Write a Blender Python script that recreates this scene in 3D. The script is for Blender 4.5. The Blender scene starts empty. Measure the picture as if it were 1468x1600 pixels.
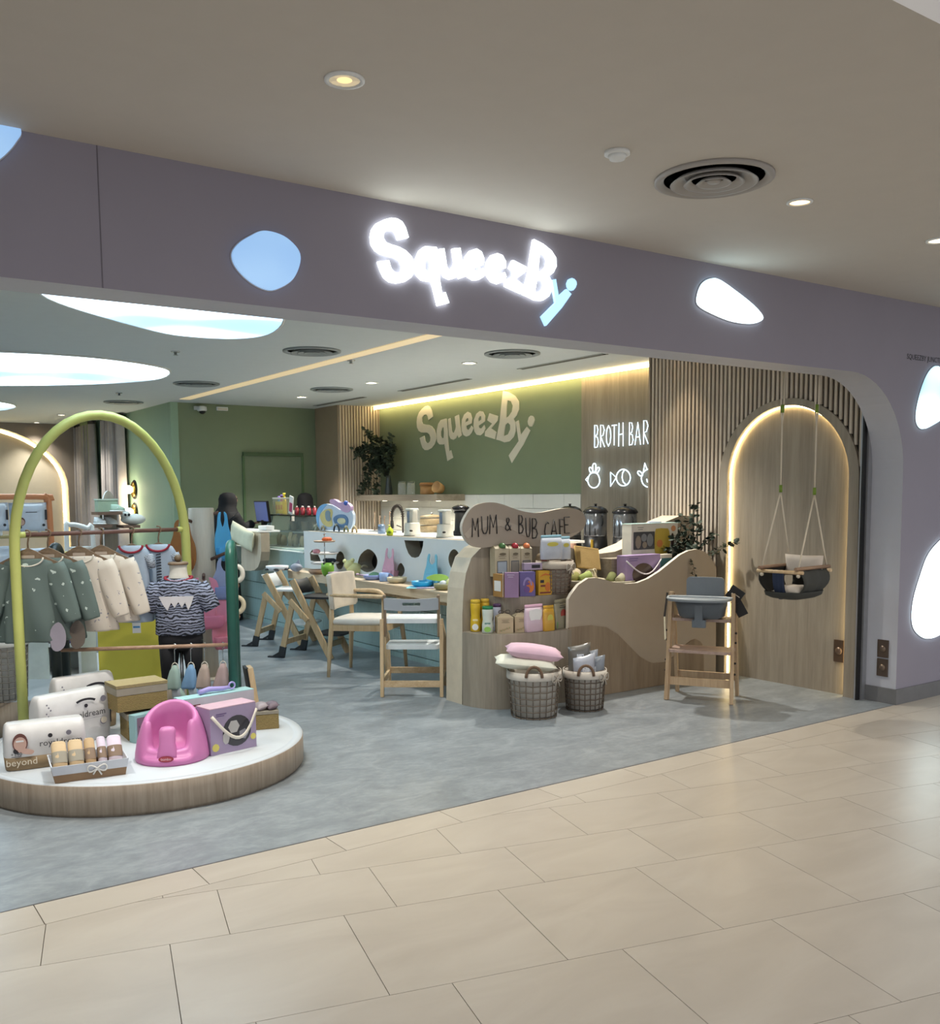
import bpy, bmesh, math, random
from mathutils import Vector, Matrix, Euler
from mathutils.geometry import tessellate_polygon
PI = math.pi; sin = math.sin; cos = math.cos
random.seed(7)
SC = bpy.context.scene
COL = SC.collection

# ---------------------------------------------------------------- camera, world, exposure
cam_data = bpy.data.cameras.new('camera'); cam = bpy.data.objects.new('camera', cam_data); COL.objects.link(cam)
def set_camera():
    yaw, pitch, roll = 0.6102389, 0.09328994, 0.00845321
    f = Vector((sin(yaw)*cos(pitch), cos(yaw)*cos(pitch), -sin(pitch)))
    r = Vector((cos(yaw), -sin(yaw), 0)); d = f.cross(r)
    r2 = r*cos(roll) + d*sin(roll); d2 = -r*sin(roll) + d*cos(roll)
    M = Matrix((r2, -d2, -f)).transposed().to_4x4(); M.translation = (0, 0, 1.55)
    cam.matrix_world = M
    cam_data.sensor_fit = 'HORIZONTAL'; cam_data.sensor_width = 36.0
    cam_data.lens = 1503.749/1468*36.0
    cam_data.shift_y = 113.295/1468
    cam_data.clip_start = 0.05; cam_data.clip_end = 200
set_camera(); SC.camera = cam
SC.view_settings.view_transform = 'Standard'; SC.view_settings.look = 'None'
SC.view_settings.gamma = 1.0; SC.view_settings.use_curve_mapping = False
SC.view_settings.exposure = 0.0
world = bpy.data.worlds.new('atrium_daylight'); SC.world = world; world.use_nodes = True
_bg = world.node_tree.nodes['Background']; _bg.inputs[0].default_value = (0.86, 0.88, 0.93, 1); _bg.inputs[1].default_value = 1.02

def lamp(name, kind, loc, energy, color, size=0.1, size_y=None, target=None, spot=None, blend=0.6):
    L = bpy.data.lights.new(name, kind); L.energy = energy; L.color = color
    if kind == 'AREA':
        L.shape = 'RECTANGLE' if size_y else 'DISK'; L.size = size
        if size_y: L.size_y = size_y
    else: L.shadow_soft_size = size
    if spot: L.spot_size = math.radians(spot); L.spot_blend = blend
    o = bpy.data.objects.new(name, L); COL.objects.link(o); o.location = loc
    if target is not None:
        o.rotation_euler = (Vector(target) - Vector(loc)).to_track_quat('-Z', 'Y').to_euler()
    return o
WARM = (1.0, 0.86, 0.68); COOL = (0.80, 0.92, 1.0)

# ---------------------------------------------------------------- materials
def lin(h):
    h = h.lstrip('#'); c = [int(h[i:i+2], 16)/255 for i in (0, 2, 4)]
    return [x/12.92 if x <= 0.04045 else ((x+0.055)/1.055)**2.4 for x in c] + [1]
_mats = {}
def _new(name):
    m = bpy.data.materials.new(name); m.use_nodes = True; nt = m.node_tree
    return m, nt, nt.nodes['Principled BSDF']
def _coord(nt, scale=(1, 1, 1), obj=True, rot=(0, 0, 0)):
    tc = nt.nodes.new('ShaderNodeTexCoord'); mp = nt.nodes.new('ShaderNodeMapping')
    mp.inputs['Scale'].default_value = scale; mp.inputs['Rotation'].default_value = rot
    nt.links.new(tc.outputs['Object'], mp.inputs[0]); return mp.outputs[0]
def _noise(nt, vec, scale, detail=4, rough=0.55, dist=0):
    n = nt.nodes.new('ShaderNodeTexNoise'); n.inputs['Scale'].default_value = scale
    n.inputs['Detail'].default_value = detail; n.inputs['Roughness'].default_value = rough; n.inputs['Distortion'].default_value = dist
    nt.links.new(vec, n.inputs['Vector']); return n.outputs[0]
def _ramp(nt, fac, stops, const=False):
    r = nt.nodes.new('ShaderNodeValToRGB'); e = r.color_ramp.elements
    if const: r.color_ramp.interpolation = 'CONSTANT'
    while len(e) < len(stops): e.new(0.5)
    for el, (p, c) in zip(e, stops): el.position = p; el.color = c if not isinstance(c, str) else lin(c)
    nt.links.new(fac, r.inputs[0]); return r.outputs[0]
def _bump(nt, b, fac, strength, dist=0.002):
    n = nt.nodes.new('ShaderNodeBump'); n.inputs['Strength'].default_value = strength; n.inputs['Distance'].default_value = dist
    nt.links.new(fac, n.inputs['Height']); nt.links.new(n.outputs[0], b.inputs['Normal'])
def plain(hexc, rough=0.5, metal=0.0, var=0.06, scale=9.0, bump=0.0, coat=0.0, alpha=None, trans=0.0, spec=0.5, sheen=0.0):
    """paint, plastic, fabric: one colour with slight mottling and fine relief"""
    key = ('p', hexc, rough, metal, var, scale, bump, coat, alpha, trans, spec, sheen)
    if key in _mats: return _mats[key]
    m, nt, b = _new('surface_' + hexc); c = lin(hexc)
    vec = _coord(nt); n = _noise(nt, vec, scale)
    a = [max(0, x*(1-var)) for x in c[:3]] + [1]; d = [min(1, x*(1+var)) for x in c[:3]] + [1]
    nt.links.new(_ramp(nt, n, [(0.35, a), (0.65, d)]), b.inputs['Base Color'])
    b.inputs['Roughness'].default_value = rough; b.inputs['Metallic'].default_value = metal
    b.inputs['Coat Weight'].default_value = coat; b.inputs['Transmission Weight'].default_value = trans
    b.inputs['Specular IOR Level'].default_value = spec; b.inputs['Sheen Weight'].default_value = sheen
    if alpha is not None: b.inputs['Alpha'].default_value = alpha
    if bump: _bump(nt, b, _noise(nt, vec, scale*14), bump)
    _mats[key] = m; return m
def wood(ha, hb, grain='z', scale=1.0, rough=0.5):
    """veneer: streaks along one axis"""
    key = ('w', ha, hb, grain, scale, rough)
    if key in _mats: return _mats[key]
    m, nt, b = _new('wood_' + ha)
    s = {'z': (9, 9, 0.55), 'x': (0.55, 9, 9), 'y': (9, 0.55, 9)}[grain]
    vec = _coord(nt, tuple(v*scale for v in s)); n = _noise(nt, vec, 1.6, 6, 0.6, 0.5)
    n2 = _noise(nt, _coord(nt, tuple(v*scale*6 for v in s)), 1.5, 3)
    mx = nt.nodes.new('ShaderNodeMath'); mx.operation = 'MULTIPLY_ADD'; nt.links.new(n2, mx.inputs[0]); mx.inputs[1].default_value = 0.35
    nt.links.new(n, mx.inputs[2])
    nt.links.new(_ramp(nt, mx.outputs[0], [(0.48, ha), (0.9, hb)]), b.inputs['Base Color'])
    b.inputs['Roughness'].default_value = rough; _bump(nt, b, n2, 0.12)
    _mats[key] = m; return m
def glow(hexc, strength, hex2=None, scale=1.5, s2=None):
    key = ('g', hexc, strength, hex2, scale, s2)
    if key in _mats: return _mats[key]
    m, nt, b = _new('lit_' + hexc); b.inputs['Base Color'].default_value = lin(hexc); b.inputs['Roughness'].default_value = 0.4
    b.inputs['Emission Strength'].default_value = strength
    if hex2: nt.links.new(_ramp(nt, _noise(nt, _coord(nt), scale, 1), [(0.35, hexc), (0.65, hex2)]), b.inputs['Emission Color'])
    else: b.inputs['Emission Color'].default_value = lin(hexc)
    if s2:
        mr = nt.nodes.new('ShaderNodeMapRange'); mr.inputs[1].default_value = 0.4; mr.inputs[2].default_value = 0.62; mr.inputs[3].default_value = strength; mr.inputs[4].default_value = s2
        nt.links.new(_noise(nt, _coord(nt), scale, 1), mr.inputs[0]); nt.links.new(mr.outputs[0], b.inputs['Emission Strength'])
    _mats[key] = m; return m
def spots(base, dot, scale=30, size=0.25, rough=0.8, dot2=None):
    """printed cloth or packaging with scattered small motifs"""
    key = ('s', base, dot, scale, size, dot2)
    if key in _mats: return _mats[key]
    m, nt, b = _new('print_' + base)
    v = nt.nodes.new('ShaderNodeTexVoronoi'); v.inputs['Scale'].default_value = scale; vec = _coord(nt)
    nz = nt.nodes.new('ShaderNodeTexNoise'); nz.inputs['Scale'].default_value = scale*2.2; nt.links.new(vec, nz.inputs['Vector'])
    ad = nt.nodes.new('ShaderNodeVectorMath'); ad.operation = 'MULTIPLY_ADD'; nt.links.new(nz.outputs['Color'], ad.inputs[0]); ad.inputs[1].default_value = (0.9/scale, 0.9/scale, 0.5/scale); nt.links.new(vec, ad.inputs[2]); nt.links.new(ad.outputs[0], v.inputs['Vector'])
    st = [(0, dot), (size, base)] if not dot2 else [(0, dot), (size*0.7, dot2), (size, base)]
    nt.links.new(_ramp(nt, v.outputs['Distance'], st, True), b.inputs['Base Color'])
    b.inputs['Roughness'].default_value = rough; _mats[key] = m; return m
def zebra(base, dark, scale=26, axis='z'):
    key = ('z', base, dark, scale, axis)
    if key in _mats: return _mats[key]
    m, nt, b = _new('zebra_' + base)
    w = nt.nodes.new('ShaderNodeTexWave'); w.bands_direction = axis.upper(); w.inputs['Scale'].default_value = scale
    w.inputs['Distortion'].default_value = 8; w.inputs['Detail'].default_value = 2; w.inputs['Detail Scale'].default_value = 1.1
    nt.links.new(_coord(nt), w.inputs['Vector'])
    nt.links.new(_ramp(nt, w.outputs['Fac'], [(0, dark), (0.42, base)], True), b.inputs['Base Color'])
    b.inputs['Roughness'].default_value = 0.85; _mats[key] = m; return m
def weave(ha, hb, scale=60, rough=0.8):
    """plaited straw: fine two-way weave in colour and relief"""
    key = ('v', ha, hb, scale)
    if key in _mats: return _mats[key]
    m, nt, b = _new('weave_' + ha); vec = _coord(nt)
    c = nt.nodes.new('ShaderNodeTexWave'); c.bands_direction = 'Z'; c.inputs['Scale'].default_value = scale*0.5; c.inputs['Distortion'].default_value = 2.5
    c.inputs['Detail Scale'].default_value = 3
    nt.links.new(vec, c.inputs['Vector'])
    nt.links.new(_ramp(nt, c.outputs['Fac'], [(0.2, ha), (0.7, hb)]), b.inputs['Base Color'])
    b.inputs['Roughness'].default_value = rough; _bump(nt, b, c.outputs['Fac'], 0.8, 0.004); _mats[key] = m; return m
def glass(hexc='#eef5f4', rough=0.03, alpha=0.25):
    key = ('gl', hexc, rough, alpha)
    if key in _mats: return _mats[key]
    m, nt, b = _new('glass'); b.inputs['Base Color'].default_value = lin(hexc); b.inputs['Roughness'].default_value = rough
    b.inputs['Alpha'].default_value = alpha; b.inputs['Specular IOR Level'].default_value = 0.8
    _mats[key] = m; return m

# ---------------------------------------------------------------- mesh builder (world coordinates unless .M is set)
class MB:
    def __init__(self, M=None): self.v = []; self.f = []; self.mi = []; self.sm = []; self.M = M
    def add(self, verts, faces, mi=0, smooth=False, M=None):
        n = len(self.v)
        for p in verts:
            p = Vector(p)
            if M is not None: p = M @ p
            if self.M is not None: p = self.M @ p
            self.v.append(p)
        for q in faces: self.f.append([n+i for i in q]); self.mi.append(mi); self.sm.append(smooth)
        return self
    def box(self, c, s, rz=0, mi=0, M=None, R=None):
        """box by centre and size"""
        x, y, z = s[0]/2, s[1]/2, s[2]/2
        vs = [Vector((a*x, b*y, k*z)) for k in (-1, 1) for b in (-1, 1) for a in (-1, 1)]
        T = Matrix.Translation(c) @ (R.to_4x4() if R is not None else Matrix.Rotation(rz, 4, 'Z'))
        if M is not None: T = M @ T
        return self.add(vs, [(0, 2, 3, 1), (4, 5, 7, 6), (0, 1, 5, 4), (2, 6, 7, 3), (0, 4, 6, 2), (1, 3, 7, 5)], mi, False, T)
    def beam(self, p, q, w, t, mi=0, up=(0, 0, 1)):
        """rectangular bar from p to q, w across, t along the other side"""
        p, q = Vector(p), Vector(q); d = (q-p); L = d.length; d.normalize()
        s = d.cross(Vector(up))
        if s.length < 1e-4: s = d.cross(Vector((0, 1, 0)))
        s.normalize(); n = s.cross(d)
        T = Matrix((s, d, n)).transposed().to_4x4(); T.translation = (p+q)/2
        return self.box((0, 0, 0), (w, L, t), 0, mi, T)
    def tube(self, pts, r, n=8, mi=0, closed=False, caps=True, smooth=True, flat=1.0):
        pts = [Vector(p) for p in pts]; N = len(pts); rr = r if isinstance(r, (list, tuple)) else [r]*N
        vs = []; prev = None
        for i, p in enumerate(pts):
            a = pts[(i-1) % N] if (closed or i > 0) else pts[i]; b = pts[(i+1) % N] if (closed or i < N-1) else pts[i]
            d = (b-a).normalized()
            if prev is None:
                u = d.cross(Vector((0, 0, 1)))
                if u.length < 1e-3: u = d.cross(Vector((0, 1, 0)))
            else: u = prev - d*prev.dot(d)
            u.normalize(); prev = u; w = d.cross(u)
            for k in range(n):
                t = 2*PI*k/n; vs.append(p + (u*cos(t) + w*sin(t)*flat)*rr[i])
        fs = []
        for i in range(N if closed else N-1):
            for k in range(n):
                a = i*n+k; b = i*n+(k+1) % n; c = ((i+1) % N)*n+(k+1) % n; d = ((i+1) % N)*n+k
                fs.append((a, b, c, d))
        self.add(vs, fs, mi, smooth)
        if caps and not closed:
            self.add(vs[:n], [tuple(range(n))[::-1]], mi); self.add(vs[-n:], [tuple(range(n))], mi)
        return self
    def lathe(self, prof, c=(0, 0, 0), n=20, mi=0, M=None, smooth=True, sx=1, sy=1):
        vs = []; fs = []
        for r, z in prof:
            for k in range(n):
                t = 2*PI*k/n; vs.append((c[0]+r*cos(t)*sx, c[1]+r*sin(t)*sy, c[2]+z))
        for i in range(len(prof)-1):
            for k in range(n): fs.append((i*n+k, i*n+(k+1) % n, (i+1)*n+(k+1) % n, (i+1)*n+k))
        if prof[0][0] > 1e-5: fs.append(tuple(range(n))[::-1])
        if prof[-1][0] > 1e-5: fs.append(tuple((len(prof)-1)*n+k for k in range(n)))
        return self.add(vs, fs, mi, smooth, M)
    def ball(self, c, r, n=14, m=8, mi=0, M=None):
        rx, ry, rz = r if isinstance(r, (tuple, list)) else (r, r, r)
        prof = [(sin(PI*i/m), -cos(PI*i/m)) for i in range(m+1)]; vs = []; fs = []
        for s, z in prof:
            for k in range(n): vs.append((c[0]+rx*s*cos(2*PI*k/n), c[1]+ry*s*sin(2*PI*k/n), c[2]+rz*z))
        for i in range(m):
            for k in range(n): fs.append((i*n+k, i*n+(k+1) % n, (i+1)*n+(k+1) % n, (i+1)*n+k))
        return self.add(vs, fs, mi, True, M)
    def prism(self, loop, t, frame, mi=0, holes=(), w0=0.0, side_mi=None, smooth_side=False):
        """flat outline (u, v) given depth t along the frame's third axis"""
        O, U, V, W = [Vector(a) for a in frame]
        loops = [list(loop)] + [list(h) for h in holes]
        tris = tessellate_polygon([[Vector((a, b, 0)) for a, b in L] for L in loops])
        flat = [p for L in loops for p in L]; N = len(flat)
        vs = [O+U*a+V*b+W*w0 for a, b in flat] + [O+U*a+V*b+W*(w0+t) for a, b in flat]
        fs = []
        for q in tris:
            a, b, c = [flat[i] for i in q]; ar = (b[0]-a[0])*(c[1]-a[1])-(c[0]-a[0])*(b[1]-a[1])
            q = tuple(q) if ar > 0 else tuple(q)[::-1]
            fs.append(q[::-1]); fs.append(tuple(i+N for i in q))
        self.add(vs, fs, mi)
        k = 0
        for L in loops:
            n = len(L); A = sum(L[i][0]*L[(i+1) % n][1]-L[(i+1) % n][0]*L[i][1] for i in range(n)); sd = []
            for i in range(n):
                a, b = k+i, k+(i+1) % n; q = (a, b, b+N, a+N); sd.append(q)
            self.add(vs, sd, mi if side_mi is None else side_mi, smooth_side); k += n
        return self
    def loft(self, secs, n=16, mi=0, caps=True, smooth=True, power=1.0):
        """secs: (centre, half-width vector, half-depth vector[, ripple amplitude, ripple count])"""
        vs = []
        for s in secs:
            c, a, b = Vector(s[0]), Vector(s[1]), Vector(s[2]); rip = s[3] if len(s) > 3 else 0; cnt = s[4] if len(s) > 4 else 5
            for k in range(n):
                t = 2*PI*k/n; ct, st = cos(t), sin(t)
                if power != 1.0: ct = math.copysign(abs(ct)**power, ct); st = math.copysign(abs(st)**power, st)
                g = 1 + rip*sin(cnt*t + s[0][2]*9)
                vs.append(c + a*ct*(1+rip*0.3*sin(cnt*t)) + b*st*g)
        fs = []
        for i in range(len(secs)-1):
            for k in range(n): fs.append((i*n+k, i*n+(k+1) % n, (i+1)*n+(k+1) % n, (i+1)*n+k))
        if caps: fs.append(tuple(range(n))[::-1]); fs.append(tuple((len(secs)-1)*n+k for k in range(n)))
        return self.add(vs, fs, mi, smooth)
    def text(self, s, size, frame, t=0.001, mi=0, align='CENTER', sx=1.0, w0=0.0):
        O, U, V, W = [Vector(a) for a in frame]
        cu = bpy.data.curves.new('t', 'FONT'); cu.body = s; cu.size = size; cu.align_x = align; cu.resolution_u = 2
        ob = bpy.data.objects.new('t', cu); me = bpy.data.meshes.new_from_object(ob)
        vs = [O+U*v.co.x*sx+V*v.co.y+W*(t+w0) for v in me.vertices]
        self.add(vs, [tuple(p.vertices) for p in me.polygons], mi)
        bpy.data.objects.remove(ob); bpy.data.curves.remove(cu); bpy.data.meshes.remove(me); return self
ZF = lambda z: ((0, 0, z), (1, 0, 0), (0, 1, 0), (0, 0, 1))          # outline (x, y) at height z, depth up
YF = lambda y: ((0, y, 0), (1, 0, 0), (0, 0, 1), (0, 1, 0))          # outline (x, z) in a plane of constant y, depth away
XF = lambda x: ((x, 0, 0), (0, 1, 0), (0, 0, 1), (1, 0, 0))          # outline (y, z) in a plane of constant x, depth away
def oval(cx, cy, rx, ry=None, n=20, a0=0, rot=0):
    ry = rx if ry is None else ry; out = []
    for k in range(n):
        t = a0+2*PI*k/n; x, y = rx*cos(t), ry*sin(t); out.append((cx+x*cos(rot)-y*sin(rot), cy+x*sin(rot)+y*cos(rot)))
    return out
def rrect(x0, y0, x1, y1, r, n=4):
    out = []
    for cx, cy, a in ((x1-r, y1-r, 0), (x0+r, y1-r, PI/2), (x0+r, y0+r, PI), (x1-r, y0+r, 1.5*PI)):
        for k in range(n+1): t = a+PI/2*k/n; out.append((cx+r*cos(t), cy+r*sin(t)))
    return out
def smooth_loop(P, n=4):
    """closed Catmull-Rom through the points"""
    out = []; N = len(P)
    for i in range(N):
        p0, p1, p2, p3 = [Vector(P[(i+k) % N]) for k in (-1, 0, 1, 2)]
        for k in range(n):
            t = k/n; out.append(tuple(0.5*((2*p1)+(p2-p0)*t+(2*p0-5*p1+4*p2-p3)*t*t+(3*p1-p0-3*p2+p3)*t**3)))
    return out
def smooth_path(P, n=4):
    P = [Vector(p) for p in P]; Q = [P[0]*2-P[1]] + P + [P[-1]*2-P[-2]]; out = []
    for i in range(1, len(Q)-2):
        p0, p1, p2, p3 = Q[i-1:i+3]
        for k in range(n):
            t = k/n; out.append(0.5*((2*p1)+(p2-p0)*t+(2*p0-5*p1+4*p2-p3)*t*t+(3*p1-p0-3*p2+p3)*t**3))
    out.append(P[-1]); return out

# ---------------------------------------------------------------- objects
def obj(name, mb, mats, parent=None, bevel=0.0, loc=None, label=None, kind=None, recalc=True):
    """link a builder as one mesh object; under a parent its vertices are stored relative to the parent's place"""
    if not isinstance(mats, (list, tuple)): mats = [mats]
    base = Vector((0, 0, 0))
    if parent is not None:
        p = parent
        while p is not None: base += Vector(p.location); p = p.parent
    elif loc is not None: base = Vector(loc)
    me = bpy.data.meshes.new(name); me.from_pydata([v-base for v in mb.v], [], mb.f)
    for m in mats: me.materials.append(m)
    for p, i, s in zip(me.polygons, mb.mi, mb.sm): p.material_index = i; p.use_smooth = s
    bm = bmesh.new(); bm.from_mesh(me)
    bmesh.ops.remove_doubles(bm, verts=bm.verts, dist=1e-5)
    if recalc: bmesh.ops.recalc_face_normals(bm, faces=bm.faces)
    if bevel:
        es = [e for e in bm.edges if len(e.link_faces) == 2 and e.calc_face_angle(0) > 0.7]
        bmesh.ops.bevel(bm, geom=es, offset=bevel, segments=2, profile=0.7, affect='EDGES', clamp_overlap=True)
    bm.to_mesh(me); bm.free()
    o = bpy.data.objects.new(name, me); COL.objects.link(o)
    if parent is not None: o.parent = parent
    elif loc is not None: o.location = loc
    if label: o['label'] = label
    if kind: o['kind'] = kind
    return o
def thing(name, label, cat, loc, group=None):
    o = bpy.data.objects.new(name, None); COL.objects.link(o); o.location = loc; o.empty_display_size = 0.1
    o['label'] = label; o['category'] = cat
    if group: o['group'] = group
    return o
def solo(name, mb, mats, label, cat, loc, group=None, bevel=0.0):
    o = obj(name, mb, mats, None, bevel, loc); o['label'] = label; o['category'] = cat
    if group: o['group'] = group
    return o
def struct(name, mb, mats, parent=None, bevel=0.0):
    return obj(name, mb, mats, parent, bevel, None, None, 'structure' if parent is None else None)
def copy_thing(src, loc, rz=0.0, label=None, group=None, mats=None):
    r = src.copy(); COL.objects.link(r); r.location = loc; r.rotation_euler = (0, 0, rz)
    if label: r['label'] = label
    if group: r['group'] = group
    for ch in list(src.children):
        c = ch.copy(); COL.objects.link(c); c.parent = r
        for g in list(ch.children): d = g.copy(); COL.objects.link(d); d.parent = c
    return r

# ================================================================ SETTING
OAK_A, OAK_B = '#857b6d', '#a29887'
M_OAK = wood(OAK_A, OAK_B, 'z'); M_OAKX = wood(OAK_A, OAK_B, 'x'); M_OAKY = wood(OAK_A, OAK_B, 'y')
M_SLAT = wood('#b7aa99', '#cfc4b4', 'z'); M_PALE = wood('#b89a72', '#d6bd98', 'z', 2.0); M_PALEX = wood('#b89a72', '#d6bd98', 'x', 2.0)
M_BENCH = wood('#b9a285', '#d8c6aa', 'y', 1.0)
M_WHITE = plain('#e6e8e6', 0.45, var=0.02); M_OFF = plain('#d9d2c4', 0.6, var=0.03)
M_BLACK = plain('#111113', 0.5, var=0.1); M_DARK = plain('#2a241f', 0.7)
M_STEEL = plain('#b9bcbd', 0.25, 1.0); M_CHROME = plain('#d8dcde', 0.12, 1.0)
M_CEIL_MALL = plain('#c9c2b8', 0.8, var=0.01); M_CEIL = plain('#d4dadb', 0.8, var=0.01)
M_FASCIA = plain('#928d99', 0.6, var=0.015, scale=3); M_JAMB = plain('#b9bbc4', 0.6, var=0.015)
M_GREEN = plain('#7f8c70', 0.75, var=0.02, scale=3); M_GREEN_L = plain('#98b39a', 0.75, var=0.02, scale=3)

def vinyl():
    m, nt, b = _new('grey_vinyl_floor'); vec = _coord(nt, (1, 1.6, 1))
    n = _noise(nt, vec, 3.2, 9, 0.68, 0.8); n2 = _noise(nt, vec, 16, 5, 0.65)
    a = nt.nodes.new('ShaderNodeMath'); a.operation = 'MULTIPLY_ADD'; nt.links.new(n2, a.inputs[0]); a.inputs[1].default_value = 0.45; nt.links.new(n, a.inputs[2])
    nt.links.new(_ramp(nt, a.outputs[0], [(0.5, '#737a7f'), (0.72, '#848b90'), (0.95, '#9aa1a5')]), b.inputs['Base Color'])
    b.inputs['Roughness'].default_value = 0.36; _bump(nt, b, n2, 0.08); return m
def stone(dark=False):
    m, nt, b = _new('beige_stone_tile')
    tc = nt.nodes.new('ShaderNodeTexCoord'); oi = nt.nodes.new('ShaderNodeObjectInfo')
    ad = nt.nodes.new('ShaderNodeVectorMath'); ad.operation = 'MULTIPLY_ADD'; nt.links.new(oi.outputs['Random'], ad.inputs[0]); ad.inputs[1].default_value = (9, 7, 0)
    nt.links.new(tc.outputs['Object'], ad.inputs[2])
    mp = nt.nodes.new('ShaderNodeMapping'); mp.inputs['Rotation'].default_value = (0, 0, 0.4); mp.inputs['Scale'].default_value = (1, 2.6, 1)
    nt.links.new(ad.outputs[0], mp.inputs[0])
    n = _noise(nt, mp.outputs[0], 1.7, 5, 0.55, 0.8)
    nt.links.new(_ramp(nt, n, [(0.25, '#aea598'), (0.5, '#b6ada0'), (0.78, '#beb6a9')]), b.inputs['Base Color'])
    b.inputs['Roughness'].default_value = 0.34; b.inputs['Specular IOR Level'].default_value = 0.45; return m
M_VINYL = vinyl(); M_STONE = stone(); M_GROUT = plain('#7d7466', 0.8)

YF0 = 3.878                                                            # the shop front
struct('floor', MB().box((1.5, 10.9, -0.05), (13, 14.05, 0.1)), M_VINYL)
mall = struct('floor_mall', MB().box((3, -1.06, -0.063), (24, 9.87, 0.1)), M_GROUT)
struct('trim_1', MB().box((1.0, 3.876, -0.02), (11.0, 0.006, 0.046)), plain('#8f9296', 0.3, 0.8))   # metal strip at the floor change

# mall floor tiles: rows turned 14.2 degrees to the shop front, half-bond, and a cut border course along the front
def clip_y(poly, ymax):
    out = []
    for i in range(len(poly)):
        a, b = poly[i], poly[(i+1) % len(poly)]
        if a[1] <= ymax: out.append(a)
        if (a[1] <= ymax) != (b[1] <= ymax):
            t = (ymax-a[1])/(b[1]-a[1]); out.append((a[0]+t*(b[0]-a[0]), ymax))
    return out
TA = math.radians(-14.2); TU = (cos(TA), sin(TA)); TV = (-sin(TA), cos(TA))
rows = [(-1.52, -0.905), (-0.905, -0.29), (-0.29, 0.31), (0.31, 0.925), (0.925, 1.54), (1.54, 2.155), (2.155, 2.77), (2.77, 3.385), (3.385, 3.80), (3.80, 4.213), (4.213, 4.66), (4.66, 5.11), (5.11, 5.55), (5.55, 6.0)]
for i, (v0, v1) in enumerate(rows):
    off = 0.36 if (i % 2 == 0) else 0.155
    for k in range(-2, 15):
        u0 = off + 0.617*k; u1 = u0+0.617; g = 0.0013
        P = [(u0+g, v0+g), (u1-g, v0+g), (u1-g, v1-g), (u0+g, v1-g)]
        P = [(a*TU[0]+b*TV[0], a*TU[1]+b*TV[1]) for a, b in P]
        P = clip_y(P, 3.668)
        if len(P) < 3: continue
        cx = sum(p[0] for p in P)/len(P); cy = sum(p[1] for p in P)/len(P)
        if cx < -1.6 or cx > 9.6 or cy < -0.7: continue
        struct('tile', MB().prism(P, 0.0125, ZF(-0.0125)), M_STONE, mall)
for k in range(-3, 15):
    x0 = 0.66+0.617*k
    struct('tile', MB().box((x0+0.3085, 3.772, -0.00625), (0.6135, 0.202, 0.0125)), M_STONE, mall)

# shop front: fascia and right-hand column as one wall with the wide opening cut from it
arc = [(6.478-0.64+0.64*sin(PI/2*k/14), 2.345-0.64+0.64*cos(PI/2*k/14)) for k in range(15)]
front = [(-5.0, 2.345)] + arc + [(6.478, 0), (11.0, 0), (11.0, 2.87), (-5.0, 2.87)]
fr = MB().prism(front, 0.24, YF(YF0), 0, side_mi=1)
wall_front = struct('wall_front', fr, [M_FASCIA, M_JAMB])
struct('baseboard_front', MB().box((8.745, YF0-0.006, 0.0565), (4.545, 0.012, 0.113)).box((6.472, YF0+0.114, 0.0565), (0.012, 0.252, 0.113)), plain('#6f6f70', 0.45))
struct('trim_2', MB().box((1.016, YF0-0.0005, 2.6075), (0.004, 0.002, 0.525)), plain('#6b6670', 0.6))   # panel joint in the fascia
struct('trim_3', MB().box((6.453, 4.128, 1.15), (0.05, 0.02, 2.3)).box((6.4, 4.155, 1.15), (0.014, 0.012, 2.3)), [plain('#a7a9ad', 0.3, 0.6)])
struct('trim_4', MB().box((6.43, 4.141, 1.15), (0.075, 0.016, 2.3)), M_BLACK)          # dark slot of the sliding shutter

ceil_mall = struct('ceiling', MB().box((3.0, 2.86, 2.99), (24, 2.56, 0.24)), M_CEIL_MALL)
ceil_shop = struct('ceiling_shop', MB().box((1.5, 10.99, 2.88), (13, 13.74, 0.16)), M_CEIL)

# right-hand walls
XS = 6.43
wall_slat = struct('wall_right', MB().prism([(4.15, 0), (4.2735, 0)] + [(4.845-0.5715*cos(PI*k/28), 1.655+0.5715*sin(PI*k/28)) for k in range(29)] + [(5.4165, 0), (6.315, 0), (6.315, 2.8), (4.15, 2.8)], 0.09, XF(XS+0.022), 0, side_mi=1), [M_DARK, M_OAK])
struct('arch_panel', MB().box((XS+0.062, 4.845, 1.14), (0.02, 1.2, 2.28)), M_OAK, wall_slat)
po = [(4.845-0.655*cos(PI*k/32), 1.655+0.625*sin(PI*k/32)) for k in range(33)]
pi_ = [(4.845+0.5715*cos(PI*k/32), 1.655+0.5715*sin(PI*k/32)) for k in range(33)]
struct('arch_frame', MB().prism([(4.172, 0)] + po + [(5.5, 0), (5.4165, 0)] + pi_ + [(4.2735, 0)], 0.055, XF(XS-0.004)), M_OAK, wall_slat)
pl = [(XS+0.036, 4.845+0.566*cos(PI*k/32), 1.655+0.566*sin(PI*k/32)) for k in range(33)]
struct('led_strip', MB().tube([(XS+0.036, 5.411, 0.01)] + pl + [(XS+0.036, 4.279, 0.01)], 0.0075, 6), glow('#ffe0a0', 16.0), wall_slat)
k = 0; y = 4.19
while y < 6.30:
    zb = 0.0; dy = y-4.845
    if -0.672 < dy < 0.655: zb = 1.655+0.625*math.sqrt(max(0, 1-(dy/0.66)**2))
    struct('slat', MB().box((XS+0.013, y, (zb+2.8)/2), (0.018, 0.0225, 2.8-zb)), M_SLAT, wall_slat)
    y += 0.0437
struct('wall_back', MB().box((6.68, 6.325, 1.4), (0.5, 0.02, 2.8)), M_OAK)               # return beside the broth bar
XG = 6.9
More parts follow.
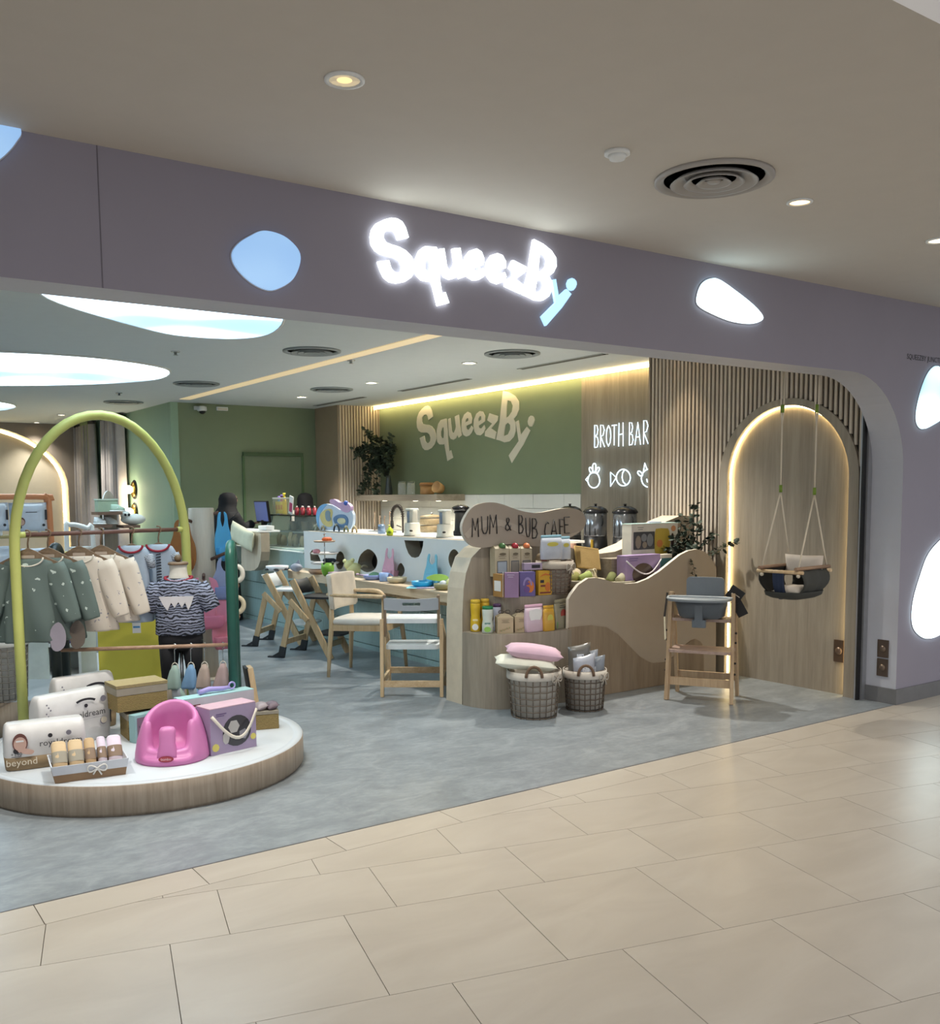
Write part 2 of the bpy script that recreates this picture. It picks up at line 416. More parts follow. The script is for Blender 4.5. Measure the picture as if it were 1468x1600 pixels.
wall_green = struct('wall_sign', MB().box((XG+0.05, 9.93, 2.175), (0.1, 4.3, 1.25)), M_GREEN)
struct('wall_broth', MB().box((XG+0.05, 7.05, 1.4), (0.1, 1.46, 2.8)), M_OAK)
struct('trim_5', MB().box((XG+0.05, 9.93, 0.45), (0.1, 4.3, 0.9)), M_OAK)
wt = struct('wall_splashback', MB().box((XG+0.055, 9.93, 1.225), (0.09, 4.3, 0.65)), plain('#b9b9b4', 0.5))
for r in range(4):
    for c in range(8):
        y0 = 7.79+0.54*c+(0.27 if r % 2 else 0); y1 = min(y0+0.535, 12.07)
        struct('tile', MB().box((XG+0.004, (y0+y1)/2, 0.98+0.162*r), (0.014, y1-y0, 0.157)), plain('#d8dad6', 0.3, var=0.02), wt)
        if r % 2 and c == 0: struct('tile', MB().box((XG+0.004, 7.9225, 0.98+0.162*r), (0.014, 0.265, 0.157)), plain('#d8dad6', 0.3, var=0.02), wt)
# slatted pier at the far end, far green wall with its flush door, lamp wall
pier = struct('wall_pier', MB().box((6.6, 12.46, 1.4), (0.7, 0.7, 2.8)), plain('#a3917a', 0.6, var=0.02))
y = 0
for k in range(15): struct('slat', MB().box((6.285+0.0445*k, 12.098, 1.4), (0.026, 0.024, 2.8)), M_SLAT, pier)
struct('wall_far', MB().box((5.5, 12.87, 1.4), (2.7, 0.1, 2.8)), M_GREEN)
d1 = struct('door_1', MB().box((5.585, 12.815, 1.055), (0.86, 0.01, 2.11)), plain('#74826a', 0.7, var=0.02))
struct('door_head', MB().box((5.585, 12.80, 2.135), (0.90, 0.05, 0.05)), plain('#4f6647', 0.7), d1)
struct('door_frame', MB().box((5.14, 12.805, 1.055), (0.03, 0.03, 2.11)).box((6.03, 12.805, 1.055), (0.03, 0.03, 2.11)), plain('#5a7450', 0.7), d1)
struct('wall_lamp_side', MB().box((4.2, 15.3, 1.4), (0.1, 5.0, 2.8)), M_GREEN_L)
struct('wall_rear', MB().box((0.2, 17.85, 1.4), (8.1, 0.1, 2.8)), plain('#b7b2a6', 0.7, var=0.02))
struct('wall_left', MB().box((-4.95, 10.9, 1.4), (0.1, 14, 2.8)), M_OFF)
struct('trim_6', MB().box((4.10, 16.9, 1.4), (0.16, 0.5, 2.8)), plain('#8a9a63', 0.7))           # green pier by the backlit arch
struct('trim_7', MB().box((4.196, 8.2, 2.797), (0.135, 8.3, 0.006)), glow('#e8cfa4', 0.55))         # long pale strip in the ceiling, its lit brightness put in as emission
struct('trim_8', MB().box((6.815, 9.2, 2.772), (0.02, 5.75, 0.03)), glow('#ffe0a0', 14.0))          # led cove along the sign wall
# backlit arch at the far left
ra = struct('wall_niche', MB().prism([(0.81, 0.0)] + [(2.32-1.51*cos(PI*k/24), 1.72+1.0*sin(PI*k/24)) for k in range(25)] + [(3.83, 0.0)], 0.02, YF(17.76)), plain('#cfc4ae', 0.7, var=0.02))
struct('led_strip', MB().tube([(0.79, 17.77, 0.1)] + [(2.32-1.53*cos(PI*k/24), 17.77, 1.72+1.02*sin(PI*k/24)) for k in range(25)] + [(3.85, 17.77, 0.1)], 0.02, 6), glow('#ffe6a6', 22.0), ra)
struct('niche_surround', MB().prism([(-1.5, 0)] + [(-1.5, 2.8), (4.14, 2.8), (4.14, 0), (3.89, 0)] + [(2.32+1.57*cos(PI*k/24), 1.72+1.05*sin(PI*k/24)) for k in range(25)] + [(0.75, 0)], 0.16, YF(17.58)), plain('#93877a', 0.7, var=0.02), ra)

# ---------------------------------------------------------------- light panels
PAN = glow('#a8d6ff', 1.25, '#e8fcff', 0.55, 8.5)
def ceiling_panel(loop, label):
    lp = smooth_loop(loop, 4); c = (sum(p[0] for p in lp)/len(lp), sum(p[1] for p in lp)/len(lp), 2.8)
    t = thing('ceiling_light_panel', label, 'light', c)
    obj('diffuser', MB().prism(lp, 0.012, ZF(2.788)), PAN, t)
    obj('rim', MB().tube([(x, y, 2.794) for x, y in lp], 0.012, 5, closed=True), M_WHITE, t)
ceiling_panel([(1.306, 6.409), (1.648, 6.841), (2.294, 7.378), (2.618, 7.484), (2.944, 7.389), (3.072, 7.059), (2.922, 6.451), (2.6, 5.9), (2.0, 5.5), (1.45, 5.45), (1.15, 5.8)], 'glowing pebble-shaped ceiling light panel just behind the fascia')
ceiling_panel([(1.517, 9.107), (1.911, 9.039), (2.376, 9.075), (2.879, 9.32), (3.161, 9.705), (3.212, 10.419), (2.744, 11.178), (1.947, 11.795), (1.2, 12.0), (0.5, 11.6), (0.3, 10.6), (0.6, 9.6), (1.0, 9.25)], 'glowing oval ceiling light panel in the middle of the shop ceiling')
ceiling_panel([(2.267, 13.8), (2.468, 14.09), (2.571, 14.459), (2.55, 14.808), (2.472, 15.084), (2.0, 15.6), (1.3, 15.4), (1.1, 14.5), (1.5, 13.8), (1.9, 13.6)], 'small glowing ceiling light panel furthest into the shop')
def front_panel(loop, label, m):
    lp = smooth_loop(loop, 5); c = (sum(p[0] for p in lp)/len(lp), YF0, sum(p[1] for p in lp)/len(lp))
    t = thing('wall_light_panel', label, 'light', c)
    obj('diffuser', MB().prism(lp, 0.02, YF(YF0-0.02)), m, t)
    cx, cz = c[0], c[2]
    obj('rim', MB().tube([(cx+(x-cx)*1.01, YF0-0.002, cz+(z-cz)*1.01) for x, z in lp], 0.004, 5, closed=True), M_JAMB, t)
DIM = glow('#8fb8e6', 0.75, '#a8cdf2', 3.0); BRI = glow('#c9f2ff', 3.2, '#f2ffff', 2.5); BRC = glow('#9fe2ff', 1.3, '#d8fbff', 2.2, 2.2)
front_panel([(1.671, 2.649), (1.757, 2.640), (1.820, 2.596), (1.831, 2.544), (1.796, 2.468), (1.728, 2.421), (1.673, 2.412), (1.603, 2.438), (1.546, 2.488), (1.531, 2.537), (1.558, 2.581), (1.609, 2.619)], 'dim blue pebble light panel on the fascia left of the lit sign', DIM)
front_panel([(4.421, 2.780), (4.498, 2.778), (4.629, 2.734), (4.776, 2.676), (4.872, 2.621), (4.873, 2.587), (4.779, 2.559), (4.605, 2.558), (4.436, 2.586), (4.327, 2.618), (4.310, 2.663), (4.346, 2.739)], 'bright slanted pebble light panel on the fascia right of the lit sign', BRI)
front_panel([(6.826, 2.444), (6.896, 2.430), (6.981, 2.329), (7.034, 2.192), (6.954, 2.086), (6.803, 2.021), (6.687, 1.994), (6.618, 2.037), (6.612, 2.127), (6.661, 2.265), (6.737, 2.383)], 'small upright leaf-shaped light panel high on the column', BRC)
front_panel([(6.948, 1.154), (7.069, 1.188), (7.206, 1.047), (7.274, 0.748), (7.195, 0.557), (7.029, 0.473), (6.845, 0.456), (6.695, 0.527), (6.647, 0.626), (6.663, 0.766), (6.738, 0.926), (6.823, 1.064)], 'large drop-shaped light panel low on the column', glow('#e2fbff', 4.0))
front_panel([(0.628, 2.962), (0.709, 2.947), (0.750, 2.867), (0.735, 2.827), (0.701, 2.780), (0.657, 2.739), (0.595, 2.712), (0.536, 2.749), (0.532, 2.856), (0.565, 2.927)], 'light panel cut by the ceiling at the far left of the fascia', DIM)

# ================================================================ CEILING FITTINGS
def downlight(x, y, z, r, label, power, col, group=None, lit=6.0, hexc='#fff4dd', spot=110):
    t = thing('downlight', label, 'light', (x, y, z), group)
    obj('trim_ring', MB().lathe([(r*1.3, 0), (r*1.3, -0.006), (r*1.02, -0.008), (r, 0.0)], (x, y, z), 20), M_WHITE, t)
    obj('lens', MB().lathe([(0.0001, -0.003), (r, -0.003)], (x, y, z), 16), glow(hexc, lit), t)
    if power: lamp('downlight_lamp', 'SPOT', (x, y, z-0.03), power, col, 0.05, target=(x, y, 0), spot=spot, blend=0.8)
for i, (y, w) in enumerate(((5.79, 'nearest the fascia, largely behind it'), (7.647, 'nearest the fascia over the counter'), (9.549, 'second from the fascia over the counter'), (11.356, 'furthest from the fascia over the counter'))):
    downlight(5.36, y, 2.8, 0.06, 'round white shop downlight, ' + w, 230, (1, 0.95, 0.86), 'downlights in a row over the counter', 9)
downlight(1.519, 2.846, 2.87, 0.05, 'chrome recessed downlight in the mall ceiling left of the others', 50, WARM, 'mall ceiling downlights', 0.5, '#e8d8b8')
downlight(3.849, 2.85, 2.87, 0.045, 'warm glowing downlight in the mall ceiling beside the big round vent', 50, WARM, 'mall ceiling downlights', 3.0, '#ffdca0')
downlight(5.047, 2.864, 2.87, 0.05, 'mall ceiling downlight at the right edge of the photo', 60, WARM, 'mall ceiling downlights', 3.0, '#fff0d0')
for x, y in ((3.383, 17.333, 2.800)[:2], (3.395, 15.569, 2.800)[:2]):
    q = 'nearer' if y < 16.5 else 'further'
    downlight(x, y, 2.8, 0.05, 'tiny white downlight deep in the shop, ' + q + ' of the two', (70 if y > 16.5 else 170), (1, .95, .85), 'tiny downlights deep in the shop', 8)
for i, x in enumerate((0.3, 1.9, 3.5)):  # added fittings, unseen behind the fascia, to brighten the shop interior
    downlight(x, 4.75, 2.8, 0.06, 'added unseen shop downlight in the row just behind the fascia, ' + ('first', 'second', 'third')[i] + ' from the left', (150, 150, 70)[i], (1, 0.95, 0.86), 'added unseen downlights just behind the fascia', 9)
downlight(6.2, 5.86, 2.8, 0.04, 'small warm shop downlight grazing the slat wall beside the fascia', 22, (1, .78, .5), None, 6, '#ffe2b0', 75)
def vent(x, y, z, R, label, hexc='#a9a7a6', group=None):
    t = thing('ceiling_vent', label, 'vent', (x, y, z), group); m = plain(hexc, 0.5, var=0.03)
    obj('backing', MB().lathe([(0.0001, 0.0), (R*0.9, 0.0), (R*0.9, -0.002), (0.0001, -0.002)], (x, y, z), 28), M_DARK, t)
    obj('outer_ring', MB().lathe([(R, 0), (R, -0.012), (R*0.93, -0.018), (R*0.86, -0.008), (R*0.84, -0.002)], (x, y, z), 36), m, t)
    for k, q in enumerate((0.70, 0.47, 0.26)):
        obj('ring', MB().lathe([(R*(q-0.10), -0.006), (R*q, -0.024), (R*(q+0.035), -0.024), (R*(q-0.07), -0.003)], (x, y, z), 32), m, t)
    obj('centre_cone', MB().lathe([(0.0001, -0.022), (R*0.1, -0.02), (R*0.13, -0.01), (R*0.05, -0.002)], (x, y, z), 20), m, t)
vent(3.262, 2.845, 2.87, 0.248, 'large round grey vent in the mall ceiling above the right of the sign', '#a6a19c')
vent(3.754, 7.725, 2.8, 0.25, 'round shop ceiling vent nearest the fascia, left of the pale trough', '#8f9798')
vent(5.328, 6.932, 2.8, 0.25, 'round shop ceiling vent right of the nearest counter downlight', '#8f9798')
vent(3.735, 10.588, 2.8, 0.25, 'round shop ceiling vent left of the trough beside the oval light panel', '#8f9798')
vent(5.277, 10.356, 2.8, 0.25, 'round shop ceiling vent between the two far counter downlights', '#8f9798')
vent(3.637, 13.111, 2.8, 0.25, 'round shop ceiling vent close to the green lamp wall', '#8f9798')
for i, (x, y0, y1) in enumerate(((6.04, 10.98, 12.34), (6.075, 8.69, 10.10), (6.05, 6.52, 7.73))):
    t = thing('slot_diffuser', 'black linear slot diffuser in the shop ceiling, ' + ('furthest', 'middle', 'nearest')[i] + ' of three', 'vent', (x, (y0+y1)/2, 2.8), 'slot diffusers along the sign wall')
    obj('slot', MB().box((x, (y0+y1)/2, 2.797), (0.045, y1-y0, 0.006)), M_BLACK, t)
    obj('flange', MB().box((x-0.032, (y0+y1)/2, 2.797), (0.018, y1-y0+0.03, 0.007)).box((x+0.032, (y0+y1)/2, 2.797), (0.018, y1-y0+0.03, 0.007)), plain('#9aa09f', 0.5), t)
t = thing('smoke_detector', 'white smoke detector on the mall ceiling left of the big vent', 'detector', (2.701, 2.841, 2.87))
obj('base', MB().lathe([(0.05, 0), (0.05, -0.012), (0.045, -0.014), (0.0001, -0.014)], (2.701, 2.841, 2.87), 20), M_WHITE, t)
obj('sensor_cap', MB().lathe([(0.036, -0.014), (0.03, -0.03), (0.0001, -0.034)], (2.701, 2.841, 2.87), 18), M_WHITE, t)
for x, y, w in ((4.311, 8.059, 'beside the pale trough'), (2.777, 8.372, 'between the two big light panels'), (3.28, 12.0, 'beyond the oval panel')):
    t = thing('sprinkler_head', 'small ceiling sprinkler head ' + w, 'sprinkler', (x, y, 2.8), 'shop sprinkler heads')
    obj('rosette', MB().lathe([(0.04, 0), (0.036, -0.008), (0.0001, -0.008)], (x, y, 2.8), 14), M_STEEL, t)
    obj('nozzle', MB().lathe([(0.012, -0.008), (0.012, -0.03), (0.024, -0.032), (0.0001, -0.034)], (x, y, 2.8), 12), M_STEEL, t)
t = thing('security_camera', 'white dome security camera on the far green wall under the ceiling', 'camera', (4.555, 12.8, 2.72))
obj('bracket', MB().box((4.52, 12.805, 2.735), (0.1, 0.03, 0.05)), M_WHITE, t, 0.008)
obj('housing', MB().lathe([(0.03, 0.04), (0.06, 0.03), (0.065, -0.02), (0.05, -0.03)], (4.56, 12.75, 2.72), 16), M_WHITE, t)
obj('dome', MB().ball((4.56, 12.74, 2.695), 0.045), M_BLACK, t)
t = thing('emergency_light', 'small white box light high on the far green wall', 'light', (4.86, 12.8, 2.74))
obj('housing', MB().box((4.86, 12.805, 2.74), (0.16, 0.03, 0.05)), M_WHITE, t, 0.008); obj('diffuser', MB().box((4.86, 12.787, 2.735), (0.13, 0.01, 0.03)), M_OFF, t)

# ================================================================ SIGNS
G = {}
G['S'] = [[(2.375, 2.721), (2.360, 2.763), (2.342, 2.787), (2.315, 2.796), (2.285, 2.795), (2.247, 2.781), (2.210, 2.760), (2.187, 2.730), (2.180, 2.699), (2.184, 2.665), (2.203, 2.642), (2.230, 2.630), (2.266, 2.626), (2.303, 2.624), (2.330, 2.612), (2.343, 2.591), (2.338, 2.568), (2.320, 2.557), (2.297, 2.558), (2.281, 2.571), (2.269, 2.606), (2.214, 2.594), (2.229, 2.557), (2.246, 2.529), (2.273, 2.513), (2.310, 2.511), (2.352, 2.522), (2.387, 2.546), (2.407, 2.579), (2.404, 2.610), (2.389, 2.639), (2.359, 2.661), (2.322, 2.673), (2.285, 2.677), (2.255, 2.683), (2.243, 2.700), (2.245, 2.723), (2.268, 2.740), (2.296, 2.742), (2.312, 2.729), (2.321, 2.704)]]
G['q'] = [[(2.525, 2.699), (2.506, 2.698), (2.463, 2.694), (2.434, 2.671), (2.416, 2.631), (2.414, 2.592), (2.422, 2.558), (2.446, 2.541), (2.479, 2.539), (2.501, 2.541), (2.513, 2.501), (2.533, 2.433), (2.594, 2.452), (2.573, 2.500), (2.554, 2.492), (2.543, 2.552), (2.537, 2.631), (2.529, 2.693)], [(2.489, 2.648), (2.476, 2.643), (2.461, 2.621), (2.461, 2.594), (2.473, 2.579), (2.494, 2.580), (2.498, 2.614), (2.495, 2.645)]]
G['u'] = [[(2.546, 2.694), (2.569, 2.699), (2.578, 2.652), (2.583, 2.621), (2.594, 2.605), (2.610, 2.608), (2.624, 2.626), (2.630, 2.643), (2.619, 2.705), (2.661, 2.714), (2.671, 2.656), (2.692, 2.586), (2.657, 2.572), (2.647, 2.589), (2.627, 2.570), (2.602, 2.562), (2.572, 2.570), (2.555, 2.593), (2.549, 2.632)]]
G['e1'] = [[(2.801, 2.681), (2.795, 2.652), (2.738, 2.639), (2.743, 2.621), (2.762, 2.612), (2.785, 2.628), (2.793, 2.637), (2.812, 2.621), (2.795, 2.596), (2.769, 2.580), (2.738, 2.575), (2.710, 2.586), (2.694, 2.610), (2.689, 2.642), (2.695, 2.679), (2.719, 2.709), (2.755, 2.724), (2.785, 2.713)], [(2.731, 2.660), (2.734, 2.676), (2.749, 2.686), (2.762, 2.684), (2.764, 2.670)]]
G['e2'] = [[(2.932, 2.685), (2.930, 2.654), (2.868, 2.633), (2.875, 2.618), (2.895, 2.614), (2.916, 2.628), (2.924, 2.634), (2.934, 2.613), (2.916, 2.588), (2.884, 2.574), (2.847, 2.580), (2.824, 2.602), (2.816, 2.634), (2.821, 2.671), (2.846, 2.705), (2.879, 2.718), (2.911, 2.713)], [(2.866, 2.656), (2.864, 2.673), (2.879, 2.689), (2.895, 2.686), (2.896, 2.668)]]
G['z'] = [[(2.976, 2.698), (3.059, 2.676), (3.052, 2.650), (2.991, 2.609), (3.041, 2.585), (3.027, 2.544), (2.929, 2.568), (2.932, 2.594), (3.002, 2.636), (2.954, 2.659)]]
G['B'] = [[(3.108, 2.816), (3.164, 2.803), (3.221, 2.776), (3.252, 2.744), (3.253, 2.700), (3.232, 2.668), (3.204, 2.649), (3.224, 2.623), (3.223, 2.580), (3.204, 2.548), (3.164, 2.524), (3.118, 2.521), (3.074, 2.534), (3.040, 2.541), (3.074, 2.640), (3.091, 2.735)], [(3.147, 2.760), (3.181, 2.751), (3.198, 2.724), (3.189, 2.692), (3.158, 2.667), (3.136, 2.660), (3.139, 2.708)], [(3.128, 2.621), (3.152, 2.632), (3.173, 2.618), (3.173, 2.592), (3.152, 2.565), (3.113, 2.557), (3.119, 2.590)]]
G['y'] = [[(3.224, 2.632), (3.250, 2.639), (3.269, 2.555), (3.323, 2.598), (3.354, 2.575), (3.290, 2.500), (3.186, 2.400), (3.158, 2.444), (3.250, 2.522), (3.242, 2.556)]]
G['dot'] = [[(3.391, 2.630), (3.382, 2.611), (3.367, 2.596), (3.349, 2.597), (3.335, 2.610), (3.331, 2.627), (3.341, 2.648), (3.357, 2.657), (3.375, 2.654), (3.387, 2.644)]]
M_LIT = glow('#f4ffff', 4.0); M_LIT2 = glow('#a9d4f2', 1.2)
def logo(name, label, loc, f, lit, depth, frame):
    t = thing(name, label, 'sign', loc)
    for k, L in G.items():
        mt = M_LIT2 if (lit and k in ('y', 'dot')) else (M_LIT if lit else plain('#d8d4c4', 0.5, var=0.02))
        L2 = [[f(a, b) for a, b in q] for q in L]
        obj('letter', MB().prism(L2[0], depth, frame, 0, L2[1:], side_mi=0), [mt], t)
logo('shop_sign', 'lit white hand-drawn shop name lettering on the mauve fascia', (2.78, YF0, 2.55), lambda a, b: (a, b), True, 0.018, YF(YF0-0.018))
# the same name as raised cream letters on the green wall
SU0, SU1 = 2.190, 3.373
logo('wall_sign', 'raised cream shop name lettering on the green wall over the counter', (XG, 9.8, 2.2), lambda a, b: (11.05-(a-SU0)/(SU1-SU0)*2.45, 2.626+(b-2.752)*2.03), False, 0.008, XF(XG-0.008))

GLY = {'M': [[(0, 0), (.08, 1), (.5, .35), (.92, 1), (1, 0)]], 'U': [[(0, 1), (.05, .25), (.3, 0), (.7, 0), (.95, .25), (1, 1)]],
 'B': [[(0, 0), (0, 1), (.6, .97), (.85, .78), (.6, .55), (.05, .5)], [(.05, .5), (.75, .45), (1, .22), (.7, .02), (0, 0)]],
 'C': [[(1, .9), (.6, 1), (.2, .8), (0, .45), (.2, .12), (.6, 0), (1, .12)]], 'A': [[(0, 0), (.5, 1), (1, 0)], [(.2, .35), (.82, .35)]],
 'F': [[(.1, 0), (0, 1), (1, .98)], [(.05, .55), (.8, .55)]], 'E': [[(1, 0), (.1, 0), (0, 1), (1, 1)], [(.05, .52), (.75, .52)]],
 'R': [[(0, 0), (0, 1), (.6, .97), (.9, .76), (.6, .53), (.05, .48), (1, 0)]], 'O': [[(.5, 1), (.1, .8), (0, .5), (.1, .2), (.5, 0), (.9, .2), (1, .5), (.9, .8), (.5, 1)]],
 'T': [[(.5, 0), (.5, 1)], [(0, 1), (1, 1)]], 'H': [[(0, 0), (.05, 1)], [(1, 0), (.95, 1)], [(0, .5), (1, .52)]],
 '&': [[(1, 0), (.25, .72), (.3, .95), (.55, 1), (.72, .85), (.6, .65), (.1, .35), (.1, .1), (.4, 0), (.75, .12), (1, .42)]]}
def glyph(mb, ch, a, b, place, r, n=5):
    """pen-stroke letter inside the box with corners a (top left) and b (bottom right)"""
    for st in GLY[ch]:
        mb.tube([place(a[0]+(b[0]-a[0])*u, b[1]+(a[1]-b[1])*v) for u, v in st], r, n)
    return mb

# neon lettering and pictures on the broth bar wall
NEON = glow('#d6efff', 1.9)
t = thing('neon_sign', 'white neon words over three animal heads on the oak wall', 'sign', (XG, 7.2, 2.1))
px = lambda y, z: (XG-0.03, y, z)
for ch, c in zip('BROTHBAR', [[(7.541, 2.258), (7.482, 2.025)], [(7.450, 2.253), (7.387, 2.025)], [(7.363, 2.239), (7.297, 2.029)], [(7.282, 2.237), (7.212, 2.035)], [(7.182, 2.256), (7.117, 2.021)], [(7.030, 2.252), (6.977, 2.027)], [(6.951, 2.244), (6.873, 2.025)], [(6.832, 2.258), (6.768, 2.026)]]):
    obj('letter', glyph(MB(), ch, c[0], c[1], px, 0.0052), NEON, t)
def neon(name, paths, r=0.0062):
    mb = MB()
    for p, cl in paths: mb.tube([px(*q) for q in p], r, 6, closed=cl)
    obj(name, mb, NEON, t)
neon('chicken_head', [(smooth_loop([(7.550, 1.767), (7.490, 1.747), (7.459, 1.684), (7.485, 1.629), (7.549, 1.607), (7.615, 1.631), (7.643, 1.687), (7.611, 1.749)], 3), True), ([(7.638, 1.725), (7.677, 1.696), (7.638, 1.671)], False),
    (smooth_loop([(7.601, 1.769), (7.623, 1.807), (7.606, 1.823), (7.577, 1.806), (7.572, 1.773)], 3), True), (smooth_loop([(7.558, 1.774), (7.568, 1.838), (7.544, 1.862), (7.519, 1.841), (7.529, 1.773)], 3), True), (smooth_loop([(7.519, 1.770), (7.500, 1.812), (7.469, 1.816), (7.466, 1.795), (7.495, 1.763)], 3), True)])
neon('fish', [(smooth_loop([(7.114, 1.790), (7.043, 1.763), (7.011, 1.705), (7.041, 1.646), (7.113, 1.623), (7.181, 1.648), (7.214, 1.709), (7.182, 1.767)], 3), True), ([(7.214, 1.709), (7.297, 1.765), (7.296, 1.621)], True), ([(7.096, 1.785), (7.123, 1.751), (7.129, 1.707), (7.113, 1.663), (7.068, 1.631)], False)])
neon('cow_head', [(smooth_loop([(6.754, 1.784), (6.681, 1.752), (6.651, 1.690), (6.679, 1.630), (6.752, 1.605), (6.827, 1.632), (6.858, 1.694), (6.829, 1.755)], 3), True), ([(6.833, 1.748), (6.813, 1.842), (6.780, 1.774)], False), (smooth_loop([(6.846, 1.739), (6.889, 1.767), (6.911, 1.752), (6.884, 1.724), (6.850, 1.717)], 3), True), ([(6.785, 1.688), (6.778, 1.661), (6.753, 1.651), (6.728, 1.660), (6.722, 1.687)], False)])
t = thing('column_lettering', 'line of small dark capitals above the leaf-shaped light panel', 'sign', (6.58, YF0, 2.49))
obj('lettering', MB().text('SQUEEZBY JUNCTION', 0.052, ((6.475, YF0, 2.475), (1, 0, 0), (0, 0, 1), (0, -1, 0)), 0.002, align='LEFT'), plain('#2b2b30', 0.5), t)

# ================================================================ COUNTER, BENCH
XC = 4.68
mt = plain('#9db9b6', 0.4, var=0.03)
def flute():
    m, nt, b = _new('mint_finger_tiles'); vec = _coord(nt)
    w = nt.nodes.new('ShaderNodeTexWave'); w.bands_direction = 'Y'; w.inputs['Scale'].default_value = 11; nt.links.new(vec, w.inputs['Vector'])
    nt.links.new(_ramp(nt, w.outputs['Fac'], [(0.0, '#8fa9a8'), (0.18, '#a8c3c1'), (1.0, '#b0cac8')]), b.inputs['Base Color'])
    b.inputs['Roughness'].default_value = 0.35; _bump(nt, b, w.outputs['Fac'], 0.5, 0.01); return m
M_MINT = flute()
t = thing('counter', 'long service counter faced in rows of mint finger tiles with white top', 'counter', (5.1, 9.3, 0))
obj('body', MB().box((5.05, 9.1, 0.35), (0.7, 6.1, 0.70)).box((5.05, 11.03, 0.80), (0.7, 2.24, 0.21)), plain('#d7dcdb', 0.5), t)
for z0, z1 in ((0.0, 0.048), (0.056, 0.276), (0.284, 0.483), (0.491, 0.697), (0.705, 0.905)):
    ya = 9.91 if z0 > .7 else 6.05
    obj('tile_row', MB().box((XC+0.005, (ya+12.15)/2, (z0+z1)/2), (0.03, 12.15-ya, z1-z0)), M_MINT, t)
obj('ledge', MB().box((XC+0.01, 11.05, 0.911), (0.06, 2.25, 0.014)), plain('#cfdcdb', 0.4), t)
# white upstand with pebble-shaped holes
holes = [[(9.743, 0.837), (9.755, 0.920), (9.696, 0.958), (9.631, 0.947), (9.576, 0.921), (9.522, 0.881), (9.499, 0.853), (9.477, 0.822), (9.509, 0.810)],
 smooth_loop([(9.026, 0.969), (8.968, 0.949), (8.941, 0.902), (8.951, 0.847), (9.005, 0.789), (9.079, 0.778), (9.130, 0.817), (9.126, 0.893), (9.094, 0.946)], 2),
 smooth_loop([(8.444, 1.016), (8.346, 1.002), (8.274, 0.961), (8.246, 0.912), (8.262, 0.860), (8.323, 0.812), (8.460, 0.782), (8.583, 0.804), (8.643, 0.853), (8.634, 0.899), (8.576, 0.962)], 2),
 smooth_loop([(7.801, 0.912), (7.754, 0.888), (7.731, 0.847), (7.757, 0.804), (7.805, 0.780), (7.852, 0.798), (7.871, 0.839), (7.850, 0.883)], 2),
 [(7.730, 1.129), (7.396, 1.134), (7.404, 1.090), (7.437, 1.028), (7.476, 0.988), (7.541, 0.972), (7.606, 0.977), (7.658, 1.007), (7.702, 1.064)],
 smooth_loop([(6.905, 1.079), (6.854, 1.066), (6.818, 1.023), (6.833, 0.971), (6.873, 0.924), (6.914, 0.902), (6.954, 0.920), (6.984, 0.963), (6.987, 1.009), (6.957, 1.055)], 2)]
obj('upstand', MB().prism([(6.05, 0.70), (9.905, 0.70), (9.905, 1.158), (6.05, 1.158)], 0.16, XF(XC-0.02), 0, holes, side_mi=1), [plain('#dfe4e6', 0.45, var=0.01), plain('#8d8678', 0.6)], t)
obj('worktop', MB().box((5.12, 7.98, 1.149), (0.58, 3.85, 0.02)), M_WHITE, t)
obj('back_panel', MB().box((5.05, 7.98, 0.92), (0.02, 3.85, 0.43)), plain('#54504a', 0.6), t)
for i, (y, z, h, hx, w_) in enumerate(((7.36, .93, .17, '#8f3038', 'dark red'), (7.50, .93, .17, '#8e9294', 'grey'), (8.62, .73, .22, '#5d4632', 'brown'), (8.50, .73, .16, '#3f5248', 'dark green'))):
    solo('storage_tin', MB().lathe([(.05, 0), (.055, .01), (.055, h*.85), (.05, h*.9), (.05, h), (.0001, h)], (4.92, y, z), 18), plain(hx, .4), w_+' tin standing inside a pebble-shaped hole of the white upstand', 'tin', (4.92, y, z), 'tins inside the white upstand')
obj('inner_shelf', MB().box((4.92, 7.45, .92), (.2, .5, .02)), M_WHITE, [o for o in bpy.data.objects if o.name == 'counter'][0])
t = thing('breakfast_bench', 'long pale oak eating ledge on the front of the mint counter', 'table', (4.47, 8.0, 0.7))
obj('top', MB().prism([(4.655, 6.0), (4.36, 6.0), (4.36, 9.70), (4.41, 9.80), (4.50, 9.86), (4.655, 9.88)], 0.018, ZF(0.728)), M_BENCH, t)
obj('apron', MB().prism([(4.655, 6.0), (4.364, 6.0), (4.364, 9.70), (4.414, 9.796), (4.50, 9.855), (4.655, 9.875)], 0.066, ZF(0.662)), M_BENCH, t)
obj('support_rail', MB().box((4.6, 7.6, 0.62), (0.08, 3.2, 0.05)), M_PALE, t)

# back counter with oak front and white top along the sign wall, floating shelf
t = thing('back_counter', 'oak back counter with white top along the sign wall', 'counter', (6.6, 9.2, 0))
obj('cabinet', MB().box((6.6, 9.2, 0.44), (0.55, 5.7, 0.88)), M_OAK, t)
obj('worktop', MB().box((6.585, 9.2, 0.895), (0.60, 5.72, 0.03)), M_WHITE, t)
t = thing('wall_shelf', 'floating oak shelf with spotlights under it on the green wall', 'shelf', (6.7, 10.8, 1.53))
obj('board', MB().box((6.68, 11.0, 1.515), (0.42, 2.1, 0.08)), M_OAKY, t)
for y in (11.55, 10.75, 10.2):
    obj('shelf_spot', MB().lathe([(0.0001, -0.004), (0.03, -0.004), (0.032, 0.004)], (6.66, y, 1.475), 12), glow('#fff0d0', 12), t)
    lamp('shelf_spot_lamp', 'SPOT', (6.66, y, 1.46), 14, (1, 0.85, 0.6), 0.03, target=(6.72, y, 0.9), spot=110, blend=0.9)

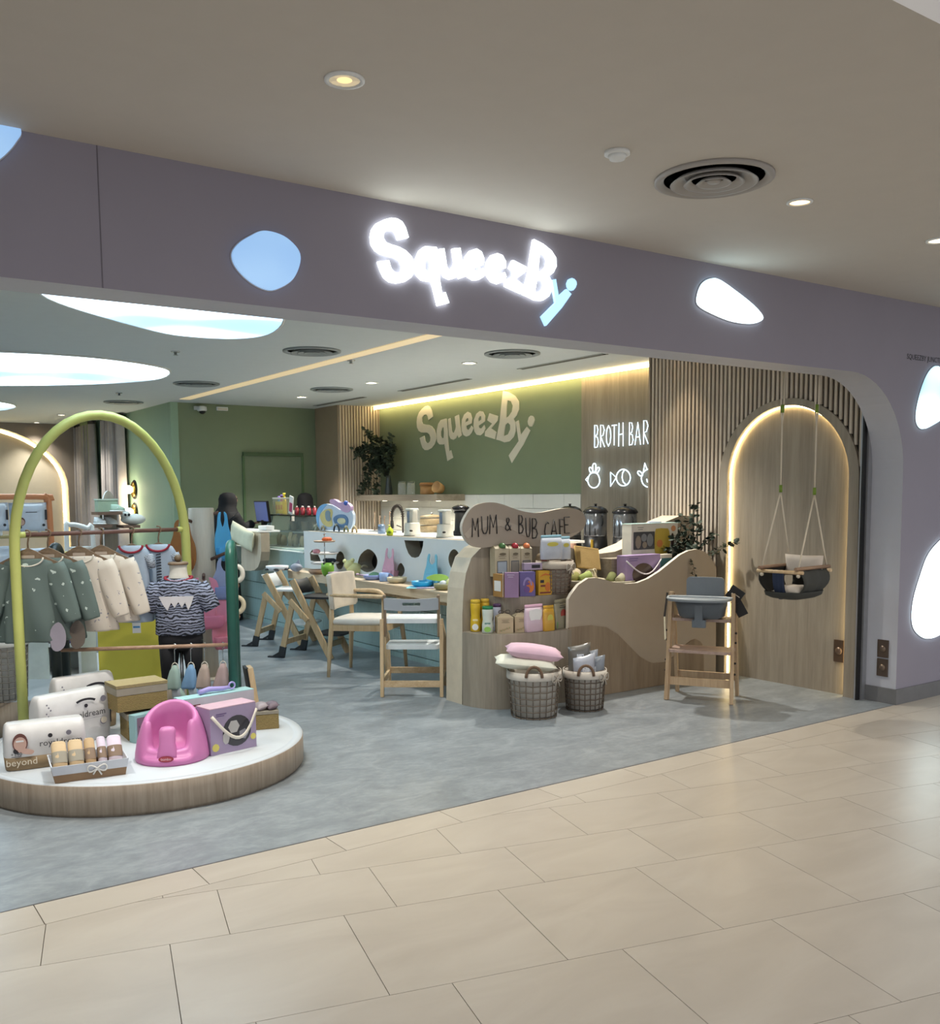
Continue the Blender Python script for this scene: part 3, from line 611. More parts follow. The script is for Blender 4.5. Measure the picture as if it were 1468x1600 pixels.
# ================================================================ PRODUCT ISLAND
SP = lambda P: [(p.x, p.y) for p in smooth_path([(a, b, 0) for a, b in P], 5)]
M_TAUPE = plain('#aa9c89', 0.55, var=0.015); M_EDGE = plain('#cdbfa8', 0.5)
t = thing('display_island', 'curved oak display island with stepped shelves and wavy front', 'display', (4.9, 5.65, 0))
bp = [(3.968, 0.0)] + [(3.978, 0.673), (3.991, 0.861), (4.015, 0.977), (4.062, 1.084), (4.144, 1.151), (4.262, 1.194), (4.443, 1.212), (4.756, 1.187), (5.084, 1.109), (5.290, 1.060), (5.502, 1.072), (5.720, 1.127), (5.906, 1.218), (6.097, 1.305), (6.269, 1.351), (6.455, 1.347), (6.621, 1.293), (6.750, 1.176)] + [(6.40, 0.9), (6.40, 0.0)]
obj('back_board', MB().prism(bp, 0.21, YF(5.79), 0, side_mi=1), [M_OAK, M_EDGE], t)
base = SP([(3.956, 5.802), (3.988, 5.651), (4.052, 5.519), (4.190, 5.451), (4.399, 5.409), (4.643, 5.385)])
obj('base_drum', MB().prism([(max(3.972, [p for p in base if p[1] < 5.786][0][0]-.004), 5.786)] + [p for p in base if p[1] < 5.786] + [(4.74, 5.418), (4.76, 5.786)], 0.545, ZF(0)), M_OAK, t)
mid = SP([(4.202, 5.761), (4.234, 5.676), (4.275, 5.613), (4.380, 5.556), (4.492, 5.522), (4.773, 5.529)])
obj('middle_step', MB().prism([([p for p in mid if p[1] < 5.786][0][0]-.003, 5.786)] + [p for p in mid if p[1] < 5.786] + [(4.90, 5.786)], 0.252, ZF(0.545)), M_OAK, t)
obj('upper_step', MB().box((4.56, 5.738, 0.868), (0.54, 0.096, 0.14)), M_OAK, t)
obj('shelf_deck', MB().box((5.5, 5.615, 0.70), (1.6, 0.35, 0.03)), M_OAKX, t)
wf = [(4.680, 0.766), (4.710, 0.806), (4.779, 0.870), (4.876, 0.914), (4.961, 0.912), (5.062, 0.888), (5.149, 0.864), (5.268, 0.848), (5.388, 0.847), (5.511, 0.875), (5.635, 0.924), (5.762, 0.991), (5.874, 1.048), (5.972, 1.078), (6.072, 1.086), (6.174, 1.058), (6.253, 0.997), (6.312, 0.912)]
obj('wave_board', MB().prism([(4.672, 0.0)] + wf + [(wf[-1][0]+0.01, 0.0)], 0.03, YF(5.415), 0, side_mi=1), [M_TAUPE, plain('#e6ddcc', 0.4)], t)
ww = [(4.674, 0.553), (4.784, 0.556), (4.911, 0.552), (5.055, 0.526), (5.172, 0.461), (5.293, 0.362), (5.415, 0.260), (5.509, 0.211), (5.572, 0.190), (5.699, 0.183), (5.828, 0.229), (5.926, 0.300), (6.008, 0.333), (6.059, 0.340), (6.110, 0.317), (6.136, 0.291), (6.155, 0.207), (6.162, 0.053)]
obj('wood_wave', MB().prism([(4.676, 0.002)] + ww + [(ww[-1][0], 0.002)], 0.012, YF(5.404)), wood('#7d6b55', '#98866f', 'z'), t)
t = thing('cloud_sign', 'taupe cloud-shaped cafe sign with black handwriting above the island', 'sign', (4.5, 5.74, 1.3))
cl = smooth_loop([(3.948, 1.317), (3.980, 1.392), (4.042, 1.457), (4.130, 1.486), (4.231, 1.490), (4.321, 1.473), (4.426, 1.441), (4.532, 1.416), (4.641, 1.406), (4.751, 1.416), (4.877, 1.434), (5.006, 1.434), (5.093, 1.408), (5.137, 1.353), (5.126, 1.287), (5.050, 1.234), (4.920, 1.188), (4.779, 1.155), (4.640, 1.148), (4.504, 1.166), (4.359, 1.176), (4.242, 1.167), (4.127, 1.159), (4.039, 1.178), (3.972, 1.236)], 3)
obj('panel', MB().prism(cl, 0.03, YF(5.74), 0, side_mi=1), [plain('#9c9184', 0.55, var=0.02), plain('#c9c0b2', 0.5)], t)
obj('paint_band', MB().prism([(3.966, 1.261), (4.016, 1.305), (4.116, 1.354), (4.218, 1.370), (4.308, 1.360), (4.425, 1.326), (4.532, 1.281), (4.654, 1.240), (4.807, 1.219), (4.949, 1.226), (5.064, 1.255), (5.072, 1.248), (4.949, 1.202), (4.779, 1.182), (4.640, 1.198), (4.505, 1.240), (4.399, 1.285), (4.294, 1.313), (4.179, 1.316), (4.078, 1.288), (3.996, 1.230)], 0.003, YF(5.7375)), plain('#a89d90', 0.55), t)
py = lambda x, z: (x, 5.733, z)
for ch, c in zip('MUM&BUBCAFE', [[(4.032, 1.378), (4.089, 1.240)], [(4.119, 1.390), (4.174, 1.264)], [(4.190, 1.399), (4.257, 1.258)], [(4.333, 1.374), (4.388, 1.280)], [(4.463, 1.393), (4.505, 1.255)], [(4.530, 1.370), (4.571, 1.227)], [(4.592, 1.366), (4.642, 1.214)], [(4.713, 1.335), (4.755, 1.200)], [(4.776, 1.350), (4.839, 1.213)], [(4.863, 1.352), (4.904, 1.227)], [(4.910, 1.368), (4.964, 1.242)]]):
    obj('letter', glyph(MB(), ch, c[0], c[1], py, 0.0043), plain('#18181c', 0.5), t)

# ================================================================ SEATS
def high_chair(origin, heading, label, seat_m, group):
    """folding wooden high chair; local x runs from the rear feet to the front feet"""
    M = Matrix.Translation(origin) @ Matrix.Rotation(math.radians(heading), 4, 'Z')
    t = thing('folding_high_chair', label, 'chair', origin, group); w = 0.2
    for s in (-1, 1):
        obj('long_leg', MB(M).beam((0.50, s*w, 0.0), (0.108, s*w, 0.75), 0.026, 0.062), M_PALE, t, 0.006)
        obj('rear_leg', MB(M).beam((0.0, s*(w+0.028), 0.06), (0.125, s*(w+0.028), 0.545), 0.024, 0.055), M_PALE, t, 0.006)
        obj('link_arm', MB(M).beam((0.105, s*(w+0.054), 0.56), (0.29, s*(w+0.054), 0.37), 0.024, 0.052), M_PALE, t, 0.01)
        obj('foot_bracket', MB(M).beam((0.012, s*(w+0.028), 0.11), (-0.012, s*(w+0.028), 0.0), 0.034, 0.06).beam((0.02, s*(w+0.028), 0.008), (-0.15, s*(w+0.028), 0.006), 0.034, 0.016).beam((-0.02, s*(w+0.028), 0.05), (-0.09, s*(w+0.028), 0.01), 0.034, 0.022), plain('#2c2f33', 0.6), t)
    obj('rear_bar', MB(M).beam((0.02, -w-0.02, 0.15), (0.02, w+0.02, 0.15), 0.022, 0.05), M_PALE, t)
    obj('front_bar', MB(M).beam((0.43, -w, 0.12), (0.43, w, 0.12), 0.022, 0.05), M_PALE, t)
    obj('seat', MB(M).prism(rrect(0.15, -w+0.014, 0.50, w-0.014, 0.06), 0.022, ZF(0.57)), seat_m, t, 0.004)
    obj('footrest', MB(M).prism(rrect(0.30, -w+0.014, 0.60, w-0.014, 0.06), 0.02, ZF(0.22)), seat_m, t, 0.004)
    bk = MB(M)
    bk.add([(0.15+0.05*(1-(k/6-1)**2)-0.075*(z > 0.65), (k/6-1)*(w-0.014), z) for z in (0.62, 0.745) for k in range(13)] + [(0.135+0.05*(1-(k/6-1)**2)-0.075*(z > 0.65), (k/6-1)*(w-0.014), z) for z in (0.62, 0.745) for k in range(13)],
           [(k, k+1, 14+k, 13+k) for k in range(12)] + [(26+k, 39+k, 40+k, 27+k) for k in range(12)] + [(k, 26+k, 27+k, k+1) for k in range(12)] + [(13+k, 14+k, 40+k, 39+k) for k in range(12)] + [(0, 13, 39, 26), (12, 38, 51, 25)], 0, True)
    obj('backrest', bk, seat_m, t)
    return t
high_chair((3.945, 8.684, 0), -52, 'folding wooden high chair with black seat and footrest at the ledge', plain('#26282c', 0.5), 'folding high chairs at the ledge')
high_chair((3.994, 9.528, 0), -44, 'folding wooden high chair with white seat, furthest chair along the ledge', plain('#dfe3e4', 0.5), 'folding high chairs at the ledge')

t = thing('dining_armchair', 'round-legged oak armchair with cream cushioned seat and back at the ledge', 'chair', (4.04, 7.34, 0))
A_, B_, C_, D_ = Vector((3.669, 7.376, 0)), Vector((4.036, 7.012, 0)), Vector((4.041, 7.67, 0)), Vector((4.408, 7.306, 0))
ctr = (A_+B_+C_+D_)/4
def up(p, k, z): q = ctr+(p-ctr)*k; return (q.x, q.y, z)
for P, zt in ((A_, 0.70), (B_, 0.69), (C_, 0.70), (D_, 0.64)):
    obj('leg', MB().tube([up(P, 1.0, 0), up(P, 0.95, 0.25), up(P, 0.9, zt*0.6), up(P, 0.88 if zt > .65 else .80, zt)], [0.014, 0.02, 0.022, 0.017], 10), M_PALE, t)
for P, Q in ((A_, B_), (B_, D_), (D_, C_), (C_, A_)):
    obj('seat_rail', MB().beam(up(P, 0.92, 0.425), up(Q, 0.92, 0.425), 0.024, 0.05), M_PALE, t)
sc = [up(P, 0.97, 0) for P in (A_, B_, D_, C_)]; sc2 = smooth_loop([(p[0], p[1]) for P, Q in ((0, 1), (1, 2), (2, 3), (3, 0)) for p in (tuple(Vector(sc[P])*0.85+Vector(sc[Q])*0.15), tuple(Vector(sc[P])*0.15+Vector(sc[Q])*0.85))], 3)
cm = MB()
def seat_ring(k, z): return [(ctr.x+(a-ctr.x)*k, ctr.y+(b-ctr.y)*k, z) for a, b in sc2]
rg = [seat_ring(0.95, 0.45), seat_ring(1.0, 0.47), seat_ring(0.99, 0.49), seat_ring(0.88, 0.505), seat_ring(0.4, 0.512)]; N = len(sc2)
cm.add([p for r in rg for p in r], [(i*N+k, i*N+(k+1) % N, (i+1)*N+(k+1) % N, (i+1)*N+k) for i in range(4) for k in range(N)] + [tuple(range(N))[::-1], tuple(4*N+k for k in range(N))], 0, True)
obj('seat_cushion', cm, plain('#ded9cf', 0.7, bump=0.1), t)
arm = smooth_path([up(B_, 0.95, 0.695), up(B_*0.75+A_*0.25, 0.99, 0.70), up(A_*0.85+B_*0.15, 1.0, 0.705), up(A_*0.9+C_*0.1, 1.02, 0.71), up(A_*0.5+C_*0.5, 1.12, 0.715), up(C_*0.9+A_*0.1, 1.02, 0.71), up(C_*0.85+D_*0.15, 1.0, 0.705), up(D_*0.5+C_*0.5, 0.97, 0.70), up(D_*0.65+C_*0.35, 0.92, 0.655)], 4)
obj('arm_rail', MB().tube(arm, [0.017+0.012*math.exp(-((i-4)/5)**2)+0.012*math.exp(-((i-len(arm)+5)/5)**2) for i in range(len(arm))], 10, flat=0.62), M_PALE, t)
bc = MB(); na = 15
e1 = (C_-A_).normalized(); e2 = (B_-A_).normalized()
def back_pt(s, z, off):
    a = (s-0.5)*0.50; q = (A_+C_)/2 + e1*a + e2*(-0.035+0.30*a*a*2 + off + 0.05 - (z-0.58)*0.10); return (q.x, q.y, z)
rows_ = []
for z in (0.58, 0.60, 0.68, 0.76, 0.84, 0.872, 0.88):
    k = 0.9 if z in (0.58, 0.88) else 1.0
    rows_.append([back_pt(0.5+(i/(na-1)-0.5)*k, z, 0.02*k) for i in range(na)] + [back_pt(0.5+(i/(na-1)-0.5)*k, z, -0.02*k) for i in range(na)][::-1])
N = 2*na
bc.add([p for r in rows_ for p in r], [(i*N+k, i*N+(k+1) % N, (i+1)*N+(k+1) % N, (i+1)*N+k) for i in range(6) for k in range(N)] + [tuple(range(N))[::-1], tuple(6*N+k for k in range(N))], 0, True)
obj('backrest_cushion', bc, plain('#dbd0c0', 0.7, bump=0.1), t)

# grey and white growing chair seen from behind
Lp, Rp = Vector((3.631, 6.385, 0)), Vector((3.997, 6.107, 0)); wd = (Rp-Lp).normalized(); fw = Vector((-wd.y, wd.x, 0)); Wd = (Rp-Lp).length
t = thing('growing_chair', 'grey-backed growing chair with white seat and step, nearest the island', 'chair', tuple((Lp+Rp)/2))
def gp(a, b, z): q = Lp+wd*a+fw*b; return (q.x, q.y, z)
for a, s in ((0, -1), (Wd, 1)):
    obj('leg', MB().beam(gp(a, 0.0, 0), gp(a, 0.05, 0.60), 0.028, 0.045), M_PALE, t, 0.006)
    obj('leg', MB().beam(gp(a, 0.46, 0), gp(a, 0.40, 0.42), 0.028, 0.045), M_PALE, t, 0.006)
    obj('side_rail', MB().beam(gp(a, 0.03, 0.575), gp(a, 0.42, 0.40), 0.028, 0.045), M_PALE, t, 0.006)
    obj('side_rail', MB().beam(gp(a, 0.01, 0.115), gp(a, 0.45, 0.115), 0.022, 0.045), M_PALE, t, 0.004)
    obj('back_post', MB().beam(gp(a-s*0.022, 0.075, 0.46), gp(a-s*0.022, 0.045, 0.785), 0.022, 0.034), wood('#7d6a55', '#97836a', 'z'), t, 0.004)
bb = MB(); n = 14; hole = (0.17, 0.29)
fr = (gp(0.02, 0.03, 0), wd, (0, 0, 1), fw)
bb.prism([(0.0, 0.672), (0.10, 0.664), (Wd/2-0.02, 0.66), (Wd-0.14, 0.664), (Wd-0.04, 0.672), (Wd-0.04, 0.765), (Wd-0.14, 0.757), (Wd/2-0.02, 0.752), (0.10, 0.757), (0.0, 0.765)], 0.018, fr, 0, [rrect(0.14, 0.703, 0.28, 0.726, 0.011)])
obj('backrest', bb, plain('#a3a8ae', 0.5, var=0.03), t, 0.003)
def plank(z, d0, d1, th):
    return MB().prism(rrect(0.024, d0, Wd-0.024, d1, 0.03), th, ((Lp.x, Lp.y, z), wd, fw, (0, 0, 1)))
obj('seat', plank(0.565, 0.05, 0.36, 0.035), plain('#dde2e3', 0.55), t, 0.01)
obj('step', plank(0.36, 0.06, 0.34, 0.035), plain('#d3d9da', 0.55), t, 0.01)
obj('stretcher', MB().beam(gp(0.01, 0.01, 0.10), gp(Wd-0.01, 0.01, 0.10), 0.02, 0.05), M_PALEX, t, 0.003)
obj('stretcher', MB().beam(gp(0.01, 0.44, 0.13), gp(Wd-0.01, 0.44, 0.13), 0.02, 0.05), M_PALEX, t, 0.003)

# ---------------------------------------------------------------- tray high chair in front of the wave board
Lp, Rp = Vector((5.295, 5.003, 0)), Vector((5.54, 4.595, 0)); wd = (Rp-Lp).normalized(); bk_ = Vector((-wd.y, wd.x, 0)); Wd = (Rp-Lp).length
t = thing('tray_high_chair', 'tall wooden high chair with grey seat and tray beside the arch', 'chair', tuple((Lp+Rp)/2))
M_HC = wood('#a88c6c', '#c6ab88', 'z', 2.0)
def hp(a, b, z): q = Lp+wd*a+bk_*b; return (q.x, q.y, z)
for a, s in ((0, 1), (Wd, -1)):
    fl = obj('leg', MB().beam(hp(a, 0, 0), hp(a+s*0.012, 0.09, 0.81), 0.028, 0.05), M_HC, t, 0.006)
    obj('leg', MB().beam(hp(a+s*0.01, 0.34, 0), hp(a+s*0.012, 0.16, 0.72), 0.026, 0.045), M_HC, t, 0.006)
    obj('side_panel', MB().prism([(0.06, 0.60), (0.10, 0.80), (0.20, 0.74), (0.22, 0.60)], 0.016, (hp(a+s*0.016, 0, 0), bk_, (0, 0, 1), wd)), wood('#83684f', '#a08468', 'z', 2.0), t)
    obj('bolt', MB().ball(hp(a-s*0.016, 0.025, 0.22), 0.009, 8, 5).ball(hp(a-s*0.016, 0.035, 0.30), 0.009, 8, 5).ball(hp(a-s*0.016, 0.05, 0.45), 0.009, 8, 5).ball(hp(a-s*0.016, 0.06, 0.52), 0.009, 8, 5), M_BLACK, t)
M_MAUVE = wood('#9c8478', '#b59c8e', 'x', 2.0)
for z, b0, b1 in ((0.595, 0.05, 0.26), (0.365, -0.02, 0.24)):
    obj('step', MB().prism(rrect(0.012, b0, Wd-0.012, b1, 0.02), 0.022, ((Lp.x, Lp.y, z), wd, bk_, (0, 0, 1))), M_MAUVE, t, 0.004)
obj('stretcher', MB().beam(hp(0, 0.02, 0.145), hp(Wd, 0.02, 0.145), 0.022, 0.06), M_HC, t, 0.003)
obj('stretcher', MB().beam(hp(0, 0.31, 0.15), hp(Wd, 0.31, 0.15), 0.022, 0.05), M_HC, t, 0.003)
M_HCG = plain('#7f868c', 0.45, var=0.03)
tray = smooth_loop([(0.05, 0.02), (0.02, -0.07), (0.05, -0.16), (0.16, -0.20), (0.32, -0.20), (0.43, -0.16), (0.46, -0.07), (0.43, 0.02)], 4)
tr = MB().prism(tray, 0.014, ((Lp.x, Lp.y, 0.765), wd, bk_, (0, 0, 1)))
tt = obj('tray', tr, M_HCG, t, 0.004)
obj('tray_rim', MB().tube([hp(a, b, 0.783) for a, b in tray], 0.009, 6, closed=True), plain('#a9b0b3', 0.4), tt)
bk2 = Vector(bk_)
def tub(secs):
    return MB().loft([(hp(Wd/2, b, z), wd*hw, bk_*hd) for b, z, hw, hd in secs], 20, power=0.6)
obj('seat_tub', tub([(0.10, 0.62, 0.13, 0.10), (0.09, 0.635, 0.16, 0.12), (0.07, 0.70, 0.175, 0.13), (0.06, 0.76, 0.19, 0.14)]), plain('#5f666c', 0.5), t)
obj('seat_back', MB().prism(rrect(Wd/2-0.14, 0.70, Wd/2+0.14, 0.915, 0.03), 0.02, (hp(0, 0.20, 0), wd, (0, 0, 1), bk_)), M_HCG, t, 0.006)
obj('crotch_post', MB().beam(hp(Wd/2, -0.05, 0.77), hp(Wd/2, -0.02, 0.575), 0.06, 0.05).box(hp(Wd/2, -0.02, 0.59), (0.10, 0.05, 0.06), rz=math.atan2(wd.y, wd.x)), plain('#6c7379', 0.5), t, 0.01)
def hang_card(name, label, a, b, z, w, h, tilt, m, cat='tag'):
    o = solo(name, MB().box((0, 0, 0), (w, 0.012, h), M=Matrix.Translation(hp(a, b, z)) @ Matrix.Rotation(math.atan2(wd.y, wd.x), 4, 'Z') @ Matrix.Rotation(tilt, 4, 'Y')), m, label, cat, hp(a, b, z), None, 0.003)
    return o
t2 = thing('instruction_booklet', 'black booklet pair hanging off the right side of the tray high chair', 'booklet', hp(Wd-0.02, 0.14, 0.78))
Mc = Matrix.Translation(hp(Wd-0.005, 0.13, 0.80)) @ Matrix.Rotation(math.atan2(wd.y, wd.x), 4, 'Z')
obj('card', MB(Mc @ Matrix.Rotation(0.6, 4, 'Y')).box((0, 0, 0), (0.11, 0.014, 0.10)), M_BLACK, t2, 0.002)
obj('card', MB(Mc @ Matrix.Translation((0.03, 0.01, -0.10)) @ Matrix.Rotation(-0.5, 4, 'Y')).box((0, 0, 0), (0.075, 0.014, 0.13)), M_BLACK, t2, 0.002)
obj('print', MB(Mc @ Matrix.Rotation(0.6, 4, 'Y')).box((0.022, -0.0075, 0.0), (0.035, 0.001, 0.006)).box((-0.02, -0.0075, -0.008), (0.012, 0.001, 0.012)), M_OFF, t2)
t2 = thing('paper_tag', 'narrow cream paper tag on a dark strap at the left of the tray high chair', 'tag', hp(-0.03, 0.05, 0.5))
obj('strap', MB().beam(hp(-0.024, 0.10, 0.80), hp(-0.036, 0.06, 0.62), 0.016, 0.004), M_DARK, t2)
obj('tag', MB().beam(hp(-0.036, 0.06, 0.62), hp(-0.022, 0.03, 0.45), 0.004, 0.034), plain('#efe6c8', 0.6), t2)

# ---------------------------------------------------------------- baby swing
FL, FR, BRk, BL = Vector((5.455, 4.280, 1.060)), Vector((5.488, 4.008, 1.030)), Vector((5.846, 4.040, 1.032)), Vector((5.827, 4.327, 1.072))
FL.z = FR.z = BRk.z = BL.z = 1.02
t = thing('baby_swing', 'dark fabric baby swing hanging on cream ropes before the lit arch', 'swing', tuple((FL+BRk)/2))
M_ROPE = plain('#cfc4b0', 0.8); M_SW = plain('#3b3c38', 0.85, bump=0.2); M_NAVY = plain('#27324a', 0.85, bump=0.2)
def ext(p, q, e): d = (q-p).normalized(); return p-d*e, q+d*e
for p, q, dz, nm in ((FL, FR, -0.012, 'dowel'), (BRk, BL, -0.012, 'dowel'), (FL, BL, 0.012, 'dowel'), (FR, BRk, 0.012, 'dowel')):
    a, b = ext(p, q, 0.035); obj(nm, MB().tube([a+Vector((0, 0, dz)), b+Vector((0, 0, dz))], 0.0125, 10), wood('#7e5f4a', '#a08468', 'x', 3) if dz > 0 else M_PALE, t)
TL, TR = Vector((5.694, 4.320, 2.342)), Vector((5.891, 4.182, 2.340)); JL, JR = Vector((5.632, 4.273, 1.552)), Vector((5.824, 4.137, 1.532))
for T_, J, corners in ((TL, JL, (FL, BL)), (TR, JR, (FR, BRk))):
    top = Vector((T_.x, T_.y, 2.80)); mid_ = Vector((T_.x, T_.y, 2.12))
    off = Vector((0.012, -0.01, 0))
    obj('rope', MB().tube([top-off, mid_-off*0.6, mid_+Vector((0, 0, -0.1)), J], 0.0055, 6).tube([top+off, mid_+off*0.6, mid_+Vector((0, 0, -0.1))], 0.0055, 6), M_ROPE, t)
    obj('hook', MB().tube([top+Vector((0.02*cos(a), 0, -0.03+0.02*sin(a))) for a in [i*0.5 for i in range(12)]], 0.004, 6).box(top+Vector((0, 0, -0.005)), (0.08, 0.05, 0.01)), M_STEEL, t)
    obj('tensioner', MB().tube([mid_+Vector((0, 0, 0.035)), mid_+Vector((0, 0, -0.02))], 0.013, 10), plain('#6f8a2a', 0.5), t)
    obj('tensioner', MB().tube([J+Vector((0, 0, 0.045)), J+Vector((0, 0, -0.005))], 0.012, 10), plain('#6f8a2a', 0.5), t)
    for c in corners:
        obj('rope', MB().tube([J, c+Vector((0, 0, 0.012))], 0.0055, 6), M_ROPE, t)
        obj('rope_knot', MB().ball(c+Vector((0, 0, -0.035)), 0.014, 8, 6), M_ROPE, t)
cb = (FL+FR+BRk+BL)/4; cb.z = 0.83
def sling(p, q, p2, q2, bul, m, nm, th=0.008):
    """cloth panel from the dowel p-q down to p2-q2, bowed outwards"""
    out_ = ((p+q)/2 - Vector((cb.x, cb.y, p.z))).normalized(); nu, nv = 9, 8; mb = MB()
    P = []
    for w_ in (0, -th):
        for j in range(nv):
            v = j/(nv-1)
            for i in range(nu):
                u = i/(nu-1); a = p.lerp(q, u).lerp(p2.lerp(q2, u), v); P.append(a+out_*(bul*sin(PI*v)+w_)+Vector((0, 0, -0.015*sin(PI*u)*v)) + out_*0.006*sin(u*14+v*3))
    F = []
    for k in (0, 1):
        for j in range(nv-1):
            for i in range(nu-1):
                b = k*nu*nv+j*nu+i; F.append((b, b+1, b+nu+1, b+nu))
    e = [j*nu for j in range(nv)]; s2 = nu*nv
    for j in range(nv-1): F += [(j*nu, (j+1)*nu, s2+(j+1)*nu, s2+j*nu), (j*nu+nu-1, s2+j*nu+nu-1, s2+(j+1)*nu+nu-1, (j+1)*nu+nu-1)]
    for i in range(nu-1): F += [(i, s2+i, s2+i+1, i+1), ((nv-1)*nu+i, (nv-1)*nu+i+1, s2+(nv-1)*nu+i+1, s2+(nv-1)*nu+i)]
    mb.add(P, F, 0, True); obj(nm, mb, m, t)
def low(p, k, z): q = cb+(Vector((p.x, p.y, 0))-Vector((cb.x, cb.y, 0)))*k; q.z = z; return q
sling(FR, BRk, low(FR, 0.75, 0.84), low(BRk, 0.75, 0.84), 0.05, M_SW, 'side_panel')
sling(BL, FL, low(BL, 0.75, 0.84), low(FL, 0.75, 0.84), 0.05, plain('#24231f', 0.85), 'side_panel')
sling(BRk, BL, low(BRk, 0.75, 0.84), low(BL, 0.75, 0.84), 0.04, M_SW, 'back_panel')
sling(FL.lerp(FR, 0.30), FL.lerp(FR, 0.62), low(FL, 0.8, 0.83).lerp(low(FR, 0.8, 0.83), 0.30), low(FL, 0.8, 0.83).lerp(low(FR, 0.8, 0.83), 0.62), 0.015, M_NAVY, 'front_strap')
bl = smooth_loop([tuple(low(p, 0.92, 0))[:2] for p in (FL, FR, BRk, BL)], 5)
bm_ = MB(); N = len(bl)
rg = [[(cb.x+(a-cb.x)*k, cb.y+(b-cb.y)*k, z) for a, b in bl] for k, z in ((1.0, 0.87), (0.95, 0.84), (0.75, 0.822), (0.4, 0.81))]
bm_.add([p for r in rg for p in r], [(i*N+k, i*N+(k+1) % N, (i+1)*N+(k+1) % N, (i+1)*N+k) for i in range(3) for k in range(N)] + [tuple(3*N+k for k in range(N))], 0, True)
obj('seat_sling', bm_, M_SW, t)
def pillow_mb(c, U, V, W, a, b, th, n=10, corner=0.10):
    """stuffed cushion: half sizes a, b along U, V and half thickness th along W"""
    c = Vector(c); U, V, W = Vector(U), Vector(V), Vector(W); mb = MB(); P = []
    for s in (1, -1):
        for j in range(n+1):
            for i in range(n+1):
                u, v = i/n*2-1, j/n*2-1; edge = max(0, (1-u**4)*(1-v**4))**0.5
                uu = u*(1-corner*(1-v*v)**1*0 - corner*(1-abs(v))*abs(u)**3*0.6); vv = v*(1-corner*(1-abs(u))*abs(v)**3*0.6)
                P.append(c+U*a*uu+V*b*vv+W*th*s*(edge*(1+0.05*sin(5*u+3*v))+0.02))
    F = []; m = (n+1)*(n+1)
    for j in range(n):
        for i in range(n):
            k = j*(n+1)+i; F.append((k, k+1, k+n+2, k+n+1)); F.append((m+k, m+k+n+1, m+k+n+2, m+k+1))
    for i in range(n):
        for k0, k1 in ((i, i+1), (n*(n+1)+i, n*(n+1)+i+1), (i*(n+1), (i+1)*(n+1)), (i*(n+1)+n, (i+1)*(n+1)+n)): F.append((k0, k1, m+k1, m+k0))
    return mb.add(P, F, 0, True)
bd = (BRk-BL).normalized(); fd = (FL-BL).normalized()
q = (BL+BRk)/2 + fd*0.06
solo('swing_pillow', pillow_mb((q.x, q.y, 1.035), bd, (0, 0, 1), fd, 0.15, 0.075, 0.04), plain('#c9beb2', 0.8, bump=0.1), 'pale grey pillow standing at the back of the baby swing', 'pillow', (q.x, q.y, 0.96))
solo('swing_cushion', pillow_mb((cb.x, cb.y, 0.865), bd, fd, (0, 0, 1), 0.11, 0.11, 0.04), plain('#d3c9bd', 0.8, bump=0.1), 'pale seat cushion lying in the baby swing', 'cushion', (cb.x, cb.y, 0.83))
for nm, lb, y0, z0, z1, h in (('wall_socket', 'dark square socket plate at the foot of the lit arch', (6.553, 4.37, 0.335), 0, 0, 0),):
    t = thing(nm, lb, 'socket', (6.478, 4.35, 0.33))
    obj('plate', MB().box((6.4765, 4.35, 0.335), (0.012, 0.085, 0.17)), plain('#5d4c3f', 0.35, 0.4), t, 0.002)
    obj('socket_face', MB().lathe([(0.0001, -0.004), (0.028, -0.004), (0.03, 0.004)], (0, 0, 0), 16, M=Matrix.Translation((6.470, 4.35, 0.335)) @ Matrix.Rotation(PI/2, 4, 'Y')), plain('#7a6656', 0.3, 0.5), t)
for i, (z, w) in enumerate(((0.40, 'upper'), (0.26, 'lower'))):
    t = thing('wall_socket', w + ' of two dark socket plates on the column jamb', 'socket', (6.478, 3.99, z), 'socket plates on the column jamb')
    obj('plate', MB().box((6.473, 3.985, z), (0.012, 0.085, 0.13)), plain('#5a4d44', 0.35, 0.4), t, 0.002)
    obj('socket_face', MB().lathe([(0.0001, -0.003), (0.022, -0.003), (0.024, 0.004)], (0, 0, 0), 16, M=Matrix.Translation((6.466, 3.985, z)) @ Matrix.Rotation(PI/2, 4, 'Y')), plain('#7a6a5c', 0.3, 0.5), t)

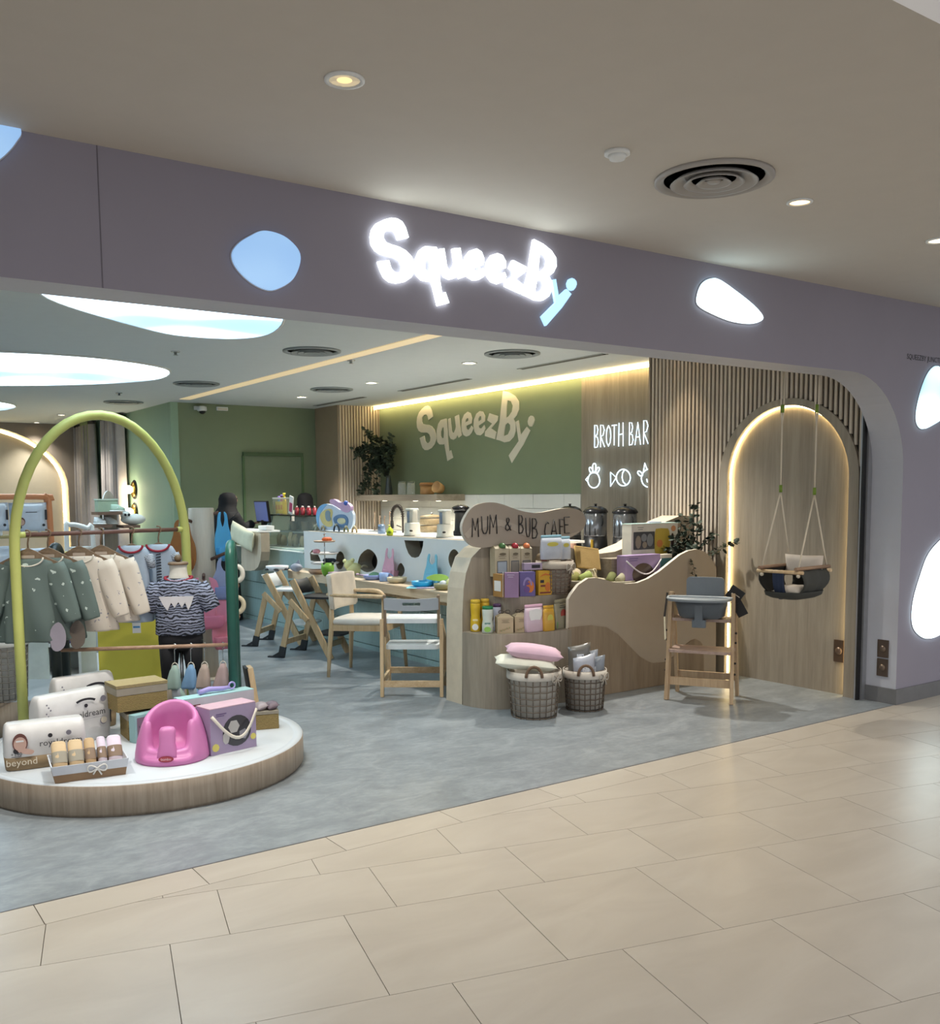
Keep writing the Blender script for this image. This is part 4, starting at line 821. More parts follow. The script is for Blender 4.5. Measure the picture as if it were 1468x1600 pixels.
# ================================================================ BASKETS
def wire_basket(label, c, rt, rb, h, group, cat='basket', strand='#7d6f60', liner='#c4bdb2', n=22, rings=7, handles=True, bow=True, sq=1.0):
    x, y, z = c; t = thing('wicker_basket', label, cat, c, group); m = MB(); mv = plain(strand, 0.8)
    R = lambda f: rb+(rt-rb)*f
    for k in range(n):
        a = 2*PI*k/n; m.tube([(x+R(f)*cos(a), y+R(f)*sin(a)*sq, z+h*f) for f in (0.0, 0.5, 1.0)], 0.0036, 5)
    for j in range(rings+1):
        f = j/rings; m.tube([(x+R(f)*cos(2*PI*k/n), y+R(f)*sin(2*PI*k/n)*sq, z+h*f+0.006+(0.002 if k % 2 else -0.002)) for k in range(n)], 0.0038, 5, closed=True)
    o = obj('wicker_strands', m, mv, t); o['kind'] = 'stuff'
    obj('liner', MB().lathe([(0.0001, 0.012), (rb-0.012, 0.012), (rt-0.012, h-0.005), (rt+0.008, h+0.008), (rt+0.010, h-0.045), (rt+0.006, h-0.05), (rt-0.004, h-0.01), (rt-0.02, h-0.02), (rb-0.02, 0.03), (0.0001, 0.03)], c, 26, sy=sq), plain(liner, 0.85, bump=0.15), t)
    if handles:
        for s in (1, -1):
            a0 = 0.9 if s > 0 else 0.9+PI; d = Vector((cos(a0), sin(a0), 0)); e = Vector((-sin(a0), cos(a0), 0))
            obj('handle', MB().tube([Vector((x, y, z+h))+d*(rt+0.004)+e*0.055*cos(b)+Vector((0, 0, -0.02+0.075*sin(b))) for b in [PI*i/12 for i in range(13)]], 0.010, 8), plain('#6d5440', 0.7), t)
    if bow:
        d = Vector((sin(-0.6), -cos(-0.6), 0)); d = Vector((0.25, -0.97, 0)); e = Vector((-d.y, d.x, 0)); B = Vector((x, y, z+h-0.035))+d*(rt+0.015)
        obj('bow', MB().tube([B+e*0.055*sin(b)+Vector((0, 0, 0.025*sin(2*b))) for b in [2*PI*i/24 for i in range(24)]], 0.004, 5, closed=True).tube([B, B+e*0.03+Vector((0, 0, -0.06))], 0.004, 5).tube([B, B-e*0.02+Vector((0, 0, -0.05))], 0.004, 5), plain('#b9b0a3', 0.8), t)
    return t
b1 = (4.178, 5.202, 0.000, 0.184, 0.321); b2 = (4.606, 5.151, 0.000, 0.150, 0.285)
wire_basket('lined wicker basket holding two cushions before the island drum', (b1[0], b1[1], 0), b1[3], b1[3]*0.86, b1[4], 'wicker baskets on the floor', strand='#6f6355')
wire_basket('darker lined wicker basket full of wrapped packs before the wave board', (b2[0], b2[1], 0), b2[3], b2[3]*0.88, b2[4], 'wicker baskets on the floor', strand='#5f5245', n=22)
x, y, h = b1[0], b1[1], b1[4]
ax = Vector((cos(-0.61), sin(-0.61), 0)); ay = Vector((-ax.y, ax.x, 0))
solo('cushion', pillow_mb(Vector((x, y, h+0.055))-ax*0.06, (ax+Vector((0, 0, -0.10))).normalized(), ay, (0, 0, 1), 0.215, 0.14, 0.042), plain('#e4e3d2', 0.8, bump=0.1), 'cream cushion lying across the basket under the pink one', 'cushion', tuple(Vector((x, y, h))-ax*0.06))
solo('cushion', pillow_mb(Vector((x, y, h+0.13)), (ax+Vector((0, 0, -0.13))).normalized(), ay, (0, 0, 1), 0.20, 0.12, 0.048), plain('#d9b6c6', 0.8, bump=0.1), 'pink cushion on top of the cream cushion in the basket', 'cushion', (x, y, h+0.09))
x, y, h = b2[0], b2[1], b2[4]
for i, (dx, dy, dz, a, m, w) in enumerate(((-0.05, -0.05, 0.02, 0.25, '#a9adb8', 'pale grey'), (0.045, -0.04, 0.0, -0.3, '#7f868f', 'mid grey'), (0.0, 0.06, 0.08, 0.1, '#676560', 'dark topmost'), (0.07, 0.05, 0.03, -0.6, '#92979f', 'silvery'))):
    p = (x+dx, y+dy, h-0.02+dz)
    t = thing('wrapped_pack', w + ' plastic-wrapped pack poking out of the darker basket', 'pack', p, 'wrapped packs in the darker basket')
    obj('wrap', pillow_mb(p, (cos(-0.6+a), sin(-0.6+a), 0.2), (0, 0, 1), (sin(0.6-a), cos(0.6-a), 0), 0.085, 0.115, 0.035, 6), plain(m, 0.3, coat=0.4), t)
    obj('label_print', MB().box((p[0]+0.0, p[1], p[2]+0.02), (0.05, 0.078, 0.06), rz=-0.6+a), spots('#dfe3ea', '#4c4f66', 60, 0.3), t)

# ================================================================ FRONT PODIUM
PC = (1.584, 5.517); PR = 0.883; PH = 0.16
t = thing('podium', 'low round oak podium with white top at the front left', 'podium', (PC[0], PC[1], 0))
obj('drum', MB().lathe([(PR-0.012, 0.0), (PR-0.012, 0.012), (PR, 0.014), (PR, PH-0.006), (PR-0.004, PH-0.002), (PR-0.06, PH-0.012), (0.0001, PH-0.012)], (PC[0], PC[1], 0), 96), wood('#8f806e', '#b3a492', 'z', 1.4), t)
obj('top', MB().lathe([(0.0001, PH), (PR-0.06, PH), (PR-0.055, PH-0.004), (PR-0.05, PH-0.001), (PR-0.003, PH-0.001), (PR-0.003, PH-0.02)], (PC[0], PC[1], 0), 96), plain('#c4cacf', 0.4, var=0.01), t)
BPC = (1.55, 7.53); BPH = 0.25
t = thing('podium', 'second round podium standing behind the first, mostly hidden', 'podium', (BPC[0], BPC[1], 0))
obj('drum', MB().lathe([(0.98, 0.0), (0.98, BPH-0.004), (0.9, BPH-0.02), (0.0001, BPH-0.02)], (BPC[0], BPC[1], 0), 80), wood('#8f806e', '#b3a492', 'z', 1.4), t)
obj('top', MB().lathe([(0.0001, BPH), (0.93, BPH), (0.98, BPH-0.004)], (BPC[0], BPC[1], 0), 80), plain('#c4cacf', 0.4, var=0.01), t)

# ---- tall yellow-green arch with wooden rail
YL, YR = Vector((1.015, 5.967, 0)), Vector((2.08, 6.20, 0)); yd = (YR-YL).normalized(); YW = (YR-YL).length; M_LIME = plain('#bcc06c', 0.45, var=0.03)
t = thing('arch_rack', 'tall lime-green arched clothes rack on the front podium', 'rack', tuple((YL+YR)/2+Vector((0, 0, PH))))
AH = 2.045; ar = YW/2
pts = [YL+Vector((0, 0, PH)), YL+Vector((0, 0, 0.8)), YL+Vector((0, 0, 1.1))] + [YL+yd*(ar-ar*cos(PI*k/24))+Vector((0, 0, AH-0.80+0.80*sin(PI*k/24))) for k in range(25)] + [YR+Vector((0, 0, 1.1)), YR+Vector((0, 0, 0.8)), YR+Vector((0, 0, PH))]
obj('tube_frame', MB().tube(pts, 0.029, 14), M_LIME, t)
RZ = 1.341
obj('rail', MB().tube([YL+yd*0.02+Vector((0, 0, RZ)), YR-yd*0.02+Vector((0, 0, RZ))], 0.013, 10), wood('#5f4038', '#7c5a4e', 'x', 3), t)
obj('rail_socket', MB().tube([YL+yd*0.02+Vector((0, 0, RZ)), YL+yd*0.06+Vector((0, 0, RZ))], 0.018, 10).tube([YR-yd*0.02+Vector((0, 0, RZ)), YR-yd*0.06+Vector((0, 0, RZ))], 0.018, 10), M_LIME, t)
for P in (YL, YR): obj('foot_plate', MB().lathe([(0.06, 0), (0.06, 0.006), (0.03, 0.01)], (P.x, P.y, PH), 18), M_LIME, t)

# ---- low rack of two dark green hoops
GL, GR = Vector((1.23, 6.07, 0)), Vector((2.155, 5.627, 0)); gd = (GR-GL).normalized(); gn = Vector((-gd.y, gd.x, 0))
t = thing('hoop_rack', 'low rack of two dark green hoops joined by a wooden rail', 'rack', tuple((GL+GR)/2+Vector((0, 0, PH))))
for P, m, w in ((GL, plain('#16211f', 0.45), 0.20), (GR, plain('#1f5a4c', 0.4), 0.20)):
    P = P; Q = P+gn*w
    hp_ = [P+Vector((0, 0, PH))] + [P+gn*(w/2-w/2*cos(PI*k/12))+Vector((0, 0, 1.255-w/2+w/2*sin(PI*k/12))) for k in range(13)] + [Q+Vector((0, 0, PH))]
    obj('hoop', MB().tube(hp_, 0.030, 12), m, t)
RZ2 = 0.645
obj('rail', MB().tube([GL+gd*0.02+Vector((0, 0, RZ2)), GR-gd*0.02+Vector((0, 0, RZ2))], 0.012, 10), wood('#8a6a52', '#b0917a', 'x', 3), t)

# ---- clothes hangers with garments
M_HANG = wood('#6f5b46', '#8d765d', 'x', 3)
def hanger(c, ang, label, w=0.17, group='wooden hangers on the arch rail'):
    """c: point on the rail; the hanger swings across the rail at angle ang"""
    U = Vector((cos(ang), sin(ang), 0)); c = Vector(c); N = Vector((-U.y, U.x, 0))
    t = thing('clothes_hanger', label, 'hanger', tuple(c), group)
    hk = [c+U*0.0+Vector((0, 0, -0.085)), c+Vector((0, 0, -0.05))] + [c+U*(0.018*sin(a))+Vector((0, 0, 0.004-0.022*cos(a))) for a in [0.3+i*0.42 for i in range(9)]]
    obj('hook', MB().tube(hk, 0.005, 6), M_HANG, t)
    out = [(-w, -0.165), (-w*0.55, -0.125), (-0.035, -0.09), (0, -0.075), (0.035, -0.09), (w*0.55, -0.125), (w, -0.165), (w*0.97, -0.18), (w*0.5, -0.155), (0, -0.145), (-w*0.5, -0.155), (-w*0.97, -0.18)]
    obj('shoulder_board', MB().prism(out, 0.014, (c-N*0.007, U, (0, 0, 1), N)), M_HANG, t, 0.002)
    obj('cross_bar', MB().tube([c-U*w*0.62+Vector((0, 0, -0.195)), c+U*w*0.62+Vector((0, 0, -0.195))], 0.006, 6), M_HANG, t)
    obj('printed_mark', MB().prism(rrect(-0.035, -0.135, 0.035, 0.0-0.118, 0.004), 0.0006, (c-N*0.008, U, (0, 0, 1), N)), plain('#b9a898', 0.6), t)
    return U, N
def garment_smock(c, ang, m, label, group, L=0.46, w=0.18, sl=0.33, sway=0.0, tagm=None, lean=0.0):
    U = Vector((cos(ang), sin(ang), 0)); N = Vector((-U.y, U.x, 0)); c = Vector(c); Z = Vector((0, 0, 1))
    t = thing('baby_smock', label, 'clothing', tuple(c+Z*(-0.2-L)), group)
    top = -0.118
    body = []
    for z, hw, hd, rip in ((top-0.02, 0.085, 0.018, 0), (top-0.035, 0.13, 0.026, 0), (top-0.06, w*0.9, 0.032, 0.05), (top-0.12, w*0.88, 0.040, 0.15), (top-0.22, w*0.92, 0.045, 0.25), (top-0.34, w*0.98, 0.05, 0.35), (top-L, w*1.06, 0.055, 0.45), (top-L-0.012, w*1.05, 0.048, 0.45)):
        body.append((c+Z*z+N*sway*(-z)+U*lean*(-z-0.1), U*hw, N*hd, rip, 5))
    obj('bodice', MB().loft(body, 28), m, t)
    for s in (-1, 1):
        sh = c+Z*(top-0.05)+U*s*w*0.82
        secs = []
        for f, hw, hd in ((0, 0.055, 0.03), (0.15, 0.066, 0.034), (0.45, 0.066, 0.036), (0.8, 0.058, 0.034), (0.97, 0.05, 0.03), (1.0, 0.045, 0.026)):
            p = sh+U*s*(0.075*f+0.02*f*f)-Z*sl*f+N*(sway*f*0.4-0.02*f)
            secs.append((p, (U*0.96+Z*0.26*s)*hw, N*hd, 0.15, 3))
        obj('sleeve', MB().loft(secs, 18), m, t)
    nk = [c+Z*(top-0.012-0.05*sin(PI*k/14))+U*(0.085*cos(PI*k/14))-N*0.03 for k in range(15)]
    obj('neck_binding', MB().tube(nk, 0.005, 5), plain('#d9d2c4', 0.8), t)
    if tagm:
        q = c+Z*(top-L+0.02)+U*w*0.9-N*0.06
        obj('hang_tag', MB().prism(smooth_loop([(-0.035, -0.06), (0.0, -0.085), (0.04, -0.05), (0.045, 0.03), (0.01, 0.085), (-0.035, 0.04)], 3), 0.003, (q, U, Z, N)), tagm, t)
    return t
def rail_pt(x): return YL+yd*x+Vector((0, 0, RZ))
M_SM1 = spots('#586661', '#b4c0b8', 15, 0.17, 0.7); M_SM2 = spots('#ccc2b4', '#8d8a92', 28, 0.17, 0.7)
rail_ang = math.atan2(yd.y, yd.x)
ca = -0.42
for i, (s, m, nm, w) in enumerate(((0.075, M_SM1, 'dark green patterned long-sleeved smock nearest the left leg of the arch', 'first'), (0.19, M_SM1, 'dark green patterned long-sleeved smock second along the arch rail', 'second'), (0.375, M_SM2, 'cream patterned long-sleeved smock third along the arch rail', 'third'), (0.512, M_SM2, 'cream patterned long-sleeved smock fourth along the arch rail', 'fourth'))):
    p = rail_pt(s)
    hanger(p, ca, 'wooden hanger with hook, %s from the left on the arch rail' % w)
    garment_smock(p, ca, m, nm, 'long-sleeved smocks on the arch rail', L=0.49 if i < 2 else (0.46 if i == 2 else 0.42), w=0.165, sl=0.335, tagm=plain('#8e8791', 0.6) if i == 0 else (plain('#5b5148', 0.6) if i == 1 else None), lean=0.04 if i >= 2 else 0.0)
def romper(p, ang, label, lean):
    U = Vector((cos(ang), sin(ang), 0)); N = Vector((-U.y, U.x, 0)); Z = Vector((0, 0, 1)); c = Vector(p)
    t = thing('baby_romper', label, 'clothing', tuple(c-Z*0.62), 'blue rompers on the arch rail')
    m = plain('#a3b2c2', 0.85, bump=0.2); secs = []
    for z, hw, hd, r in ((-0.09, 0.05, 0.02, 0), (-0.105, 0.085, 0.03, 0), (-0.14, 0.105, 0.036, 0.05), (-0.20, 0.094, 0.04, 0.1), (-0.30, 0.094, 0.042, 0.2), (-0.40, 0.098, 0.045, 0.3), (-0.50, 0.104, 0.048, 0.3), (-0.565, 0.106, 0.046, 0.3), (-0.57, 0.10, 0.04, 0.3)):
        secs.append((c+Z*z+U*lean*(-z-0.1), U*hw, N*hd, r, 4))
    obj('bodice', MB().loft(secs, 24), m, t)
    for s in (-1, 1):
        q = c+Z*(-0.15)+U*s*0.092
        obj('cap_sleeve', MB().loft([(q, (U+Z*0.4*s)*0.03, N*0.034), (q+U*s*0.02-Z*0.05, (U+Z*0.2*s)*0.028, N*0.036), (q+U*s*0.024-Z*0.085, (U+Z*0.2*s)*0.02, N*0.03)], 14), zebra('#b9c2cc', '#2b2f3a', 40) if s > 0 else m, t)
    nk = [c+Z*(-0.088-0.045*sin(PI*k/12))+U*0.07*cos(PI*k/12)-N*0.038 for k in range(13)]
    obj('neck_binding', MB().tube(nk, 0.008, 6), plain('#8e2433', 0.8), t)
    st = MB()
    for k in range(22):
        z = -0.155-0.0182*k; st.prism([(-0.016, -0.004), (0.016, 0.002), (0.014, 0.009), (-0.014, 0.003)], 0.004, (c+Z*z+U*(lean*(-z-0.1))-N*(0.047+0.012*min(1, k/10)), U, Z, N))
    obj('striped_placket', st, plain('#20242e', 0.8), t)
    q = c+Z*(-0.60)+U*(lean*0.5+0.01)-N*0.04
    obj('hang_tag', MB().box(q, (0.05, 0.003, 0.07), rz=ang).box(q+Z*0.003-N*0.002, (0.04, 0.003, 0.012), rz=ang, mi=1), [M_WHITE, plain('#4f8fc0', 0.6)], t)
for i, (s, l, w) in enumerate(((0.712, 0.01, 'light blue sleeveless romper with a striped front, left of the pair'), (0.895, 0.02, 'light blue sleeveless romper with a striped front, beside the mannequin'))):
    p = rail_pt(s); hanger(p, ca, 'wooden hanger with hook, %s from the left on the arch rail' % ('fifth', 'sixth')[i], w=0.115); romper(p, ca, w, l)

# ---- mannequin in a zebra shirt
MC = Vector((1.95, 5.975, 0)); mu = Vector((cos(-0.50), sin(-0.50), 0)); mn = Vector((-mu.y, mu.x, 0)); Z = Vector((0, 0, 1))
t = thing('child_mannequin', 'headless child mannequin in a zebra-striped shirt and black leggings', 'mannequin', (MC.x, MC.y, PH))
def msec(z, hw, hd, r=0, dx=0, n=4): return (MC+Z*z+mu*dx, mu*hw, mn*hd, r, n)
obj('neck', MB().loft([msec(1.00, 0.085, 0.06), msec(1.06, 0.058, 0.05), msec(1.10, 0.052, 0.048), msec(1.125, 0.055, 0.05), msec(1.13, 0.05, 0.045)], 20), plain('#dedbd0', 0.5), t)
kn = obj('neck_cap', MB().lathe([(0.062, 1.128), (0.062, 1.14), (0.055, 1.145), (0.0001, 1.146)], (MC.x, MC.y, 0), 20), wood('#6f5a44', '#8d765d', 'x', 3), t)
obj('knob', MB().ball(MC+Z*1.168, 0.024, 14, 10), wood('#5a4a36', '#77654d', 'x', 3), kn)
M_ZEB = zebra('#8d93a8', '#1d2029', 17)
sh = obj('shirt', MB().loft([msec(1.045, 0.075, 0.06), msec(1.03, 0.115, 0.075), msec(1.005, 0.148, 0.085), msec(0.96, 0.155, 0.09, 0.03), msec(0.88, 0.147, 0.092, 0.05), msec(0.78, 0.146, 0.094, 0.06), msec(0.695, 0.150, 0.096, 0.08), msec(0.69, 0.143, 0.09, 0.08)], 32), M_ZEB, t)
for s in (-1, 1):
    secs = []
    for f, hw, hd in ((0, 0.05, 0.062), (0.4, 0.056, 0.062), (0.85, 0.05, 0.056), (1.0, 0.045, 0.05)):
        secs.append((MC+Z*(1.0-0.155*f)+mu*s*(0.118+0.085*f), (mu+Z*0.55*s)*hw, mn*hd, 0.04, 3))
    obj('sleeve', MB().loft(secs, 18), M_ZEB, sh)
obj('collar', MB().tube([MC+Z*(1.048-0.022*max(0, -sin(a)))+mu*0.082*cos(a)+mn*0.066*sin(a) for a in [2*PI*k/24 for k in range(24)]], 0.010, 6, closed=True), plain('#8e2433', 0.8), sh)
tp = [(-0.105, 0.052), (0.105, 0.052), (0.088, 0.0), (0.07, -0.035), (0.052, 0.015), (0.032, -0.018), (0.012, 0.018), (-0.012, -0.018), (-0.032, 0.015), (-0.055, -0.035), (-0.08, 0.0)]
obj('teeth_pocket', MB().prism(tp, 0.010, (MC+Z*0.885-mn*0.102, mu, (0, 0, 1), mn)), plain('#c9c6c8', 0.8), sh)
obj('leggings', MB().loft([msec(0.715, 0.135, 0.08), msec(0.66, 0.138, 0.085), msec(0.60, 0.135, 0.085)], 24).loft([msec(0.62, 0.066, 0.078, 0, -0.068), msec(0.52, 0.056, 0.06, 0, -0.075), msec(0.40, 0.045, 0.05, 0, -0.08)], 18).loft([msec(0.62, 0.066, 0.078, 0, 0.068), msec(0.52, 0.056, 0.06, 0, 0.075), msec(0.40, 0.045, 0.05, 0, 0.08)], 18), plain('#0f0f14', 0.85), t)
obj('stand', MB().tube([MC+Z*PH, MC+Z*0.66], 0.011, 8).lathe([(0.11, PH), (0.11, PH+0.008), (0.02, PH+0.014)], (MC.x, MC.y, 0), 20), M_STEEL, t)

# ---- comforters on the low rail
def comforter(s, label, m1, m2, L, lean):
    p = GL+gd*s+Vector((0, 0, RZ2)); U = Vector((0.80, -0.55, 0)).normalized(); N = Vector((-U.y, U.x, 0)); Z = Vector((0, 0, 1))
    t = thing('comforter_cloth', label, 'comforter', tuple(p-Z*(L+0.1)), 'animal comforters on the low rail')
    obj('hook', MB().tube([p-Z*0.10, p-Z*0.02]+[p+U*0.016*sin(a)+Z*(0.0-0.016*cos(a)) for a in [0.2+0.45*k for k in range(8)]], 0.003, 5), M_STEEL, t)
    obj('loop', MB().tube([p-Z*0.10+U*0.02*sin(a)+Z*(0.03*cos(a)-0.03) for a in [2*PI*k/12 for k in range(12)]], 0.003, 5, closed=True), plain('#c9c4b6', 0.8), t)
    obj('hood', MB().loft([(p-Z*0.115, U*0.012, N*0.012), (p-Z*0.15-U*0.004, U*0.03, N*0.02, 0.2, 3), (p-Z*0.20-U*0.01, U*0.04, N*0.026, 0.25, 3), (p-Z*0.25-U*0.018, U*0.052, N*0.03, 0.3, 3), (p-Z*0.262-U*0.02, U*0.05, N*0.026, 0.3, 3)], 16), m1, t)
    obj('cloth_tail', MB().loft([(p-Z*0.22, U*0.028, N*0.018), (p-Z*0.30+U*lean*0.3, U*0.03, N*0.02, 0.3, 3), (p-Z*(L*0.8)+U*lean*0.8, U*0.034, N*0.018, 0.4, 3), (p-Z*L+U*lean, U*0.022, N*0.012, 0.3, 3)], 14), m2, t)
    obj('ear_tip', MB().loft([(p-Z*0.255+U*0.02, U*0.012, N*0.01), (p-Z*0.31+U*0.045, U*0.022, N*0.012), (p-Z*0.36+U*0.06, U*0.008, N*0.006)], 10), m1, t)
comforter(0.68, 'sage green hanging comforter, leftmost on the low rail', plain('#8fa59c', 0.85), plain('#8d949b', 0.85), 0.47, 0.02)
comforter(0.775, 'blue hanging comforter, second on the low rail', plain('#6f93b4', 0.85), plain('#8e9aa4', 0.85), 0.43, 0.03)
comforter(0.855, 'mauve beige hanging comforter, third on the low rail', plain('#a59488', 0.85), plain('#98877e', 0.85), 0.42, 0.03)
comforter(0.965, 'dusty pink hanging comforter beside the dark green hoop', plain('#a48f8c', 0.85), plain('#8e8784', 0.85), 0.40, 0.02)

# ---- goods on the podium
def facing(g): return Matrix.Translation((g[0], g[1], g[2])) @ Matrix.Rotation(g[3], 4, 'Z')
def carton(name, label, cat, g, m, group=None, bevel=0.003):
    """g: centre x, y, base z, turn, width, depth, height -> (thing, matrix with the front face at y = -depth/2)"""
    t = thing(name, label, cat, (g[0], g[1], g[2]), group); M = facing(g)
    obj('box', MB(M).box((0, 0, g[6]/2), (g[4], g[5], g[6])), m, t, bevel); return t, M
def FRM(M, g, dy=0.0):
    """frame of the front face: u along the width from its centre, v up from the base"""
    O = M @ Vector((0, -g[5]/2-0.0006-dy, 0)); R = M.to_3x3(); return (O, R @ Vector((1, 0, 0)), R @ Vector((0, 0, 1)), R @ Vector((0, -1, 0)))
M_INK = plain('#26242b', 0.6)
def bag(name, label, g, kraft, extras, group='quilted nappy packs on the podium', big=True):
    """soft nappy pack: rounded block with pinched top, kraft band, printed front"""
    t = thing(name, label, 'pack', (g[0], g[1], g[2]), group); M = facing(g); w, d, h = g[4]/2, g[5]/2, g[6]
    secs = [(M @ Vector((0, 0, z*h)), M.to_3x3() @ Vector((w*a, 0, 0)), M.to_3x3() @ Vector((0, d*b, 0))) for z, a, b in ((0, 0.93, 0.86), (0.02, 0.97, 0.95), (0.30, 1.0, 1.0), (0.62, 1.0, 1.0), (0.80, 0.985, 0.95), (0.90, 0.97, 0.75), (0.96, 0.95, 0.62), (1.0, 0.90, 0.5))]
    obj('wrap', MB().loft(secs, 40, power=0.32), plain('#cfcdcb', 0.4, coat=0.25, bump=0.04), t)
    if kraft: obj('kraft_band', MB().loft([(M @ Vector((0, 0, z*h)), M.to_3x3() @ Vector((w*a*1.004, 0, 0)), M.to_3x3() @ Vector((0, d*b*1.008, 0))) for z, a, b in ((0.004, 0.935, 0.87), (0.02, 0.972, 0.955), (0.30, 1.001, 1.001))], 40, power=0.32), plain('#8a7557', 0.7), t)
    pr = MB(); F = FRM(M, g, 0.004); extras(pr, F, w, h); obj('front_print', pr, [M_INK, plain('#7d7a85', 0.6), plain('#c9a596', 0.6), plain('#6b4038', 0.6), M_WHITE, plain('#d8cfbb', 0.6)], t); return t
def ex_big(pr, F, w, h):
    pr.prism([(0.05+0.10*sin(a)*0.9, h*0.80+0.05*cos(a)-0.03) for a in [-0.75+1.5*k/10 for k in range(11)]] + [(0.05+0.088*sin(a)*0.9, h*0.775+0.045*cos(a)-0.03) for a in [0.75-1.5*k/10 for k in range(11)]], 0.001, F, 0)
    pr.prism(oval(0.05, h*0.72, 0.011), 0.001, F, 0); pr.text('royaldream', 0.052, (F[0]+F[1]*0.05+F[2]*h*0.50, F[1], F[2], F[3]), 0.0015, 0)
    pr.prism(rrect(-0.06, h*0.45, 0.15, h*0.453, 0.001), 0.001, F, 1)
    pr.prism(oval(0.72*w*1.0, h*0.80, 0.018), 0.001, F, 1); pr.prism(oval(0.70*w, h*0.36, 0.02), 0.001, F, 1); pr.prism(oval(0.715*w, h*0.375, 0.019), 0.0014, F, 5)
    for k in range(14): pr.prism(oval(-w*0.85+0.16*w*((k*37 % 10)/10), h*(0.15+0.055*k), 0.005, n=8), 0.001, F, 1)
    pr.prism(rrect(w*0.90, h*0.3, w*0.93, h*0.75, 0.004), 0.001, F, 0)
def ex_front(pr, F, w, h):
    pr.prism(oval(0.02, h*0.72, 0.011), 0.001, F, 0); pr.text('royaldream', 0.045, (F[0]+F[1]*0.07+F[2]*h*0.50, F[1], F[2], F[3]), 0.0015, 0)
    pr.prism(oval(-w*0.62, h*0.62, 0.036, 0.05), 0.001, F, 3); pr.prism(oval(-w*0.62, h*0.60, 0.03, 0.036), 0.0016, F, 2); pr.prism(rrect(-w*0.72, h*0.645, -w*0.53, h*0.68, 0.004), 0.002, F, 4)
    pr.prism(smooth_loop([(-w*0.62, h*0.52), (-w*0.45, h*0.48), (-w*0.30, h*0.42), (-w*0.36, h*0.35), (-w*0.55, h*0.38), (-w*0.68, h*0.44)], 3), 0.0012, F, 2)
    pr.prism(oval(-w*0.72, h*0.45, 0.014), 0.001, F, 0); pr.text('+140', 0.026, (F[0]+F[1]*(-w*0.72)+F[2]*h*0.345, F[1], F[2], F[3]), 0.0015, 0); pr.prism(rrect(-w*0.84, h*0.32, -w*0.6, h*0.332, 0.001), 0.001, F, 0)
    pr.text('beyond', 0.05, (F[0]+F[1]*(-w*0.6)+F[2]*h*0.13, F[1], F[2], F[3]), 0.0016, 5); pr.prism(oval(0.55*w, h*0.74, 0.013), 0.001, F, 1)
bag('nappy_pack', 'clear-topped nappy pack with a sleeping baby printed on it, nearest the front', (1.006, 5.344, 0.160, -0.113, 0.396, 0.180, 0.235), True, ex_front)
bag('nappy_pack', 'tall white nappy pack with dark lettering behind the baby-print pack', (1.221, 5.728, 0.160, 0.326, 0.442, 0.150, 0.296), False, ex_big)
bag('nappy_pack', 'tall white nappy pack furthest back of the three', (1.354, 6.002, 0.160, 0.254, 0.379, 0.130, 0.337), True, ex_big)
# sock tray
g = (1.143, 5.027, 0.160, -0.131, 0.353, 0.260, 0.096)
t = thing('gift_tray', 'white and kraft gift tray with a bow holding rolled baby clothes', 'tray', (g[0], g[1], g[2])); M = facing(g); w, d, h = g[4]/2, g[5]/2, 0.085
fl = 1.10
def tray_wall(z0, z1, k0, k1, th=0.006):
    mb = MB(M); P = [(-1, -1), (1, -1), (1, 1), (-1, 1)]
    for i in range(4):
        a, b = P[i], P[(i+1) % 4]
        mb.add([(a[0]*w*k0, a[1]*d*k0, z0), (b[0]*w*k0, b[1]*d*k0, z0), (b[0]*w*k1, b[1]*d*k1, z1), (a[0]*w*k1, a[1]*d*k1, z1), (a[0]*(w*k0-th), a[1]*(d*k0-th), z0), (b[0]*(w*k0-th), b[1]*(d*k0-th), z0), (b[0]*(w*k1-th), b[1]*(d*k1-th), z1), (a[0]*(w*k1-th), a[1]*(d*k1-th), z1)], [(0, 1, 2, 3), (4, 7, 6, 5), (3, 2, 6, 7), (0, 4, 5, 1)])
    return mb
obj('kraft_base', tray_wall(0.0, 0.045, 0.93, 0.97).box((0, 0, 0.004), (w*1.84, d*1.84, 0.008)), plain('#8b6f52', 0.7), t)
obj('white_rim', tray_wall(0.04, h, 0.975, 1.02), plain('#c9ccd2', 0.5), t)
Bq = Vector((0.03, -d*1.0-0.006, 0.055))
obj('bow', MB(M).tube([Bq+Vector((0.045*sin(a), 0, 0.016*sin(2*a))) for a in [2*PI*k/20 for k in range(20)]], 0.004, 5, closed=True).tube([Bq, Bq+Vector((0.02, 0, -0.035))], 0.004, 5).tube([Bq, Bq+Vector((-0.02, 0, -0.03))], 0.004, 5), plain('#d9d6d0', 0.7), t)
